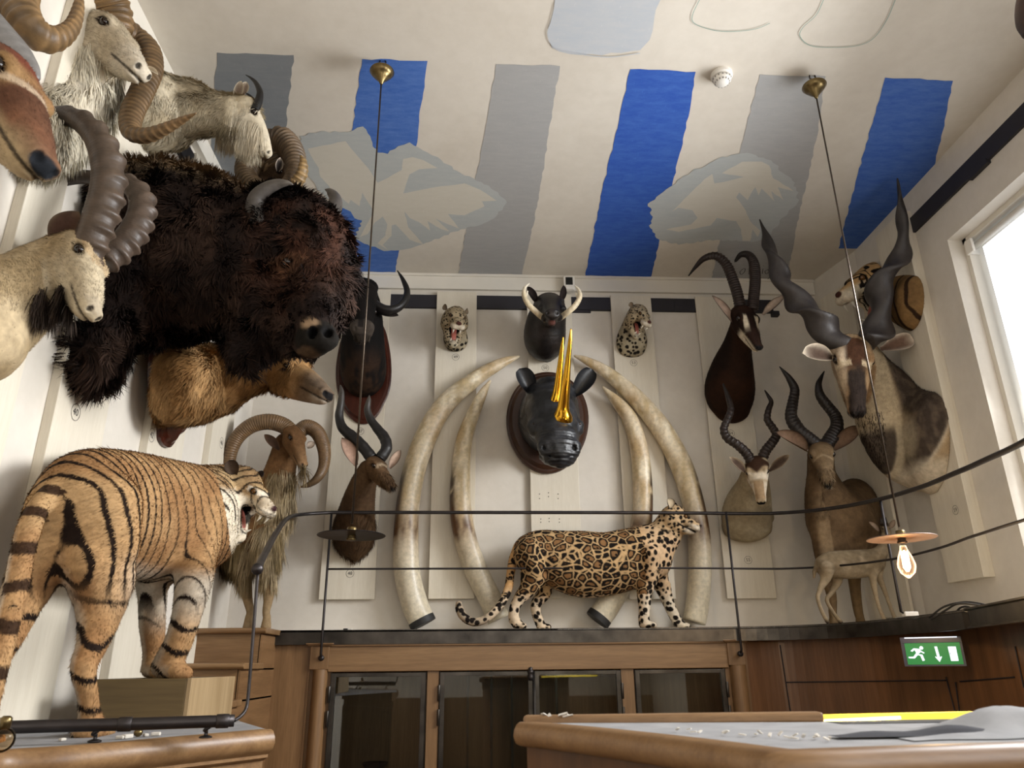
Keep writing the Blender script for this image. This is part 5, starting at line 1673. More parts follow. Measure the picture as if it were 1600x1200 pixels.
def jaguar():
    Y = 5.50
    root = thing('jaguar', 'spotted jaguar standing side-on on the gallery shelf, head raised to the right', 'big cat mount', at(930, 982, Y=Y)*A([1, 1, 0])+A([0, 0, SHELF]))
    S = Sculpt(.0055)
    P, R = pxchain([(826, 862, Y, 24, 27), (845, 864, Y, 30, 36), (875, 874, Y, 33, 45), (910, 881, Y, 35, 51), (950, 880, Y, 34, 48), (990, 871, Y, 33, 46), (1020, 862, Y, 28, 40)])
    S.chain(P, R, .04)
    P, R = pxchain([(1015, 855, Y, 24, 32), (1035, 840, Y-.02, 22, 27), (1047, 820, Y-.04, 18, 23), (1055, 806, Y-.05, 17, 19)]); S.chain(P, R, .05)
    def leg(rows, k=.03):
        P, R = pxchain(rows); S.chain(P, R, k)
    zf = lambda px, YY: pxy(A([at(px, 980, Y=YY)[0], YY, SHELF+.012]))[1]
    a, b = Y-.07, Y+.09
    leg([(828, 862, a, 22, 27), (834, 890, a, 18, 24), (828, 915, a, 15), (812, 935, a, 9.5), (804, 950, a, 8), (803, 966, a, 8.5), (808, zf(808, a)-6, a, 8)])
    leg([(808, zf(808, a)-4, a, 8.5, 6), (818, zf(818, a)-2, a-.01, 8, 5)], .015)
    leg([(848, 885, b, 16, 22), (852, 908, b, 13, 17), (850, 928, b, 10), (838, 943, b, 8.5), (838, 958, b, 7.5), (845, zf(845, b)-5, b, 7.5)])
    leg([(846, zf(846, b)-3, b, 8, 5.5), (857, zf(857, b)-2, b, 7.5, 4.5)], .015)
    leg([(1012, 868, a, 18, 30), (1012, 895, a, 15, 20), (1007, 925, a, 12), (1007, 950, a, 9), (1006, 968, a, 8.5), (1007, zf(1007, a)-5, a, 9)])
    leg([(1008, zf(1008, a)-4, a, 9.5, 6), (1021, zf(1021, a)-2, a-.01, 9, 5)], .015)
    leg([(1028, 875, b, 15, 24), (1032, 905, b, 12, 16), (1041, 932, b, 10), (1050, 955, b, 8.5), (1060, zf(1060, b)-7, b, 8)])
    leg([(1060, zf(1060, b)-4, b, 9, 5.5), (1074, zf(1074, b)-2, b, 8, 4.5)], .015)
    P, R = pxchain([(812, 856, Y, 9), (803, 872, Y, 7.5), (798, 895, Y-.02, 6.5), (794, 920, Y-.05, 6.5), (782, 945, Y-.08, 6.3), (762, 965, Y-.1, 6.2), (742, 972, Y-.1, 6.3), (726, 965, Y-.1, 6.5), (718, 952, Y-.1, 6.2), (717, 944, Y-.1, 5)])
    tailP = P.copy(); S.chain(P, R, .02)
    H = Head(at(1038, 796, Y=Y-.04), at(1097, 814, Y=Y-.14), (0, 0, 1))
    J = cat_head(S, H, -.13, .018, .95)
    def col(P, N):
        c = rosettes(P, '86623e', 'bd9c70')
        q = (P-A([0, Y, 0]))
        z = P[:, 2]
        top = at(900, 875, Y=Y)[2]
        belly = sstep(.0, .16, top-.16-z)*1.0
        legw = sstep(top-.20, top-.30, z)
        hd = H.loc(P); hw = sstep(-.25, .0, hd[:, 1])*(1-sstep(.45, .55, near_head(H, P)))
        chest = sstep(at(985, 850, Y=Y)[0], at(1012, 850, Y=Y)[0], P[:, 0])
        base = blend(np.tile(lin('c89d6a'), (len(P), 1)), np.clip(belly*.7+chest*.35, 0, 1), 'd9cbb4')
        s2 = spots(P, base, .038, .47)
        w = np.clip(np.maximum(np.maximum(legw, chest), belly*.6), 0, 1)
        tl = np.min(np.linalg.norm(P[:, None, :]-tailP[None], axis=2), axis=1) < .06
        w = np.where(tl & (P[:, 0] < at(806, 880, Y=Y)[0]), 1, w)
        w2 = (w+.25*(vnoise(P, 12, 7)-.5) > .5).astype(float)
        c = c*(1-w2[:, None])+s2*w2[:, None]
        tip = sstep(at(775, 950, Y=Y)[0], at(755, 965, Y=Y)[0], P[:, 0])*(P[:, 0] < at(790, 900, Y=Y)[0])
        c = blend(c, tip*.35, '1a1512')
        hs = spots(P, np.tile(lin('bfa27c'), (len(P), 1)), .027, .42)
        muz = sstep(.62, .8, hd[:, 1])*sstep(-.12, -.2, hd[:, 2])
        hs = blend(hs, muz*.8, 'dcd0bc')
        c = c*(1-hw[:, None])+hs*hw[:, None]
        d = np.sqrt((hd[:, 0]/.07)**2+((hd[:, 1]-1.01)/.05)**2+((hd[:, 2]+.13)/.05)**2); c = blend(c, 1-sstep(.8, 1.1, d), '2a1814')
        m = (1-sstep(.015, .035, np.abs(hd[:, 2]+.30+.12*(hd[:, 1]-.7))))*(hd[:, 1] > .5)*(hd[:, 1] < 1.02)*hw; c = blend(c, m, '120d0b')
        d = np.sqrt(((np.abs(hd[:, 0])-.16)/.06)**2+((hd[:, 1]-.6)/.075)**2+((hd[:, 2]+.035)/.05)**2); c = blend(c, 1-sstep(.8, 1.1, d), '14100d')
        return c
    V, F, N = skin(root, S, col)
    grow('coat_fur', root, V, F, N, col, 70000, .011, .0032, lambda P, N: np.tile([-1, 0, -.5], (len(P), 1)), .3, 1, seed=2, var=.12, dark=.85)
    cat_parts(root, H, J, .0, .95)
    for i in (-1, 1):
        ear_mesh(root, H.p(i*.2, .16, .04), H.p(i*.28, .06, .27), .085, H.u*.7+H.s*i*.5, 'c9b89c', '1a1310', .4, rim='3a2c20', pointed=.55, peak=.55)


def tiger_stripes(P, a, c, freq, seed=0, thr=.62, dark='1e130c', warp=.55, w2=None):
    n1 = vnoise(P*A([1, 1, .45]), 5.5, seed, 2)-.5; n2 = vnoise(P, 13, seed+5)-.5
    f = a*freq+n1*warp*2.2+n2*.22
    t = thr+.5*(vnoise(P*A([1, 1, .5]), 4.2, seed+9)-.5)
    s_ = sstep(0, .16, np.sin(2*math.pi*f)-t)
    return blend(c, s_ if w2 is None else s_*w2, dark)


def tiger():
    foot = at(140, 1150, Z=COUNTER)
    root = thing('tiger', 'full-grown striped tiger seen from behind, front paws up on a wooden box', 'big cat mount', foot)
    S = Sculpt(.0085)
    yr = foot[1]-.02
    T = [(118, 784, yr+.04, 54, 70), (130, 790, yr+.12, 70, 88), (170, 800, yr+.32, 70, 98), (212, 806, yr+.52, 66, 98), (258, 810, yr+.72, 64, 92), (300, 812, yr+.9, 62, 86), (328, 806, yr+1.0, 46, 76)]
    P, R = pxchain(T); S.chain(P, R, .05); axis = P.copy()
    P, R = pxchain([(325, 780, yr+1.04, 40, 54), (352, 768, yr+1.12, 36, 43), (378, 764, yr+1.14, 32, 36)]); S.chain(P, R, .05)
    def leg(rows, k=.075, up=(0, 0, 1)):
        P, R = pxchain(rows); S.chain(P, R, k, up); return P
    zf = lambda px, YY, z: pxy(A([at(px, 1100, Y=YY)[0], YY, z]))[1]
    # near hind leg
    y0 = foot[1]
    leg([(142, 800, y0+.02, 58, 74), (152, 862, y0+.03, 48, 60), (160, 915, y0+.08, 42, 48), (155, 965, y0+.06, 31), (145, 1005, y0-.02, 23), (131, 1042, y0-.09, 19), (136, 1080, y0-.07, 15), (140, 1115, y0-.04, 16), (141, 1134, y0, 20)])
    leg([(136, 1141, y0-.05, 24, 15), (146, 1141, y0+.05, 29, 15), (156, 1140, y0+.12, 25, 12)], .02)
    # far hind leg, leaving the picture at the left
    l2 = leg([(96, 806, y0+.02, 38, 58), (66, 868, y0+.0, 36, 50), (40, 925, y0-.02, 32, 38), (16, 985, y0-.1, 25), (-10, 1040, y0-.2, 19), (-20, 1100, y0-.24, 17), (-22, 1150, y0-.24, 18), (-14, 1160, y0-.16, 19)])
    # forelegs on the box
    yf = 3.36
    leg([(300, 800, yr+.98, 34, 60), (306, 855, yf+.28, 32, 46), (303, 905, yf+.16, 28, 31), (292, 960, yf+.08, 22), (278, 1005, yf+.06, 21), (262, 1035, yf+.08, 21)])
    leg([(262, 1043, yf+.1, 24, 16), (276, 1048, yf+.04, 19, 14), (291, 1052, yf+.05, 15, 10)], .02)
    yb = yf+.3
    leg([(245, 830, yr+.72, 34, 60), (238, 890, yb, 26, 30), (238, 930, yb, 21), (238, 975, yb+.02, 19), (240, 1015, yb+.02, 16), (240, 1040, yb+.02, 17)])
    leg([(238, 1046, yb, 17, 12), (250, 1049, yb-.05, 18, 10)], .02)
    tail = leg([(82, 768, y0-.10, 15), (62, 790, y0-.17, 16), (46, 825, y0-.24, 17), (34, 870, y0-.28, 17), (24, 925, y0-.32, 17), (8, 990, y0-.38, 17), (-8, 1055, y0-.42, 17), (-20, 1110, y0-.42, 15)], .02)
    yh = yr+1.12
    H = Head(at(370, 746, Y=yh), at(435, 783, Y=yh-.12), (.28, -.1, 1))
    gape = .8
    J = cat_head(S, H, gape, .03, 1.0)
    ax = norm(axis[-2]-axis[0]); a0 = axis[0]
    tz = axis[2][2]
    def col(P, N):
        a = (P-a0)@ax; z = P[:, 2]
        n = vnoise(P, 7, 2, 2)
        c = pal(sstep(.3, .7, n), lin('96704a'), lin('ae8a60'))
        side = -N[:, 2]
        belly = sstep(tz-.17, tz-.27, z)*sstep(-.1, .3, a)*(1-sstep(.95, 1.1, a))*sstep(tz-.5, tz-.3, z)
        inner = sstep(.1, .7, -N[:, 0])*sstep(tz-.12, tz-.3, z)
        c = blend(c, np.clip(belly*.85+inner*.6, 0, 1), 'c9bfae')
        rump = (1-sstep(-.08, .06, a))*sstep(tz-.3, tz-.05, z)*(1-sstep(tz+.0, tz+.12, z)); c = blend(c, rump*.25, 'b39c74')
        lowleg = sstep(tz-.30, tz-.42, z)
        bodyc = tiger_stripes(P, a+.22*(z-tz), c, 16.5, 1, .66, warp=.36)
        legc = tiger_stripes(P, z+.35*P[:, 0]-.2*P[:, 1], c, 9.5, 12, .80, warp=.4)
        c2 = bodyc*(1-lowleg[:, None])+legc*lowleg[:, None]
        # tail rings
        dT = np.linalg.norm(P[:, None, :]-tail[None], axis=2); td = dT.min(1) < .075
        isT = td & ((P[:, 1] < y0-.13))
        tc = c.copy(); zz = z*11+vnoise(P, 8, 3)*.5
        tc = blend(tc, sstep(.35, .6, np.sin(2*math.pi*zz/1.35)), '3a281a')
        c2 = np.where(isT[:, None], tc, c2)
        hd = H.loc(P); hw = sstep(-.15, .05, hd[:, 1])*(np.linalg.norm(hd-A([0, .45, -.25]), axis=1) < .85)
        s, u, w = hd.T
        h = pal(sstep(.35, .65, vnoise(P, 12, 4, 2)), lin('9a7c58'), lin('b0946c'))
        cheek = sstep(-.10, -.2, w); muz = sstep(.62, .8, u)
        h = blend(h, np.clip(np.maximum(cheek, muz*.7), 0, 1)*.92, 'ded2bc')
        h = blend(h, (1-sstep(.03, .05, np.abs(w+.02)))*(u > .5)*(u < .75)*.9, 'e0d4c0')
        hs = sstep(.62, .8, np.sin(2*math.pi*(u*7.5+2.2*np.abs(s)+w*2.4+1.0*vnoise(P, 13, 6))))*(u < .8)
        h = blend(h, hs*.95, '17100c')
        wh = sstep(.5, .8, np.sin(2*math.pi*(w*14+u*1.5)))*(u > .8)*(w < -.17)*(w > -.32); h = blend(h, wh*.7, '241812')
        c2 = c2*(1-hw[:, None])+h*hw[:, None]
        d = np.sqrt((s/.075)**2+((u-1.01)/.06)**2+((w+.13)/.05)**2); c2 = blend(c2, 1-sstep(.8, 1.1, d), '43282a')
        d = np.sqrt(((np.abs(s)-.17)/.055)**2+((u-.6)/.08)**2+((w+.035)/.05)**2); c2 = blend(c2, 1-sstep(.8, 1.1, d), '14100d')
        return cat_mouth_col(H, J, P, c2, gape)
    V, F, N = skin(root, S, col)
    def gr(P, N):
        lowleg = sstep(tz-.2, tz-.4, P[:, 2])[:, None]
        return (-ax+A([0, 0, -.5]))*(1-lowleg)+A([0, 0, -1])*lowleg
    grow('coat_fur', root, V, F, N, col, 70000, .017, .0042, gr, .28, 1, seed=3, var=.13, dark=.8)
    grow('cheek_ruff', root, V, F, N, col, 5000, .05, .004, lambda P, N: np.tile(-H.u*.7-H.w*.6, (len(P), 1)), .35, 2, seed=4, var=.12,
         mask=lambda P: (sstep(.12, .22, H.loc(P)[:, 1])*(1-sstep(.38, .5, H.loc(P)[:, 1]))*(H.loc(P)[:, 2] < -.15)*(np.abs(H.loc(P)[:, 0]) > .12)))
    cat_parts(root, H, J, gape)
    for i in (-1, 1):
        ear_mesh(root, H.p(i*.22, .16, .04), H.p(i*.36, .02, .22), .085, H.u*.6+H.s*i*.6, '4e4034', '241a14', .4, rim='2c2018', pointed=.6, peak=.55)


def cat_bust(name, lab, H, neck, gape, base, kind, sz, cutp, cutn, group=None, wd=1.0, lump=()):
    root = thing(name, lab, 'mounted head', neck[0][-1] if False else neck[0], group)
    S = Sculpt(sz)
    P, R = neck[1], neck[2]
    S.chain(P, R, .05)
    for c, r in lump: S.ell(c, r, None, .04)
    J = cat_head(S, H, gape, H.L*.09, wd)
    S.cut(cutp, cutn)
    def col(P, N):
        hd = H.loc(P); s, u, w = hd.T
        if kind == 'leopard':
            c = pal(sstep(.3, .7, vnoise(P, 8, 3, 2)), lin(base), lin('b5a98f'))
            c = spots(P, c, .036, .44, '1d1814', 6)
            hc = spots(P, np.tile(lin('a8977a'), (len(P), 1)), .022, .38, '1a1512', 8)
        else:
            c = pal(sstep(.3, .7, vnoise(P, 6, 3, 2)), lin('6f5535'), lin('8a6b44'))
            c = tiger_stripes(P, P[:, 1]*.9+.15*P[:, 2], c, 9, 21, .55, '2c1d10', .25)
            hc = np.tile(lin('b89566'), (len(P), 1))
            hc = blend(hc, sstep(-.05, -.15, w), 'd9ccb2')
            hs = sstep(.45, .65, np.sin(2*math.pi*(u*6.5+1.2*np.abs(s)+w*2.2+1.6*vnoise(P, 16, 6))))*(u < .7)
            hc = blend(hc, hs, '17100c')
        hc = blend(hc, sstep(.66, .8, u)*sstep(-.14, -.2, w)*.8, 'd8ccb8')
        hw = sstep(-.12, .06, u)*(1-sstep(.5, .62, near_head(H, P)+.0*u))
        c = c*(1-hw[:, None])+hc*hw[:, None]
        d = np.sqrt((s/.075)**2+((u-1.01)/.06)**2+((w+.13)/.05)**2); c = blend(c, 1-sstep(.8, 1.1, d), '4a2c26')
        d = np.sqrt(((np.abs(s)-.17)/.055)**2+((u-.6)/.08)**2+((w+.035)/.05)**2); c = blend(c, 1-sstep(.8, 1.1, d), '14100d')
        return cat_mouth_col(H, J, P, c, gape)
    V, F, N = skin(root, S, col)
    grow('coat_fur', root, V, F, N, col, 20000, .009, .003, groom_mount(H), .25, 1, seed=5, var=.12, dark=.85)
    cat_parts(root, H, J, gape, wd)
    for i in (-1, 1):
        ear_mesh(root, H.p(i*.22, .12, .0), H.p(i*.30, .02, .10), .17*H.L, H.u*.6+H.s*i*.6, '8a7a66', '241a14', .3, rim='5a4c3a', pointed=.7)


def leopards():
    wallY = WB-.048
    for (pol, nos, nk, lab, num) in (
        ((711, 485, 5.55), (719, 497, 5.29), [(713, 492, 5.56, 14, 15), (711, 508, 5.62, 15, 16), (712, 530, 5.68, 19, 17), (713, 538, 5.71, 15, 12)],
         'snarling spotted leopard head facing straight out on the board left of the warthog', 0),
        ((994, 482, 5.52), (1018, 497, 5.33), [(997, 490, 5.54, 15, 16), (989, 508, 5.6, 16, 17), (987, 532, 5.68, 24, 20), (987, 546, 5.71, 21, 13)],
         'snarling spotted leopard head turned to the side on the board right of the warthog', 1)):
        P0 = at(pol[0], pol[1], Y=pol[2]); P1 = at(nos[0], nos[1], Y=nos[2])
        H = Head(P0, P1, (0, .3, 1))
        P, R = pxchain(nk)
        cat_bust('leopard_head', lab, H, (P[-1]*A([1, 0, 1])+A([0, wallY, 0]), P, R), .7, '9c9078', 'leopard', .0045, (0, wallY, 0), (0, -1, 0), 'snarling leopard heads on the back wall', 1.0)


def corner_tiger():
    P0 = at(1378, 420, Y=4.95); P1 = at(1304, 448, Y=4.87)
    H = Head(P0, P1, (-.1, -.15, 1))
    P, R = pxchain([(1368, 438, 4.95, 26, 28), (1393, 455, 4.87, 27, 36), (1410, 468, 4.79, 30, 44)])
    # the far end runs into the board on the right wall
    P = np.vstack([P, at(1430, 475, X=WR-.06)]); R = np.vstack([R, R[-1]*.95])
    cat_bust('snarling_tiger_mount', 'snarling tiger head high in the far right corner behind the tall spiral horns', H, (P[-1], P, R), .8, '8f6a3c', 'tiger', .0075, (WR-.076, 0, 0), (-1, 0, 0))


# ---- hoofed heads ---------------------------------------------------------
def mount(name, lab, H, neck, colf, cut, wd=1.0, mz=1.0, jaw=1.0, vox=.008, extra=None, ears=None, horns=None, eye=None, furn=12000, furl=.014, furw=.0035, cat='mounted head',
          roman=0, eye_s=.155, eye_r=.05, nost=1.0, groom=None, more=None, group=None, marks=None, loc=None, lift=.25, mat='coat', var=.3, up=(0, 0, 1), neckk=.05, kk=.03, dis=None):
    P, R = neck
    root = thing(name, lab, cat, P[-1] if loc is None else loc, group)
    S = Sculpt(vox)
    S.chain(P, R, neckk, up=up)
    if extra: extra(S)
    ungulate_head(S, H, wd, mz, jaw, k=kk*H.L/.4, roman=roman, eye_s=eye_s)
    head_holes(S, H, wd, mz, nost, eye_s, eye_r=eye_r)
    for c in cut: S.cut(*c)
    S.dis = dis
    mk = dict(wd=wd, mz=mz, eye_s=eye_s)
    if marks: mk.update(marks)
    def col(P, N):
        q = H.loc(P); k = np.clip(q[:, 1], 0, 1)
        d = np.sqrt(q[:, 0]**2+(q[:, 1]-k)**2+(q[:, 2]+.12)**2); f = sstep(.30, .40, d+.12*(1-sstep(0, .3, q[:, 1])))
        q = q.copy(); q[:, 1] = q[:, 1]*(1-f)+np.minimum(q[:, 1], -.6)*f
        return face_marks(H, P, colf(P, N, q), **mk)
    V, F, N = skin(root, S, col, mat)
    if furn: grow('coat_fur', root, V, F, N, col, int(furn*QUICK), furl, furw, groom or groom_mount(H), lift, 1, seed=len(name)*7, var=var, dark=.62,
                  mask=lambda P: 1-.97*sstep(.86, .95, H.loc(P)[:, 1]))
    put_eyes(root, H, wd, eye_s, eye_r=eye_r, mat=eye or 'eye')
    return root, (V, F, N, col)


CUTB = lambda d=.05: [((0, WB-d, 0), (0, -1, 0))]
CUTL = lambda d=.046: [((WL+d, 0, 0), (1, 0, 0))]


def sable():
    H0 = at(1161, 481, Y=5.02); H = Head(H0, reach(1192, 536, H0, .40), (0, 0, 1))
    def col(P, N, q):
        s, u, w = q.T
        c = mottled(P, '2f1c12', '1d110b', 7)
        c = blend(c, sstep(.25, .5, -N[:, 2])*.3, '3a2416')
        # white face: stripe before the eyes and the whole lower muzzle
        st = (1-sstep(.03, .05, np.abs(np.abs(s)-.125)))*sstep(.26, .32, u)*(1-sstep(.60, .68, u))*(w > -.13)
        low = sstep(-.12, -.17, w)*sstep(.42, .55, u)
        tip = sstep(.86, .92, u)*(w < -.15)
        c = blend(c, np.clip(st+low+tip, 0, 1)*.95, 'cdbfa6')
        blk = sstep(.5, .6, u)*(w > -.12)*(1-sstep(.94, .97, u)); c = blend(c, blk*.8, '2a1a12')
        return c
    nk = pxchain([(1160, 494, 5.10, 15, 17), (1158, 515, 5.2, 18, 21), (1151, 545, 5.35, 22, 27), (1143, 582, 5.52, 33, 36), (1140, 612, 5.64, 38, 36), (1143, 640, 5.70, 28, 22)])
    root, B = mount('sable_antelope_head', 'dark brown sable antelope head with white face stripes and ringed back-swept horns', H, nk, col, CUTB(),
                    wd=1.4, mz=.78, furn=16000, loc=at(1142, 612, Y=WB-.05))
    Y = 5.04
    def hp(rows): return [at(x, y, Y=yy) for x, y, yy, r in rows], [pr(r, at(x, y, Y=yy)) for x, y, yy, r in rows]
    p, r = hp([(1157, 484, Y, 8.5), (1153, 462, Y, 8.2), (1145, 437, Y+.02, 8), (1134, 412, Y+.03, 7.5), (1118, 400, Y+.04, 6.5), (1100, 404, Y+.08, 5), (1087, 417, Y+.14, 3.2), (1076, 431, Y+.2, 1)])
    horn_mesh(root, p, r, '2b1f1a', '17110e', rings=34, amp=.16, sharp=1, flat=.9)
    p, r = hp([(1176, 484, Y-.04, 8.3), (1178, 462, Y-.04, 8), (1180, 437, Y-.02, 8), (1178, 412, Y+.01, 7.6), (1170, 399, Y+.03, 6.6), (1158, 398, Y+.06, 5), (1149, 408, Y+.1, 2.5)])
    horn_mesh(root, p, r, '2b1f1a', '17110e', rings=34, amp=.16, flat=.9)
    ear_mesh(root, at(1145, 505, Y=Y), at(1112, 462, Y=Y-.04), .085, A([.25, -1, .1]), '9c8676', '2d1c13', .3, rim='24160f')
    ear_mesh(root, at(1192, 492, Y=Y), at(1226, 462, Y=Y-.04), .075, A([-.25, -1, .2]), 'b09c8a', '2d1c13', .3, rim='3a281c')


def hornpx(rows):
    P = [at(x, y, Y=yy) for x, y, yy, r in rows]
    return P, [pr(rw[3], p) for rw, p in zip(rows, P)]


def addax():
    H0 = at(1181, 716, Y=5.22); H = Head(H0, reach(1188, 783, H0, .34), (0, 0, 1))
    def col(P, N, q):
        s, u, w = q.T
        c = mottled(P, 'a99b80', '8f8066', 7)
        hd = sstep(-.1, .05, u)
        c = blend(c, hd*.7, 'a08a6c')
        c = blend(c, (1-sstep(.18, .26, u))*sstep(-.15, -.05, u)*(w > -.12), '3a271b')
        c = blend(c, (1-sstep(.33, .42, u+np.abs(s)))*(u > .1)*(w > -.1), '3a271b')
        c = blend(c, sstep(.34, .42, u+.2*np.abs(s))*(1-sstep(.46, .54, u))*.95, 'd8ccb8')
        c = blend(c, sstep(.5, .58, u)*(np.abs(s) < .11)*(w > -.14)*(1-sstep(.88, .95, u))*.8, '9a8062')
        c = blend(c, sstep(.5, .6, u)*((np.abs(s) > .1) | (w < -.16))*.85, 'd2c5b0')
        return c
    nk = pxchain([(1180, 735, 5.34, 18, 20), (1176, 765, 5.46, 26, 28), (1168, 795, 5.56, 37, 34), (1167, 820, 5.62, 38, 26), (1168, 830, 5.7, 36, 14)])
    def ex(S):
        for x, y, r in ((1140, 808, 12), (1197, 808, 12), (1152, 830, 12), (1184, 830, 12)): S.ell(at(x, y, Y=5.68), pr(r, at(x, y, Y=5.68)), None, .03)
        
    root, B = mount('white_faced_antelope_head', 'pale sandy antelope head with dark forehead, white face and thin twisted horns', H, nk, col, CUTB(), wd=1.35, mz=.8, furn=13000, extra=ex, furl=.01, loc=at(1168, 800, Y=WB-.05))
    Y = 5.24
    p, r = hornpx([(1174, 722, Y, 8), (1166, 708, Y, 7.8), (1152, 695, Y, 7.2), (1136, 684, Y+.03, 6.6), (1131, 670, Y+.05, 6), (1137, 655, Y+.05, 5.5), (1142, 640, Y+.06, 5), (1138, 622, Y+.08, 4), (1130, 600, Y+.1, 1.5)])
    horn_mesh(root, p, r, '2c221d', '1a1412', rings=22, amp=.13)
    p, r = hornpx([(1190, 720, Y, 8), (1196, 705, Y, 7.6), (1206, 692, Y, 7), (1213, 680, Y+.02, 6.4), (1207, 668, Y+.04, 6), (1199, 655, Y+.04, 5.4), (1201, 640, Y+.04, 4.6), (1205, 628, Y+.05, 3.6), (1200, 618, Y+.06, 2.4), (1195, 610, Y+.07, 1)])
    horn_mesh(root, p, r, '2c221d', '1a1412', rings=22, amp=.13)
    ear_mesh(root, at(1164, 738, Y=Y), at(1139, 714, Y=Y-.03), .075, A([.1, -1, .1]), '4a3a30', 'a08a70', .3, rim='b8a68c')
    ear_mesh(root, at(1202, 736, Y=Y), at(1233, 711, Y=Y-.03), .075, A([-.1, -1, .1]), '4a3a30', 'a08a70', .3, rim='b8a68c')


def lyre_antelope():
    H0 = at(584, 716, Y=5.22); H = Head(H0, reach(618, 752, H0, .30), (0, -.1, 1))
    def col(P, N, q):
        s, u, w = q.T
        c = mottled(P, '6a5138', '4a3624', 9)
        c = blend(c, (1-sstep(.0, .08, np.abs(u-.36-.3*np.abs(s))))*(w > -.05)*(u > .2)*.5, 'cbb79a')
        c = blend(c, sstep(.82, .9, u)*(w < -.18)*.8, 'c8b8a0')
        c = blend(c, sstep(.45, .6, u)*(w > -.12)*.35, '3f2f22')
        c = blend(c, sstep(-.1, -.5, u)*.3, '4b3a2a')
        return c
    nk = pxchain([(576, 735, 5.30, 16, 18), (566, 762, 5.38, 21, 23), (558, 795, 5.48, 27, 28), (553, 830, 5.62, 33, 30), (553, 850, 5.68, 28, 20), (555, 866, 5.7, 14, 10)])
    root, B = mount('lyre_horned_antelope_head', 'brown antelope head with smooth black lyre horns behind the unlit lamp', H, nk, col, CUTB(), wd=1.2, mz=.88, furn=16000, furl=.018, extra=None, loc=at(555, 820, Y=WB-.05))
    V, F, N, c = B
    zb = at(555, 820, Y=5.6)[2]
    grow('chest_fringe', root, V, F, N, c, 2500, .07, .004, None, .12, 2, seed=8, var=.3, mask=lambda P: sstep(zb+.12, zb-.02, P[:, 2]))
    grow('neck_mane', root, V, F, N, c, 3500, .045, .004, None, .12, 2, seed=9, var=.3, mask=lambda P: sstep(.3, .8, -(P[:, 1]-5.4)*3)*(P[:, 2] < H0[2]-.12))
    Y = 5.24
    p, r = hornpx([(581, 716, Y, 9.5), (566, 697, Y, 9), (549, 682, Y+.02, 8.5), (535, 668, Y+.04, 7.6), (530, 650, Y+.04, 6.6), (533, 628, Y+.03, 5.4), (534, 612, Y+.02, 3.6), (532, 602, Y+.02, 1)])
    horn_mesh(root, p, r, '1c1918', '4a4540', rings=8, amp=.05, keel=.15, twist=.8)
    p, r = hornpx([(594, 717, Y, 9), (604, 700, Y, 8.6), (601, 684, Y+.02, 8), (589, 669, Y+.04, 7.2), (579, 655, Y+.04, 6.3), (574, 640, Y+.03, 5.2), (576, 626, Y+.02, 3.6), (577, 618, Y+.02, 1)])
    horn_mesh(root, p, r, '1c1918', '4a4540', rings=8, amp=.05, keel=.15, twist=.8)
    ear_mesh(root, at(556, 728, Y=Y), at(534, 684, Y=Y-.02), .115, A([.35, -1, .1]), 'a88a78', '5a4430', .35, rim='3a2a1e')
    ear_mesh(root, at(609, 732, Y=Y), at(626, 703, Y=Y), .075, A([.1, -1, .1]), 'b39a88', '6a5138', .35, rim='3a2a1e')


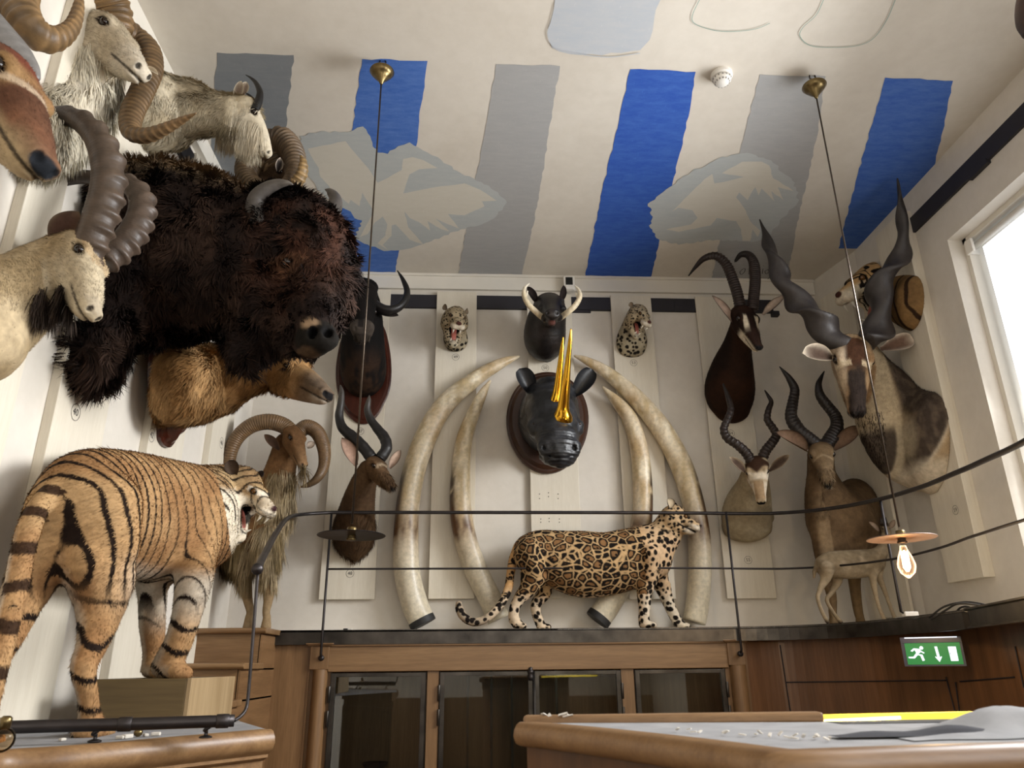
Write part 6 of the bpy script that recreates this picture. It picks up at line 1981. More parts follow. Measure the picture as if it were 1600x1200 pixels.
def wildebeest():
    wy = WB-.05
    c = at(568, 583, Y=wy)
    root = thing('wildebeest_head', 'black wildebeest head with one upswept horn on a dark red oval shield', 'mounted head', c)
    out = []
    for x, y in [(548, 505), (580, 497), (600, 512), (609, 545), (612, 580), (609, 610), (600, 632), (590, 650), (576, 662), (560, 662), (546, 652), (537, 640), (529, 620), (525, 590), (527, 560), (534, 530)]: out.append(at(x, y, Y=wy))
    out = list(spline(out+[out[0]], 4)[:-1])
    shield(root, out, .035, (0, -1, 0), 'oval_shield', 'mahog', .88)
    S = Sculpt(.008)
    P, R = pxchain([(568, 475, 5.4, 26, 28), (568, 505, 5.42, 30, 32), (567, 545, 5.5, 34, 36), (568, 580, 5.6, 35, 34), (568, 602, 5.68, 26, 20)]); S.chain(P, R, .05)
    H0 = at(566, 452, Y=5.3); H = Head(H0, at(566, 520, Y=5.02), (0, -1, .6))
    L = H.L
    P, R = pxchain([(567, 462, 5.3, 23, 24), (566, 482, 5.18, 21, 22), (566, 502, 5.1, 17, 19), (566, 514, 5.05, 18, 15)]); S.chain(P, R, .03)
    S.ell(at(556, 511, Y=5.02), pr(9, P[-1]), None, .02); S.ell(at(576, 511, Y=5.02), pr(9, P[-1]), None, .02)
    S.ell(at(566, 523, Y=5.06), A([pr(15, P[-1]), .05, pr(7, P[-1])]), None, .015)
    S.ell(at(567, 449, Y=5.33), A([pr(24, P[0]), .1, pr(14, P[0])]), None, .02)
    for x in (554, 578): S.ell(at(x, 512, Y=4.965), A([.012, .03, .02]), None, .005, 'sub')
    S.cut((0, wy-.03, 0), (0, -1, 0))
    zm = at(566, 506, Y=5.05)[2]; ze = at(566, 528, Y=5.05)[2]
    def col(P, N):
        c = mottled(P, '16110f', '0d0b0a', 8)
        low = sstep(at(0, 535, Y=5.5)[2], at(0, 585, Y=5.5)[2], P[:, 2])
        c = blend(c, low*.7*sstep(.3, .6, vnoise(P*A([1, 1, .3]), 22, 4, 2)), '3d2a1c')
        band = (P[:, 2] < zm+.01)*(P[:, 2] > ze-.01)*(P[:, 1] < 5.12)
        c = blend(c, band*.75, '4a423b')
        d = np.abs(np.abs(P[:, 0]-H0[0])-.055)
        c = blend(c, (band & (d < .02) & (P[:, 2] > zm-.06))*.9, '1a1614')
        return c
    V, F, N = skin(root, S, col)
    grow('coat_fur', root, V, F, N, col, 14000, .016, .0035, None, .2, 1, seed=6, mask=lambda P: 1-((P[:, 2] < zm+.01)*(P[:, 2] > ze-.01)*(P[:, 1] < 5.12)))
    grow('beard', root, V, F, N, col, 2500, .06, .004, None, .2, 2, seed=7, mask=lambda P: (P[:, 1] < 5.3)*(P[:, 2] < ze+.02)*(P[:, 2] > ze-.2))
    Y = 5.3
    p, r = hornpx([(574, 468, Y, 12), (590, 480, Y-.02, 11), (606, 485, Y-.03, 9.5), (621, 481, Y-.02, 8.5), (632, 470, Y, 7.5), (636, 455, Y+.02, 6), (630, 438, Y+.03, 4), (621, 423, Y+.04, 1)])
    horn_mesh(root, p, r, '1a1716', '0e0c0c', flat=.8)
    p, r = hornpx([(558, 468, Y, 12), (542, 480, Y-.02, 11), (526, 485, Y-.03, 9.5), (511, 481, Y-.02, 8.5), (500, 470, Y, 7.5), (496, 455, Y+.02, 6), (502, 438, Y+.03, 4), (511, 423, Y+.04, 1)])
    horn_mesh(root, p, r, '1a1716', '0e0c0c', flat=.8)
    for i in (-1, 1):
        ear_mesh(root, at(566+i*22, 486, Y=Y), at(566+i*57, 493, Y=Y), .07, A([0, -1, -.2]), '2a221e', '14100e', .3, rim='0e0c0b')
        eyeball(root, at(566+i*20, 487, Y=5.17), .014)


def warthog():
    root = thing('warthog_head', 'near-black warthog head with curved ivory tusks above the rhinoceros', 'mounted head', at(857, 530, Y=WB-.05))
    S = Sculpt(.0065)
    P, R = pxchain([(858, 488, 5.36, 27, 26), (853, 505, 5.45, 31, 30), (851, 530, 5.56, 32, 32), (854, 545, 5.66, 20, 20), (856, 558, 5.7, 8, 9)]); S.chain(P, R, .04)
    P, R = pxchain([(858, 474, 5.32, 22, 17), (860, 480, 5.2, 19, 17), (862, 487, 5.08, 14, 13), (863, 491, 4.98, 12, 10)]); S.chain(P, R, .035)
    for i in (-1, 1):
        S.ell(at(862+i*17, 484, Y=5.16), A([.03, .05, .03]), None, .02)
        S.ell(at(862+i*14, 470, Y=5.24), A([.03, .03, .02]), None, .02)
        S.ell(at(862+i*12, 497, Y=5.08), A([.025, .05, .02]), None, .02)
    S.chain([at(858, 500, Y=5.28), at(862, 503, Y=5.08)], A([.05, .035]), .025)
    S.ell(at(863, 490, Y=4.955), A([.058, .02, .04]), None, .012)
    for i in (-1, 1): S.ell(at(863+i*7.5, 488, Y=4.93), A([.012, .02, .014]), None, .004, 'sub')
    S.ell(at(862, 501, Y=5.02), A([.03, .03, .009]), None, .004, 'sub')
    S.cut((0, WB-.05, 0), (0, -1, 0))
    def col(P, N):
        c = mottled(P, '221a17', '120e0d', 14)
        d = np.linalg.norm((P-at(862, 502, Y=5.03))/A([.045, .06, .02]), axis=1); c = blend(c, (1-sstep(.7, 1.1, d))*.8, '6a4038')
        return c
    V, F, N = skin(root, S, col, 'hide')
    grow('bristles', root, V, F, N, col, 6000, .016, .0025, None, .2, 1, seed=12)
    for i, e in ((-1, [(849, 497, 5.1, 4.5), (838, 488, 5.04, 4.6), (826, 476, 5.02, 4.4), (819, 462, 5.03, 3.8), (820, 450, 5.05, 2.6), (827, 443, 5.07, .8)]),
                 (1, [(877, 495, 5.1, 4.5), (888, 487, 5.04, 4.6), (899, 477, 5.02, 4.4), (906, 464, 5.03, 3.8), (904, 453, 5.05, 2.6), (898, 446, 5.07, .8)])):
        p, r = hornpx(e); horn_mesh(root, p, r, 'd8c8a8', 'efe6d2', name='upper_tusk', mat='ivory', n=12)
        q = [(x-i*3 if k < 4 else x-i*4, y+5, yy+.03, rr*.6) for k, (x, y, yy, rr) in enumerate(e[:5])]
        p, r = hornpx(q); horn_mesh(root, p, r, 'c8b490', 'efe6d2', name='lower_tusk', mat='ivory', n=10)
    ear_mesh(root, at(838, 474, Y=5.32), at(824, 448, Y=5.3), .075, A([.1, -1, .1]), '2a2220', '1a1413', .35, rim='14100f', pointed=.8)
    ear_mesh(root, at(874, 472, Y=5.32), at(881, 446, Y=5.3), .07, A([.5, -.8, .1]), '2a2220', '1a1413', .35, rim='14100f', pointed=.8)
    for i in (-1, 1): eyeball(root, at(862+i*14, 476, Y=5.2), .01)


def rhino():
    wy = WB-.05
    c = at(855, 663, Y=wy)
    root = thing('rhinoceros_head', 'black rhinoceros head with two golden horns on a dark wooden oval shield', 'mounted head', c)
    out = [at(855+64*math.cos(a)*(1-.06*math.sin(a)), 662+79*math.sin(a), Y=wy) for a in np.linspace(0, 2*math.pi, 57)[:-1]]
    shield(root, out, .06, (0, -1, 0), 'oval_shield', 'walnut', .86)
    S = Sculpt(.0075)
    P, R = pxchain([(857, 656, 5.68, 48, 56), (859, 650, 5.45, 46, 52), (861, 640, 5.28, 41, 42)]); S.chain(P, R, .05)
    P, R = pxchain([(861, 622, 5.26, 38, 34), (863, 645, 5.14, 40, 38), (868, 672, 5.04, 35, 34), (873, 695, 4.96, 32, 30), (876, 708, 4.93, 27, 22)]); S.chain(P, R, .04)
    hx = [at(x, y, Y=yy) for x, y, yy in ((836, 612, 5.28), (887, 614, 5.28))]
    for p in hx: S.ell(p, .055, None, .05)
    for i in (-1, 1):
        S.ell(at(868+i*34, 668, Y=5.06), A([.05, .06, .06]), None, .04)      # cheeks and eye folds
        S.ell(at(874+i*23, 700, Y=4.9), A([.05, .05, .055]), None, .03)
        S.ell(at(874+i*24, 700, Y=4.845), A([.012, .03, .02]), None, .006, 'sub')
    S.ell(at(878, 657, Y=4.95), A([.085, .07, .06]), None, .04)
    S.ell(at(868, 633, Y=5.06), A([.07, .06, .05]), None, .04)
    S.chain([at(868, 716, Y=5.02), at(874, 722, Y=4.93)], A([[.12, .05], [.085, .04]]), .03)
    S.chain([at(846, 706, Y=4.93), at(862, 714, Y=4.865), at(876, 717, Y=4.85), at(892, 713, Y=4.865), at(904, 702, Y=4.93)], A([.008]*5), .008, op='sub')
    def dis(P):
        z = P[:, 2]; m = sstep(at(0, 665, Y=5)[2], at(0, 680, Y=5)[2], z)*(P[:, 1] < 5.1)
        w = np.sin(z*2*math.pi/.022+3*vnoise(P, 10, 4)+6*np.abs(P[:, 0]-c[0]))
        return m*w*.0022+(vnoise(P, 30, 8, 2)-.5)*.008+.003*np.sin(z*60+8*vnoise(P, 6, 2))
    S.dis = dis
    S.cut((0, wy-.05, 0), (0, -1, 0))
    def col(P, N):
        return mottled(P, '26272b', '131416', 16)
    V, F, N = skin(root, S, col, 'hide')
    for i, (b, t_, w) in enumerate((((830, 617), (811, 576), .17), ((896, 619), (926, 577), .17))):
        ear_mesh(root, at(*b, Y=5.26), at(*t_, Y=5.2), w, A([.1, -1, 0]), '17181b', '1f2125', .42, rim='202226', pointed=.55, peak=.55, mat='hide')
    for x in (835, 905): eyeball(root, at(x, 662, Y=5.0), .014)
    p, r = hornpx([(879, 655, 4.93, 16.5), (879, 649, 4.90, 14.5), (880, 636, 4.86, 9.5), (884, 600, 4.76, 6.8), (888, 560, 4.67, 4.4), (891, 530, 4.61, 3), (892, 514, 4.58, 1)])
    horn_mesh(root, p, r, 'ffffff', None, name='gold_horn', mat='gold')
    p, r = hornpx([(867, 632, 5.0, 10.5), (868, 626, 4.98, 9), (871, 610, 4.95, 7), (875, 575, 4.88, 5), (878, 545, 4.82, 3.2), (880, 527, 4.78, 1)])
    horn_mesh(root, p, r, 'ffffff', None, name='gold_horn', mat='gold')


def tusks():
    Y = WB-.12
    def tusk(rows, lab, seed, sock):
        p, r = hornpx([(x, y, Y+(.0 if k else 0), rr) for k, (x, y, rr) in enumerate(rows)])
        base = p[0]
        Q = spline(np.hstack([np.array(p), np.array(r)[:, None]]), 10); n = 22; V = []; C = []; m = len(Q)
        T = np.gradient(Q[:, :3], axis=0); sd, hh = frame(T[0], (0, -1, 0)); rg = random.Random(seed)
        zs = at(0, 825, Y=Y)[2]
        pts = []
        for i in range(m):
            t = norm(T[i]); sd = norm(sd-t*np.dot(sd, t)); hh = np.cross(sd, t)
            for j in range(n):
                a = 2*math.pi*j/n; d = sd*math.cos(a)+hh*math.sin(a)
                V.append(Q[i, :3]+d*Q[i, 3]*(1+.02*math.sin(3*a+i*.2))); pts.append(d)
        V = np.array(V); pts = np.array(pts)
        u = np.repeat(np.arange(m)/(m-1), n)
        nz = vnoise(V*A([1, 1, .22]), 26, seed, 3)
        c = pal(sstep(.3, .7, nz), lin('c2ad86'), lin('ecdfc4'))
        low = sstep(.40, .30, u); c = blend(c, low*.8, 'c9bfa8')
        c = blend(c, sstep(.45, .55, u)*.35*sstep(.4, .7, vnoise(V, 7, seed+3)), 'b08a58')
        outer = np.clip(pts[:, 0]*np.sign(V[:, 0]-.35), 0, 1)
        zz = V[:, 2]
        stain = np.exp(-((zz-zs)/.10)**2)*sstep(.42, .62, nz+.25*(vnoise(V*A([1, 1, .2]), 60, seed+1)-.3))
        edge = sstep(.35, .75, outer)*sstep(zs-.15, zs+.02, zz)*(1-sstep(zs+.32, zs+.55, zz))*sstep(.35, .5, vnoise(V, 16, seed+5, 2)+.1)
        c = blend(c, np.clip(stain*.9+edge*1.0, 0, 1), '2c1a0e')
        c = blend(c, np.exp(-((zz-zs)/.2)**2)*.35, '8a5c30')
        c = blend(c, sstep(.9, 1, u)*.5, 'd8ccb2')
        F = [(i*n+j, (i+1)*n+j, (i+1)*n+(j+1) % n, i*n+(j+1) % n) for i in range(m-1) for j in range(n)]
        V = np.vstack([V, Q[0, :3], Q[-1, :3]+norm(T[-1])*Q[-1, 3]]); c = np.vstack([c, c[0]*.5, c[-1]])
        for j in range(0, n, 2):
            F.append((m*n, j, (j+1) % n, (j+2) % n)); F.append((m*n+1, (m-1)*n+(j+2) % n, (m-1)*n+(j+1) % n, (m-1)*n+j))
        t = thing('elephant_tusk', lab, 'tusk', A([base[0], Y, SHELF]), 'elephant tusks flanking the rhinoceros')
        mesh_obj('ivory', V, np.array(F)[:, ::-1], 'ivory', t, c)
        if sock:
            d = norm(Q[1, :3]-Q[0, :3]); MB().lathe([(Q[0, 3]*1.03, -.01), (Q[0, 3]*1.05, .0), (Q[0, 3]*1.04, .035), (Q[0, 3]*.98, .036)], Q[0, :3], 26, axis=d).build('rubber_socket', 'rubber', t, smooth=False, auto=40)
        return t
    tusk([(661, 974, 20), (648, 945, 20.5), (638, 905, 20.5), (634, 860, 20), (636, 800, 18.5), (646, 740, 18), (667, 680, 17.5), (697, 630, 15.5), (745, 590, 12), (785, 567, 8), (811, 557, 2)],
         'largest left elephant tusk, outer one curving in towards the rhinoceros', 3, True)
    tusk([(779, 968, 18), (765, 935, 18), (744, 890, 18), (727, 840, 17.5), (719, 790, 16.5), (720, 740, 15), (725, 690, 13), (738, 650, 10.5), (753, 617, 7.5), (766, 595, 2)],
         'shorter left elephant tusk, inner one beside the rhinoceros shield', 13, False)
    tusk([(934, 968, 19), (952, 942, 19), (976, 900, 18.5), (996, 850, 17.5), (1004, 800, 15.5), (1004, 750, 15), (998, 700, 14), (984, 655, 12), (964, 628, 9), (942, 605, 2)],
         'shorter right elephant tusk, inner one with its foot under the jaguar belly', 23, True)
    tusk([(1084, 972, 18), (1090, 940, 18), (1094, 890, 18), (1092, 840, 17.5), (1083, 786, 17), (1067, 732, 17.5), (1046, 690, 16.5), (1020, 652, 15.5), (988, 616, 13.5), (948, 582, 10), (915, 563, 6), (898, 556, 2)],
         'largest right elephant tusk, outer one behind the jaguar head', 33, False)


def kudu():
    Yb = 5.2
    feet = A([0, 0, 0])
    H0 = at(1281, 694, Y=5.02); H = Head(H0, reach(1293, 745, H0, .36), (0, 0, 1))
    zt = SHELF
    def col(P, N, q):
        s, u, w = q.T
        c = mottled(P, '6f5a42', '57442f', 8)
        z = P[:, 2]
        c = blend(c, sstep(.2, .8, -N[:, 2]-.1)*.2, '8a7455')
        c = blend(c, sstep(.72, .55, z)*.6, '7d6747')
        thr = sstep(H0[2]-.22, H0[2]-.4, z)*sstep(.5, .9, -N[:, 1])*(np.abs(P[:, 0]-at(1283, 780, Y=5.0)[0]) < .07); c = blend(c, thr*.6, '9b8466')
        c = blend(c, sstep(.0, .2, u)*.45, '7f6c52')
        c = blend(c, sstep(.85, .93, u)*(w < -.17), 'cbbda4')
        c = blend(c, (1-sstep(.0, .04, np.abs(u-.40-.35*np.abs(s))))*(w > -.06)*(u > .2)*.35, 'b8a486')
        c = blend(c, sstep(.4, .62, vnoise(P*A([1, 1, .3]), 28, 6, 2))*.3*(z < H0[2]-.15), '4a3a2a')
        return c
    nk = pxchain([(1282, 712, 5.16, 19, 20), (1284, 745, 5.22, 22, 24), (1294, 782, 5.25, 34, 36), (1312, 812, 5.30, 46, 50), (1325, 818, 5.4, 44, 52), (1335, 815, 5.62, 40, 50), (1337, 815, 5.74, 36, 46)])
    def ex(S):
        for rows in ([(1290, 822, 5.2, 22, 30), (1288, 866, 5.15, 15), (1294, 905, 5.16, 9.5), (1300, 935, 5.17, 7.2), (1301, 955, 5.16, 6.2), (1302, 968, 5.15, 6)],
                     [(1335, 822, 5.26, 22, 32), (1336, 866, 5.2, 15), (1335, 905, 5.2, 9.5), (1338, 935, 5.2, 7.8), (1341, 955, 5.2, 7), (1344, 967, 5.2, 6.5)]):
            P, R = pxchain(rows); end = A([P[-1][0], P[-1][1], SHELF+.018]); P = np.vstack([P, end]); R = np.vstack([R, [pr(7.5, end)]*2]); S.chain(P, R, .13)
        S.ell(at(1303, 862, Y=5.2), A([.1, .12, .1]), None, .06); S.ell(at(1338, 782, Y=5.4), A([.12, .14, .16]), None, .14)
    root, B = mount('spiral_horned_antelope', 'grey-brown antelope with wide striped ears and forelegs standing on the shelf', H, nk, col, CUTB(.002)+[((0, 0, SHELF+.001), (0, 0, 1)), (A([3.045, 5.66, 0])+norm([-.57, -.14, 0])*.045, (-.57, -.14, 0))], wd=1.3, mz=.82, furn=26000, extra=ex,
                    furl=.014, loc=A([at(1318, 975, Y=5.2)[0], 5.2, SHELF]), vox=.009, cat='antelope mount')
    V, F, N, c = B
    grow('throat_fringe', root, V, F, N, c, 2500, .05, .004, None, .15, 2, seed=18, var=.3, mask=lambda P: (P[:, 1] < 5.12)*(P[:, 2] < H0[2]-.2)*(P[:, 2] > H0[2]-.5)*(np.abs(P[:, 0]-at(1283, 770, Y=5.0)[0]) < .07))
    Y = 5.06
    p, r = hornpx([(1278, 697, Y, 11), (1262, 684, Y, 10.5), (1246, 670, Y, 9.8), (1236, 652, Y+.02, 9), (1239, 628, Y+.04, 8), (1242, 608, Y+.04, 6.6), (1234, 592, Y+.04, 4.8), (1225, 581, Y+.04, 2.8), (1218, 573, Y+.04, .8)])
    horn_mesh(root, p, r, '241e1b', '1a1614', keel=.22, twist=1.0, rings=26, amp=.06)
    p, r = hornpx([(1290, 698, Y, 11), (1298, 684, Y, 10.5), (1307, 668, Y, 9.8), (1306, 652, Y+.02, 9), (1294, 635, Y+.04, 8), (1282, 618, Y+.04, 6.8), (1279, 602, Y+.04, 5), (1283, 590, Y+.04, 3), (1288, 580, Y+.04, .8)])
    horn_mesh(root, p, r, '241e1b', '1a1614', keel=.22, twist=-1.0, rings=26, amp=.06)
    ear_mesh(root, at(1261, 705, Y=Y), at(1212, 676, Y=Y-.06), .14, A([.15, -1, .25]), '7a6250', '6a533c', .42, rim='3c2c20', pointed=.8)
    ear_mesh(root, at(1303, 703, Y=Y), at(1343, 667, Y=Y-.06), .13, A([-.15, -1, .25]), '7a6250', '6a533c', .42, rim='3c2c20', pointed=.8)


def small_antelope():
    Y = 4.92
    c0 = at(1340, 975, Y=Y)
    root = thing('dwarf_antelope', 'tiny fawn antelope standing side-on beside the lit lamp', 'antelope mount', A([c0[0], Y, SHELF]))
    S = Sculpt(.0045)
    P, R = pxchain([(1287, 885, Y, 13, 16), (1300, 882, Y, 17, 20), (1325, 882, Y, 19, 22), (1350, 880, Y, 18, 21), (1368, 876, Y, 14, 18)]); S.chain(P, R, .02)
    P, R = pxchain([(1370, 870, Y, 11, 13), (1381, 856, Y, 8, 9), (1384, 840, Y, 7, 8), (1385, 832, Y, 7)]); S.chain(P, R, .02)
    def foot(rows, zend=None):
        P, R = pxchain(rows); e = A([P[-1][0], P[-1][1], SHELF+.008]); P[-1] = e; S.chain(P, R, .012)
    a, b = Y-.035, Y+.05
    foot([(1290, 888, a, 12, 15), (1290, 903, a, 8), (1281, 922, a, 4), (1278, 935, a, 3.2), (1284, 955, a, 2.9), (1293, 972, a, 3.2)])
    foot([(1302, 892, b, 10, 13), (1309, 907, b, 7), (1299, 926, b, 3.8), (1292, 938, b, 3.1), (1302, 957, b, 2.8), (1314, 973, b, 3.2)])
    foot([(1366, 884, a, 9, 12), (1364, 902, a, 6), (1368, 928, a, 3.6), (1374, 950, a, 2.9), (1383, 971, a, 3.2)])
    foot([(1372, 884, b, 8, 11), (1374, 902, b, 5.4), (1383, 925, b, 3.4), (1391, 948, b, 2.8), (1400, 969, b, 3.2)])
    P, R = pxchain([(1279, 880, Y, 4), (1273, 892, Y, 3.2), (1272, 902, Y, 1.8)]); S.chain(P, R, .01)
    H = Head(at(1380, 820, Y=Y), at(1393, 836, Y=Y-.09), (0, 0, 1))
    ungulate_head(S, H, 1.05, .9, 1, k=.008); head_holes(S, H, 1.05, .9)
    zc = at(0, 880, Y=Y)[2]
    def col(P, N):
        c = mottled(P, '8f7f68', '74654f', 16)
        c = blend(c, sstep(zc-.05, zc-.1, P[:, 2])*.55, 'a8977c')
        c = blend(c, sstep(SHELF+.03, SHELF+.0, P[:, 2]), '3a3028')
        return face_marks(H, P, c, wd=1.05, mz=.9)
    V, F, N = skin(root, S, col)
    grow('coat_fur', root, V, F, N, col, 12000, .009, .0024, lambda P, N: np.tile([-1, 0, -.6], (len(P), 1)), .25, 1, seed=21, var=.15, dark=.85)
    put_eyes(root, H, 1.05)
    ear_mesh(root, at(1373, 830, Y=Y), at(1357, 815, Y=Y-.02), .04, A([.1, -1, .1]), '8a7868', '7c6c56', .3, rim='5a4a3a')
    ear_mesh(root, at(1389, 826, Y=Y), at(1398, 812, Y=Y-.02), .04, A([-.1, -1, .1]), '8a7868', '7c6c56', .3, rim='5a4a3a')
    for x in (1377, 1385):
        p, r = hornpx([(x, 822, Y, 2), (x-.5, 815, Y, 1.5), (x-1, 808, Y, .4)]); horn_mesh(root, p, r, '241e1b', None, rings=5, amp=.1)
    grow('forelock', root, V, F, N, col, 200, .03, .002, None, .8, 1, seed=22, mask=lambda P: (1-sstep(.0, .12, np.abs(H.loc(P)[:, 1]-.12)))*(H.loc(P)[:, 2] > 0))


def eland():
    H0 = at(1331, 528, Y=4.62); H = Head(H0, reach(1346, 640, H0, .56), (-.1, -1, .4))
    shc = at(1455, 660, Y=4.92)
    def col(P, N, q):
        s, u, w = q.T
        # shoulder colours by distance along the body and height
        c = mottled(P, 'a08a6c', '8a7456', 7)
        x0 = at(1370, 650, Y=4.9)[0]; t = (P[:, 0]-x0)/(WR-.08-x0); zc = P[:, 2]-shc[2]
        nn = vnoise(P, 5, 3, 2)-.5
        low = -.02-.42*(1-t)+.0*nn                      # the coat turns pale below this slanting line
        pale = sstep(low-.16+.03, low-.16-.03, zc+nn*.05)
        dark = sstep(.10, .36, t+nn*.2-.5*(zc < -.05)*-sstep(.05, .3, -zc))
        c = blend(c, dark*(1-pale)*.93, '332b27')
        c = blend(c, dark*(1-pale)*sstep(.4, .7, vnoise(P*A([1, 1, .4]), 25, 8, 2))*.45, '6e5f50')
        c = blend(c, np.exp(-((zc-low+.16)/.03)**2)*sstep(.3, .5, t)*.7, 'd5c8b2')
        c = blend(c, pale*sstep(.3, .5, t)*.7, 'a89070')
        c = blend(c, sstep(-.33, -.42, zc)*.8, 'c9bda8')
        c = blend(c, (1-sstep(.12, .3, t))*.5, 'cdbd9f')
        c = blend(c, (1-sstep(-.06, .02, t))*sstep(-.05, -.15, zc)*.9, '2e2420')
        hd = sstep(-.12, .05, u)
        h = mottled(P, 'a58a68', '8a6c4c', 9)
        h = blend(h, (1-sstep(.11, .16, np.abs(s)))*(u > .02)*(w > -.1)*(1-sstep(.4, .5, u)), '4a3020')
        h = blend(h, (1-sstep(.085, .125, np.abs(s)+.04*(vnoise(P, 30, 2)-.5)-.03*(u-.6)))*sstep(.36, .5, u+.06*(vnoise(P, 24, 3)-.5))*sstep(-.16, -.1, w)*.96, '221b19')
        h = blend(h, (1-sstep(.02, .045, np.abs(u-.37-.15*np.abs(s))))*(np.abs(s) > .06)*(w > -.1)*.8, 'cdb998')
        h = blend(h, sstep(.8, .9, u)*(w < -.16)*.9, 'cdc4b4')
        h = blend(h, sstep(.09, .14, s)*.35, 'e0d2ba')
        return c*(1-hd[:, None])+h*hd[:, None]
    nk = pxchain([(1342, 556, 4.80, 28, 32), (1364, 592, 4.86, 34, 42), (1390, 632, 4.87, 42, 56), (1416, 668, 4.86, 48, 70), (1440, 686, 4.83, 52, 78)])
    e2 = at(1462, 694, X=WR-.05)
    nk = (np.vstack([nk[0], e2]), np.vstack([nk[1], [pr(46, e2), pr(82, e2)]]))
    def ex(S):
        P, R = pxchain([(1352, 610, 4.86, 14), (1362, 660, 4.86, 15, 24), (1380, 706, 4.88, 18, 22), (1402, 726, 4.9, 20, 20), (1440, 735, 4.9, 30, 30), (1468, 750, 4.9, 22, 30)]); S.chain(P, R, .06); S.ell(at(1428, 655, Y=4.82), A([.17, .2, .24]), None, .1)
    root, B = mount('eland_head', 'huge eland head with tall twisted dark horns on the right wall', H, nk, col, [((WR-.078, 0, 0), (-1, 0, 0))], wd=1.35, mz=.8, vox=.0095, furn=30000, furl=.02, extra=ex,
                    loc=e2-A([.04, 0, 0]), cat='mounted head')
    V, F, N, c = B
    zt = at(1440, 615, Y=4.92)[2]
    darkf = lambda P, N: np.tile(lin('221a16'), (len(P), 1))
    grow('shoulder_mane', root, V, F, N, darkf, 2500, .035, .004, None, .5, 2, seed=31, var=.4, mask=lambda P: sstep(zt-.06, zt, P[:, 2])*(P[:, 0] > at(1412, 600, Y=4.92)[0]))
    grow('dewlap_fringe', root, V, F, N, darkf, 1500, .035, .0035, None, .15, 2, seed=32, var=.4, mask=lambda P: (P[:, 1] < 4.9)*(P[:, 0] < at(1372, 700, Y=4.86)[0])*(P[:, 2] < at(1360, 650, Y=4.86)[2])*1.0)
    Y = 4.66
    p, r = hornpx([(1318, 541, Y, 22), (1298, 527, Y, 21), (1277, 506, Y-.01, 20), (1262, 482, Y, 18.5), (1240, 460, Y+.01, 17), (1220, 438, Y+.02, 15), (1211, 412, Y+.03, 12.5), (1201, 380, Y+.04, 8.5), (1187, 343, Y+.05, 1)])
    horn_mesh(root, p, [x*.84 for x in r], '383331', '262221', keel=.62, twist=2.2, oval=.14, colvar=.2, flat=1, n=32)
    p, r = hornpx([(1352, 536, 4.62, 22), (1366, 517, 4.6, 21), (1376, 492, 4.57, 20), (1377, 465, 4.53, 18.5), (1380, 440, 4.49, 17), (1394, 416, 4.45, 15.5), (1409, 390, 4.4, 13), (1411, 350, 4.33, 9), (1407, 315, 4.26, 5.5), (1402, 279, 4.2, 1)])
    horn_mesh(root, p, [x*.84 for x in r], '383331', '262221', keel=.62, twist=-2.2, oval=.14, colvar=.2, flat=1, n=32)
    ear_mesh(root, at(1300, 560, Y=Y), at(1253, 552, Y=Y-.05), .155, A([.25, -1, .1]), '4a3a30', '9a8262', .36, rim='e0d2bc', pointed=.6, peak=.55)
    ear_mesh(root, at(1376, 546, Y=Y), at(1427, 530, Y=Y-.05), .135, A([-.2, -1, -.1]), '6a5244', '9a8262', .36, rim='e6dac8', pointed=.6, peak=.6)
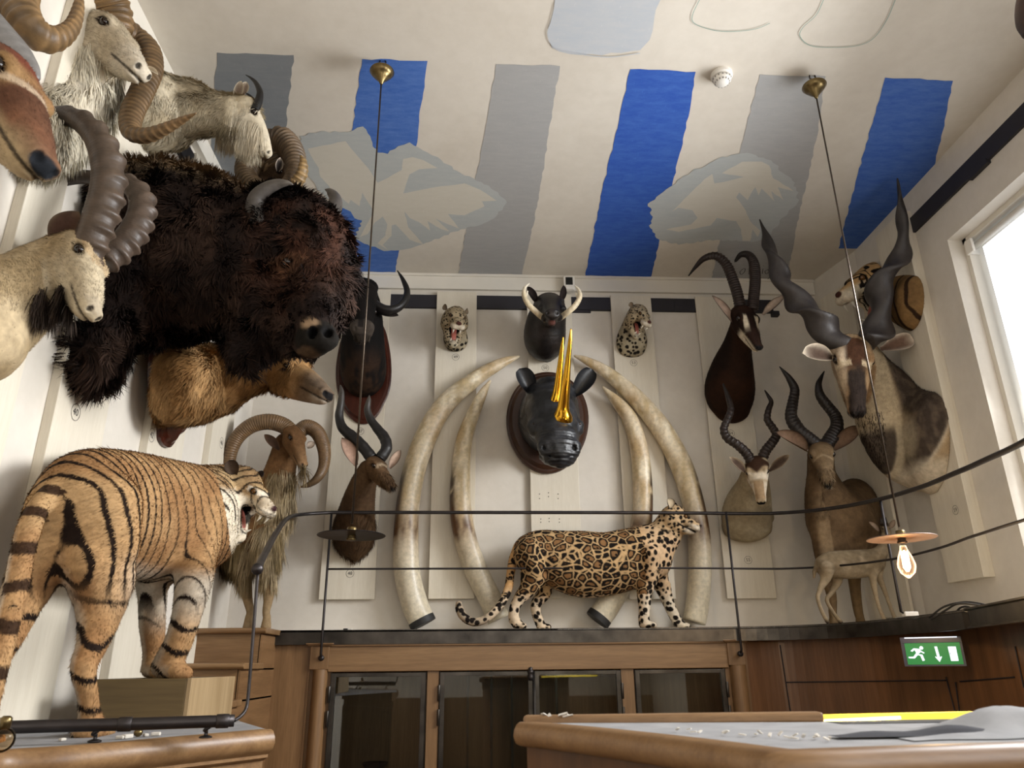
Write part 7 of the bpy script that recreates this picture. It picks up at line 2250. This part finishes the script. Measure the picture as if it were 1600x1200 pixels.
# ---- animals of the left wall ---------------------------------------------
def bison():
    c0 = at(200, 430, X=WL+.046)
    root = thing('bison_head', 'enormous shaggy dark brown bison head and hump on the left wall', 'mounted head', c0)
    S = Sculpt(.013)
    P, R = pxchain([(185, 405, (WL+.02,), 128, 140), (235, 395, 3.38, 135, 138), (300, 398, 3.36, 128, 128), (365, 410, 3.3, 104, 112), (420, 420, 3.24, 88, 100)]); S.chain(P, R, .1)
    P, R = pxchain([(165, 470, (WL+.03,), 55, 80), (160, 540, (WL+.12,), 38, 50), (152, 588, (WL+.1,), 22, 30)]); S.chain(P, R, .08)
    P, R = pxchain([(440, 365, 3.22, 70, 66), (470, 385, 3.16, 72, 76), (493, 430, 3.1, 60, 62), (497, 480, 3.07, 47, 50), (494, 515, 3.05, 33, 34), (492, 532, 3.04, 27, 26)]); S.chain(P, R, .07)
    P, R = pxchain([(430, 470, 3.2, 66, 70), (400, 520, 3.24, 48, 52), (388, 552, 3.24, 30, 30)]); S.chain(P, R, .07)
    P, R = pxchain([(455, 510, 3.14, 40, 40), (478, 545, 3.07, 20, 15)]); S.chain(P, R, .04)
    nose = at(499, 530, Y=2.99)
    S.ell(nose, A([.085, .06, .06]), None, .03)
    for x, y in ((490, 522), (512, 520)):
        S.ell(at(x, y, Y=2.955), A([.02, .04, .028]), None, .01, 'sub')
    eye = at(447, 409, Y=2.94)
    S.cut((WL+.046, 0, 0), (1, 0, 0))
    hump = at(250, 300, Y=3.36)[2]
    crown = at(480, 400, Y=3.1)
    def col(P, N):
        n = vnoise(P, 9, 3, 2)
        c = pal(sstep(.3, .7, n), lin('211815'), lin('3a2b23'))
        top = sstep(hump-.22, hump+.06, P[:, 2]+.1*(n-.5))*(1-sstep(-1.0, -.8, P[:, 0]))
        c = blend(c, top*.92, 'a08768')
        hd = 1-sstep(.12, .42, np.linalg.norm((P-crown)*A([1, .8, 1]), axis=1)); c = blend(c, hd*.75*sstep(.35, .7, n), '4a2c20')
        d = np.linalg.norm((P-eye)/A([.09, .09, .07]), axis=1); c = blend(c, (1-sstep(.5, 1.3, d))*.85, '6a4a36'); d = np.linalg.norm((P-eye)/A([.034, .06, .026]), axis=1); c = blend(c, (1-sstep(.9, 1.2, d)), '0f0a08')
        d = np.linalg.norm((P-nose)/A([.12, .1, .085]), axis=1); c = blend(c, (1-sstep(.85, 1.05, d)), '16130f')
        d = np.linalg.norm((P-at(488, 512, Y=3.0))/A([.05, .08, .04]), axis=1); c = blend(c, (1-sstep(.7, 1.1, d))*.8, 'a88d70')
        d = np.linalg.norm((P-at(476, 553, Y=3.02))/A([.07, .08, .025]), axis=1); c = blend(c, (1-sstep(.7, 1.1, d))*.5, '6a543f')
        for x, y in ((490, 522), (512, 520)):
            d = np.linalg.norm((P-at(x, y, Y=2.97))/A([.03, .06, .04]), axis=1); c = blend(c, (1-sstep(.8, 1.0, d)), '050404')
        return c
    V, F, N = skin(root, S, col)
    nm = lambda P: 1-np.clip((1-sstep(1.0, 1.25, np.linalg.norm((P-nose)/A([.12, .12, .09]), axis=1)))+(1-sstep(.7, 1.1, np.linalg.norm((P-eye)/A([.08, .09, .05]), axis=1))), 0, 1)
    def ln(P):
        L = np.full(len(P), .07)
        L = L+.05*sstep(at(0, 520, Y=3.2)[2], at(0, 580, Y=3.2)[2], P[:, 2])*1.0
        L = L*(1-.6*(1-sstep(.1, .35, np.linalg.norm(P-nose, axis=1))))
        return L
    lf = lambda P: .30+.15*sstep(hump-.1, hump+.1, P[:, 2])
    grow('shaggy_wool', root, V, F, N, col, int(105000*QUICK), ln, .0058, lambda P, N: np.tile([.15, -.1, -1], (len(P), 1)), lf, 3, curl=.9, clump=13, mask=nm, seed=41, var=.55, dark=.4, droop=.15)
    grow('curly_undercoat', root, V, F, N, col, int(60000*QUICK), .03, .005, lambda P, N: np.tile([.15, -.1, -1], (len(P), 1)), .5, 2, curl=1.2, clump=45, mask=nm, seed=43, var=.5, dark=.5)
    eyeball(root, eye+A([.004, .005, 0]), .024, 'eye')
    eyeball(root, at(520, 412, Y=3.12), .022, 'eye')
    p, r = hornpx([(408, 352, 3.0, 18), (399, 332, 2.98, 17), (401, 311, 2.96, 15), (415, 296, 2.94, 12), (433, 288, 2.93, 9), (448, 286, 2.92, 5), (457, 288, 2.92, 1.5)])
    horn_mesh(root, p, r, '4a4541', '5a544e', colvar=.2, flat=.9)
    p, r = hornpx([(505, 345, 3.3, 15), (520, 330, 3.34, 13), (524, 312, 3.38, 10), (516, 300, 3.4, 6), (508, 296, 3.4, 1)])
    horn_mesh(root, p, r, '4a4541', '5a544e', colvar=.2)


def golden_mount():
    """tawny long-haired head on a pointed shield, half hidden under the bison"""
    X0 = WL+.046
    c = at(262, 640, X=X0)
    root = thing('tawny_head', 'tawny long-haired animal head on a pointed mahogany shield below the bison', 'mounted head', c)
    out = []
    for x, y in [(236, 540), (246, 520), (262, 520), (290, 540), (300, 600), (292, 650), (284, 672), (272, 682), (262, 698), (252, 697), (245, 686), (244, 668), (236, 645), (231, 610), (231, 570)]: out.append(at(x, y, X=X0))
    out = list(spline(out+[out[0]], 4)[:-1]); shield(root, out, .05, (1, 0, 0), 'pointed_shield', 'mahog', .86)
    H0 = at(440, 560, Y=3.92); H = Head(H0, at(521, 604, Y=3.78), (.2, -.1, 1))
    S = Sculpt(.009)
    P, R = pxchain([(262, 600, (X0+.03,), 44, 62), (285, 602, (X0+.16,), 50, 64), (330, 594, 4.02, 50, 58), (380, 578, 3.98, 42, 46), (425, 566, 3.95, 34, 36), (455, 566, 3.92, 30, 32)]); S.chain(P, R, .06)
    ungulate_head(S, H, 1.15, 1.25, 1.4, k=.03); head_holes(S, H, 1.15, 1.25, 1.3)
    S.cut((X0+.048, 0, 0), (1, 0, 0))
    def c_(P, N):
        q = H.loc(P); s, u, w = q.T
        c = mottled(P*A([1, 1, .5]), 'b08a5c', '8a653c', 12)
        c = blend(c, sstep(.25, .45, vnoise(P, 6, 9, 2))*0, '6a4a2a')
        c = blend(c, sstep(.45, .75, u)*.85, '7d6b58'); c = blend(c, sstep(.7, .85, u)*(w > -.12)*.5, '3c342e')
        c = blend(c, sstep(.8, .9, u)*(w < -.19)*.6, 'b0a392')
        return face_marks(H, P, c, wd=1.15, mz=1.25, ns=1.1)
    V, F, N = skin(root, S, c_)
    grow('long_coat', root, V, F, N, c_, int(34000*QUICK), .045, .0042, lambda P, N: np.tile([-.45, -.1, -1], (len(P), 1)), .18, 2, seed=51, var=.28, dark=.6, clump=14, curl=.35, mask=lambda P: 1-sstep(.25, .5, H.loc(P)[:, 1]))
    grow('face_fur', root, V, F, N, c_, 7000, .014, .003, groom_mount(H), .2, 1, seed=52, var=.2, mask=lambda P: sstep(.2, .4, H.loc(P)[:, 1])*(1-sstep(.85, .93, H.loc(P)[:, 1])))
    put_eyes(root, H, 1.15)


def ibex():
    H0 = at(136, 378, Y=2.50); N0 = at(168, 482, Y=2.40); H = Head(H0, N0, profile_up(H0, N0, .45))
    def col(P, N, q):
        s, u, w = q.T
        c = mottled(P, 'b8a585', '9c8867', 8)
        c = blend(c, sstep(.1, .5, u)*.55, 'cbbfa6')
        c = blend(c, (sstep(.05, .2, u)*(w > .02)*(u < .45))*.4, 'a8875c')
        c = blend(c, sstep(.82, .9, u)*(w > -.12)*.5, '8f8474')
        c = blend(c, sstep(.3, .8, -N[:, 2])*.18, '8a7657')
        return c
    P, R = pxchain([(104, 408, 2.52, 44, 46), (74, 430, 2.52, 50, 54), (34, 458, 2.48, 56, 62), (-10, 490, 2.42, 64, 74), (-50, 520, (WL+.1,), 74, 86), (-75, 530, (WL+.03,), 74, 86)])
    root, B = mount('ibex_head', 'cream ibex head with great knobbly back-curved horns and a dark beard', H, (P, R), col, CUTL(.003), wd=1.2, mz=1.0, jaw=1.15, vox=.007, furn=int(30000), furl=.017, furw=.0032,
                    nost=1.2, eye_r=.05, loc=at(-70, 530, X=WL+.0), marks=dict(nose=None))
    V, F, N, c = B
    dk = lambda P, N: np.tile(lin('3c322b'), (len(P), 1))
    chin = at(84, 466, Y=2.42)
    grow('beard', root, V, F, N, dk, 1500, .13, .003, lambda P, N: np.tile([-.25, 0, -1], (len(P), 1)), .25, 4, seed=61, var=.5, clump=20, curl=.4, mask=lambda P: 1-sstep(.035, .065, np.linalg.norm(P-chin, axis=1)), droop=.5)
    ear_mesh(root, at(80, 380, Y=2.46), at(124, 331, Y=2.42), .105, A([.7, -1, .1]), '4a352b', 'b7a485', .36, rim='6a5846', peak=.5)
    Y = 2.5
    p, r = hornpx([(131, 412, 2.48, 22), (143, 374, 2.46, 24), (157, 335, 2.45, 24), (167, 295, 2.44, 23.5), (167, 258, 2.43, 22.5), (155, 222, 2.43, 20), (133, 195, 2.43, 17), (105, 181, 2.44, 14), (78, 178, 2.45, 10), (55, 180, 2.46, 5)])
    horn_mesh(root, p, r, '4c3f34', '2e2722', bosses=12, bossamp=.30, flat=1.05, colvar=.3, up=(0, 1, 0), bossang=math.pi, fade=.9, n=28)
    p, r = hornpx([(160, 408, 2.62, 21), (182, 392, 2.64, 21), (204, 368, 2.66, 20.5), (218, 340, 2.68, 19), (220, 314, 2.7, 17.5), (208, 294, 2.72, 15.5), (188, 284, 2.73, 13.5), (160, 279, 2.74, 12), (130, 277, 2.75, 10), (100, 283, 2.76, 8), (78, 290, 2.76, 5), (62, 297, 2.76, 1)])
    horn_mesh(root, p, r, '4d4036', '2a2422', bosses=14, bossamp=.34, flat=1.0, colvar=.3, up=(0, 1, 0), bossang=math.pi, fade=.9, n=28)


def argali():
    H0 = at(168, 36, Y=2.72); H = Head(H0, at(240, 98, Y=2.60), (.45, -.1, 1))
    def col(P, N, q):
        s, u, w = q.T
        c = mottled(P, '97805f', '7a6446', 8)
        hd = sstep(-.05, .2, u)
        c = blend(c, hd*.75, 'c9bca4')
        ruff = sstep(at(95, 150, Y=2.7)[0], at(125, 150, Y=2.7)[0], P[:, 0])*(1-hd); c = blend(c, ruff*.9, 'd8cfbc')
        c = blend(c, sstep(.1, .4, u)*(w > .04)*.35, 'a8987c')
        c = blend(c, sstep(.6, .8, u)*.5, 'd5ccbc')
        return c
    P, R = pxchain([(152, 78, 2.74, 36, 38), (140, 118, 2.76, 42, 48), (122, 160, 2.74, 46, 52), (98, 188, 2.68, 50, 52), (72, 203, 2.58, 50, 50)])
    e = at(52, 210, X=WL+.03); P = np.vstack([P, e]); R = np.vstack([R, [pr(52, e)]*2])
    root, B = mount('bighorn_sheep_head', 'white-bearded wild sheep head with massive curled brown horns at the top left', H, (P, R), col, CUTL(.003), wd=1.2, mz=.95, jaw=1.1, vox=.0075, furn=24000, furl=.018,
                    loc=e, nost=1.1, eye_r=.045, marks=dict(nose=None))
    V, F, N, c = B
    wh = lambda P, N: np.tile(lin('d8cfba'), (len(P), 1))
    grow('throat_ruff', root, V, F, N, wh, 16000, .11, .0035, lambda P, N: np.tile([.0, 0, -1], (len(P), 1)), .22, 4, seed=71, var=.22, dark=.7, clump=14, curl=.3, droop=.4,
         mask=lambda P: sstep(at(95, 150, Y=2.7)[0], at(115, 150, Y=2.7)[0], P[:, 0])*sstep(.2, .3, near_head(H, P))*(P[:, 2] < at(150, 85, Y=2.7)[2]))
    br = lambda P, N: mottled(P, '8f7a5a', '6a5439', 9)
    grow('neck_wool', root, V, F, N, br, 20000, .06, .0035, None, .2, 2, seed=72, var=.3, clump=20, curl=.4, mask=lambda P: 1-sstep(at(100, 150, Y=2.7)[0], at(125, 150, Y=2.7)[0], P[:, 0]))
    p, r = hornpx([(183, 52, 2.74, 24), (172, 12, 2.7, 30), (145, -35, 2.58, 31), (98, -58, 2.42, 32), (50, -42, 2.28, 31), (30, 3, 2.16, 30), (46, 44, 2.14, 26), (80, 62, 2.2, 21), (110, 46, 2.26, 15), (123, 10, 2.3, 10), (122, -20, 2.32, 3)])
    horn_mesh(root, p, r, '6e5638', '7a6040', rings=46, amp=.09, flat=.8, colvar=.4, fade=1.1, n=28, up=(0, 1, 0))
    p, r = hornpx([(196, 44, 2.86, 18), (214, 58, 2.92, 18), (233, 78, 2.92, 17), (236, 108, 2.88, 17), (222, 143, 2.82, 17), (206, 178, 2.74, 16.5), (205, 206, 2.68, 15), (228, 212, 2.64, 13.5), (256, 202, 2.6, 10.5), (284, 188, 2.56, 6.5), (306, 177, 2.52, 1.5)])
    horn_mesh(root, p, r, '5f4a31', '7d6344', rings=40, amp=.09, flat=.85, colvar=.4, fade=1.1, n=26, up=(0, 1, 0))
    ear_mesh(root, at(146, 48, Y=2.68), at(138, 10, Y=2.66), .045, A([.6, -1, 0]), '5a4a3e', 'cbbfa8', .36, rim='cfc3ae', peak=.5)
    ear_mesh(root, at(222, 105, Y=2.7), at(247, 117, Y=2.7), .04, A([.4, -1, .6]), 'a89880', 'cbbfa8', .36, rim='cfc3ae', peak=.5)


def goat():
    H0 = at(390, 158, Y=3.26); H = Head(H0, reach(432, 237, H0, .33), (.8, 0, .6))
    def col(P, N, q):
        s, u, w = q.T
        c = mottled(P, 'cbbfa6', 'b3a488', 7)
        c = blend(c, sstep(.1, .3, u)*.5, 'd5ccb8')
        return c
    P, R = pxchain([(364, 178, 3.28, 26, 30), (340, 178, 3.3, 29, 34), (305, 174, 3.32, 36, 44), (268, 172, 3.34, 44, 58)])
    e = at(232, 172, X=WL+.05); P = np.vstack([P, e]); R = np.vstack([R, [pr(50, e), pr(66, e)]])
    root, B = mount('mountain_goat_head', 'white mountain goat head with short black horns and a long beard', H, (P, R), col, CUTL(.046), wd=1.05, mz=1.1, vox=.0085, furn=4000, furl=.012, loc=e,
                    marks=dict(nose='1a1614', ns=.3), eye_r=.05)
    V, F, N, c = B
    grow('woolly_coat', root, V, F, N, c, int(26000*QUICK), .04, .004, lambda P, N: np.tile([-.35, 0, -1], (len(P), 1)), .2, 2, seed=81, var=.2, dark=.72, clump=15, curl=.4, mask=lambda P: 1-sstep(.15, .35, H.loc(P)[:, 1]))
    jw = at(368, 215, Y=3.24)
    grow('beard', root, V, F, N, c, 7000, .15, .0035, lambda P, N: np.tile([.0, 0, -1], (len(P), 1)), .12, 4, seed=82, var=.18, dark=.75, clump=14, curl=.25, droop=.6,
         mask=lambda P: (1-sstep(.07, .14, np.linalg.norm((P-jw)*A([.8, .8, 1]), axis=1)))*(1-sstep(.5, .72, H.loc(P)[:, 1])))
    p, r = hornpx([(398, 172, 3.22, 7), (404, 158, 3.22, 6.2), (406, 144, 3.22, 5), (400, 130, 3.24, 3.5), (392, 122, 3.25, 2), (384, 117, 3.26, .6)])
    horn_mesh(root, p, r, '141211', None)
    p, r = hornpx([(398, 170, 3.37, 5.5), (396, 158, 3.38, 4), (390, 150, 3.39, 2.4), (384, 145, 3.39, .6)])
    horn_mesh(root, p, r, '141211', None)
    ear_mesh(root, at(366, 160, Y=3.24), at(377, 127, Y=3.24), .055, A([.6, -1, 0]), '6a5a4c', 'c9bda4', .34, rim='cbbfa8')
    ear_mesh(root, at(378, 150, Y=3.40), at(385, 128, Y=3.4), .05, A([.6, -1, 0]), '6a5a4c', 'c9bda4', .34, rim='cbbfa8')


def curl_sheep():
    """sheep whose coiled horns show over the bison"""
    H0 = at(437, 262, Y=3.83); H = Head(H0, at(486, 308, Y=3.70), (.5, -.2, 1))
    def col(P, N, q):
        return mottled(P, '6a5642', '4c3c2e', 12)
    P, R = pxchain([(432, 285, 3.86, 28, 30), (410, 300, 3.90, 34, 36), (385, 315, 3.98, 38, 40)])
    e = at(330, 330, X=WL+.03); P = np.vstack([P, e]); R = np.vstack([R, [pr(40, e)]*2])
    root, B = mount('curled_horn_sheep_head', 'dark brown sheep head with tightly coiled ribbed horns behind the bison', H, (P, R), col, CUTL(.003), wd=1.2, vox=.009, furn=12000, furl=.03, loc=e)
    p, r = hornpx([(436, 262, 3.78, 20), (425, 235, 3.74, 23), (441, 222, 3.70, 23), (458, 240, 3.66, 20), (462, 270, 3.62, 17), (448, 294, 3.58, 14), (425, 302, 3.56, 10), (405, 292, 3.58, 5), (400, 282, 3.58, 1)])
    horn_mesh(root, p, r, '5f4e3b', '6a5740', rings=34, amp=.12, colvar=.45, flat=.85, fade=1.1, up=(0, 1, 0))
    p, r = hornpx([(428, 262, 3.78, 18), (405, 250, 3.78, 20), (390, 256, 3.74, 19), (385, 274, 3.70, 17), (398, 290, 3.66, 16), (425, 298, 3.61, 14), (452, 296, 3.55, 12), (470, 275, 3.50, 10), (474, 255, 3.48, 7), (470, 243, 3.48, 2)])
    horn_mesh(root, p, r, '6a5740', '8a7048', rings=36, amp=.12, colvar=.45, flat=.85, fade=1.1, up=(0, 1, 0))
    ear_mesh(root, at(434, 268, Y=3.58), at(438, 246, Y=3.54), .05, A([.5, -1, 0]), '1a1412', 'a8988a', .34, rim='c8b8a8')


def brown_antelope():
    H0 = at(12, 96, Y=1.78); N0 = at(106, 240, Y=1.68); H = Head(H0, N0, profile_up(H0, N0, .25))
    def col(P, N, q):
        s, u, w = q.T
        c = mottled(P, '6f4c38', '553828', 6)
        c = blend(c, sstep(.02, .09, w)*.75, '73392a')
        c = blend(c, (1-sstep(.06, .17, np.sqrt((u-.33)**2+(w+.04)**2)))*.75, 'a08056')
        c = blend(c, (1-sstep(.02, .05, np.abs(u-.46-.8*(w-.03))))*(w > -.06)*.7, 'c4b096')
        c = blend(c, sstep(.45, .6, u)*(1-sstep(-.14, -.1, -w))*.2, '7e6248')
        c = blend(c, sstep(-.12, -.2, w)*.75, 'a5926f')
        c = blend(c, sstep(.7, .85, u)*sstep(-.05, -.14, w)*.35, 'b09a78')
        return c
    P, R = pxchain([(-45, 110, 1.9, 36, 46), (-100, 140, 1.94, 60, 70)]); e = at(-150, 180, X=WL+.03); P = np.vstack([P, e]); R = np.vstack([R, [pr(95, e)]*2])
    root, B = mount('chestnut_antelope_head', 'chestnut antelope head with a wet black nose cut off by the left edge', H, (P, R), col, CUTL(.003), wd=1.15, mz=.95, jaw=1.15, vox=.0075, furn=26000, furl=.014, furw=.0026,
                    loc=e, nost=1.5, marks=dict(nose='1c1f24', ns=1.1, mouth='15100e'))
    p, r = hornpx([(-90, -20, 2.0, 36), (-45, 25, 2.0, 36), (-8, 62, 2.0, 33), (22, 90, 1.99, 28), (44, 108, 1.98, 17), (56, 122, 1.97, 7)])
    t = thing('grey_horn', 'smooth grey tapering horn in the top left corner above the chestnut antelope', 'horn', p[0])
    horn_mesh(t, p, r, '6d6b6a', '7b7876', colvar=.25, name='horn_body', up=(0, 1, 0))
    p, r = hornpx([(1640, -60, 2.2, 26), (1618, -10, 2.2, 24), (1607, 30, 2.2, 18), (1606, 55, 2.2, 8)])
    t = thing('brown_horn', 'dark brown horn tip at the top right edge', 'horn', p[0])
    horn_mesh(t, p, r, '3f2418', '2c1810', name='horn_body', colvar=.3)


def aoudad():
    Ys = 5.32; zt = .24
    c0 = at(405, 978, Y=Ys)
    H0 = at(459, 668, Y=5.12); H = Head(H0, reach(482, 722, H0, .32), (.3, -.3, 1))
    def col(P, N, q):
        s, u, w = q.T
        c = mottled(P, '7d5c3c', '65482d', 9)
        c = blend(c, sstep(.5, .9, u)*.35, '9a7c5c')
        c = blend(c, sstep(.86, .93, u)*(w < -.12)*.5, 'a8937a')
        c = blend(c, sstep(.75, .35, P[:, 2])*.7, '9c8868')
        return c
    nk = pxchain([(448, 695, 5.24, 19, 21), (438, 735, 5.28, 23, 25), (425, 780, 5.33, 31, 37), (405, 818, 5.36, 38, 46), (385, 838, 5.46, 38, 44), (365, 842, 5.56, 34, 42)])
    def ex(S):
        for rows, z in (([(388, 850, 5.32, 26, 30), (384, 890, 5.32, 12), (386, 930, 5.32, 8), (391, 955, 5.32, 6), (389, 965, 5.32, 6)], 0), ([(418, 840, 5.24, 22, 30), (420, 890, 5.24, 12), (420, 930, 5.24, 8), (416, 955, 5.24, 6), (417, 965, 5.24, 6)], 0)):
            P, R = pxchain(rows); e = A([P[-1][0], P[-1][1], zt+.012]); P = np.vstack([P, e]); R = np.vstack([R, [pr(8, e)]*2]); S.chain(P, R, .04)
    root, B = mount('barbary_sheep', 'brown barbary sheep with wide curled horns and shaggy leg chaps on the top step', H, nk, col, [((0, 0, zt+.001), (0, 0, 1)), ((0, WB-.01, 0), (0, -1, 0)), ((WL+.01, 0, 0), (1, 0, 0))],
                    wd=1.25, mz=.85, furn=18000, furl=.016, extra=ex, loc=A([c0[0], Ys, zt]), cat='sheep mount', marks=dict(nose='241c18', ns=.5))
    V, F, N, c = B
    tan = lambda P, N: mottled(P, 'a39173', '84714f', 16)
    x0 = at(440, 780, Y=5.2)[0]
    grow('throat_mane', root, V, F, N, tan, 5500, .17, .004, lambda P, N: np.tile([.15, -.1, -1], (len(P), 1)), .12, 4, seed=91, var=.3, clump=18, curl=.3, droop=.6,
         mask=lambda P: sstep(H0[2]-.27, H0[2]-.33, P[:, 2])*sstep(at(0, 880, Y=5.2)[2], at(0, 850, Y=5.2)[2], P[:, 2])*(sstep(.0, .15, P[:, 0]-at(408, 780, Y=5.3)[0]))*(P[:, 1] < 5.32))
    z1, z2 = at(0, 850, Y=5.3)[2], at(0, 925, Y=5.3)[2]
    grow('leg_chaps', root, V, F, N, tan, 9000, .16, .004, None, .12, 4, seed=92, var=.3, clump=18, curl=.25, droop=.7,
         mask=lambda P: (P[:, 2] < z1)*(P[:, 2] > z2+.08)*1.0)
    Y = 5.14
    p, r = hornpx([(458, 678, Y, 13.5), (443, 665, Y, 14), (420, 659, Y-.02, 14), (395, 664, Y-.02, 13.5), (374, 680, Y-.01, 12.5), (362, 702, Y, 11.5), (358, 728, Y+.03, 10.5), (362, 755, Y+.06, 9), (375, 778, Y+.1, 6), (392, 790, Y+.12, 2)])
    horn_mesh(root, p, r, '6a5238', '4a3a28', rings=60, amp=.04, colvar=.25, flat=.9)
    p, r = hornpx([(468, 674, Y+.03, 13), (480, 667, Y+.03, 13), (496, 676, Y+.03, 12.5), (506, 700, Y+.02, 11.5), (506, 727, Y+.02, 9.5), (497, 746, Y, 7.5), (483, 757, Y, 5), (470, 761, Y, 1.5)])
    horn_mesh(root, p, r, '6a5238', '4a3a28', rings=60, amp=.04, colvar=.25, flat=.9)
    ear_mesh(root, at(436, 703, Y=Y), at(413, 679, Y=Y-.02), .075, A([.3, -1, .1]), '4a382c', '76583a', .34, rim='5a432e')
    ear_mesh(root, at(480, 700, Y=Y), at(492, 691, Y=Y), .06, A([.2, -1, .1]), 'b8a898', '76583a', .34, rim='4a382c')
setup_mats()
build_room()
build_boards()
E_ = build_shelf()
build_rail(E_)
build_left_counter()
PLINTH = build_steps()
build_cabinet()
build_panelling(E_)
build_exit()
build_lamp((598, 95), (550, 836), False, 'unlit pendant lamp with a dark disc shade hanging before the lyre-horned antelope', 0)
build_lamp((1269, 118), (1404, 841), True, 'lit pendant lamp with a copper disc shade hanging before the small antelope', 1)
build_small()
build_front_case()
build_lights()
build_camera()
for fn in (jaguar, tiger, leopards, corner_tiger, sable, addax, lyre_antelope, wildebeest, warthog, rhino, tusks, kudu, small_antelope, eland,
           bison, golden_mount, ibex, argali, goat, curl_sheep, brown_antelope, aoudad):
    fn()
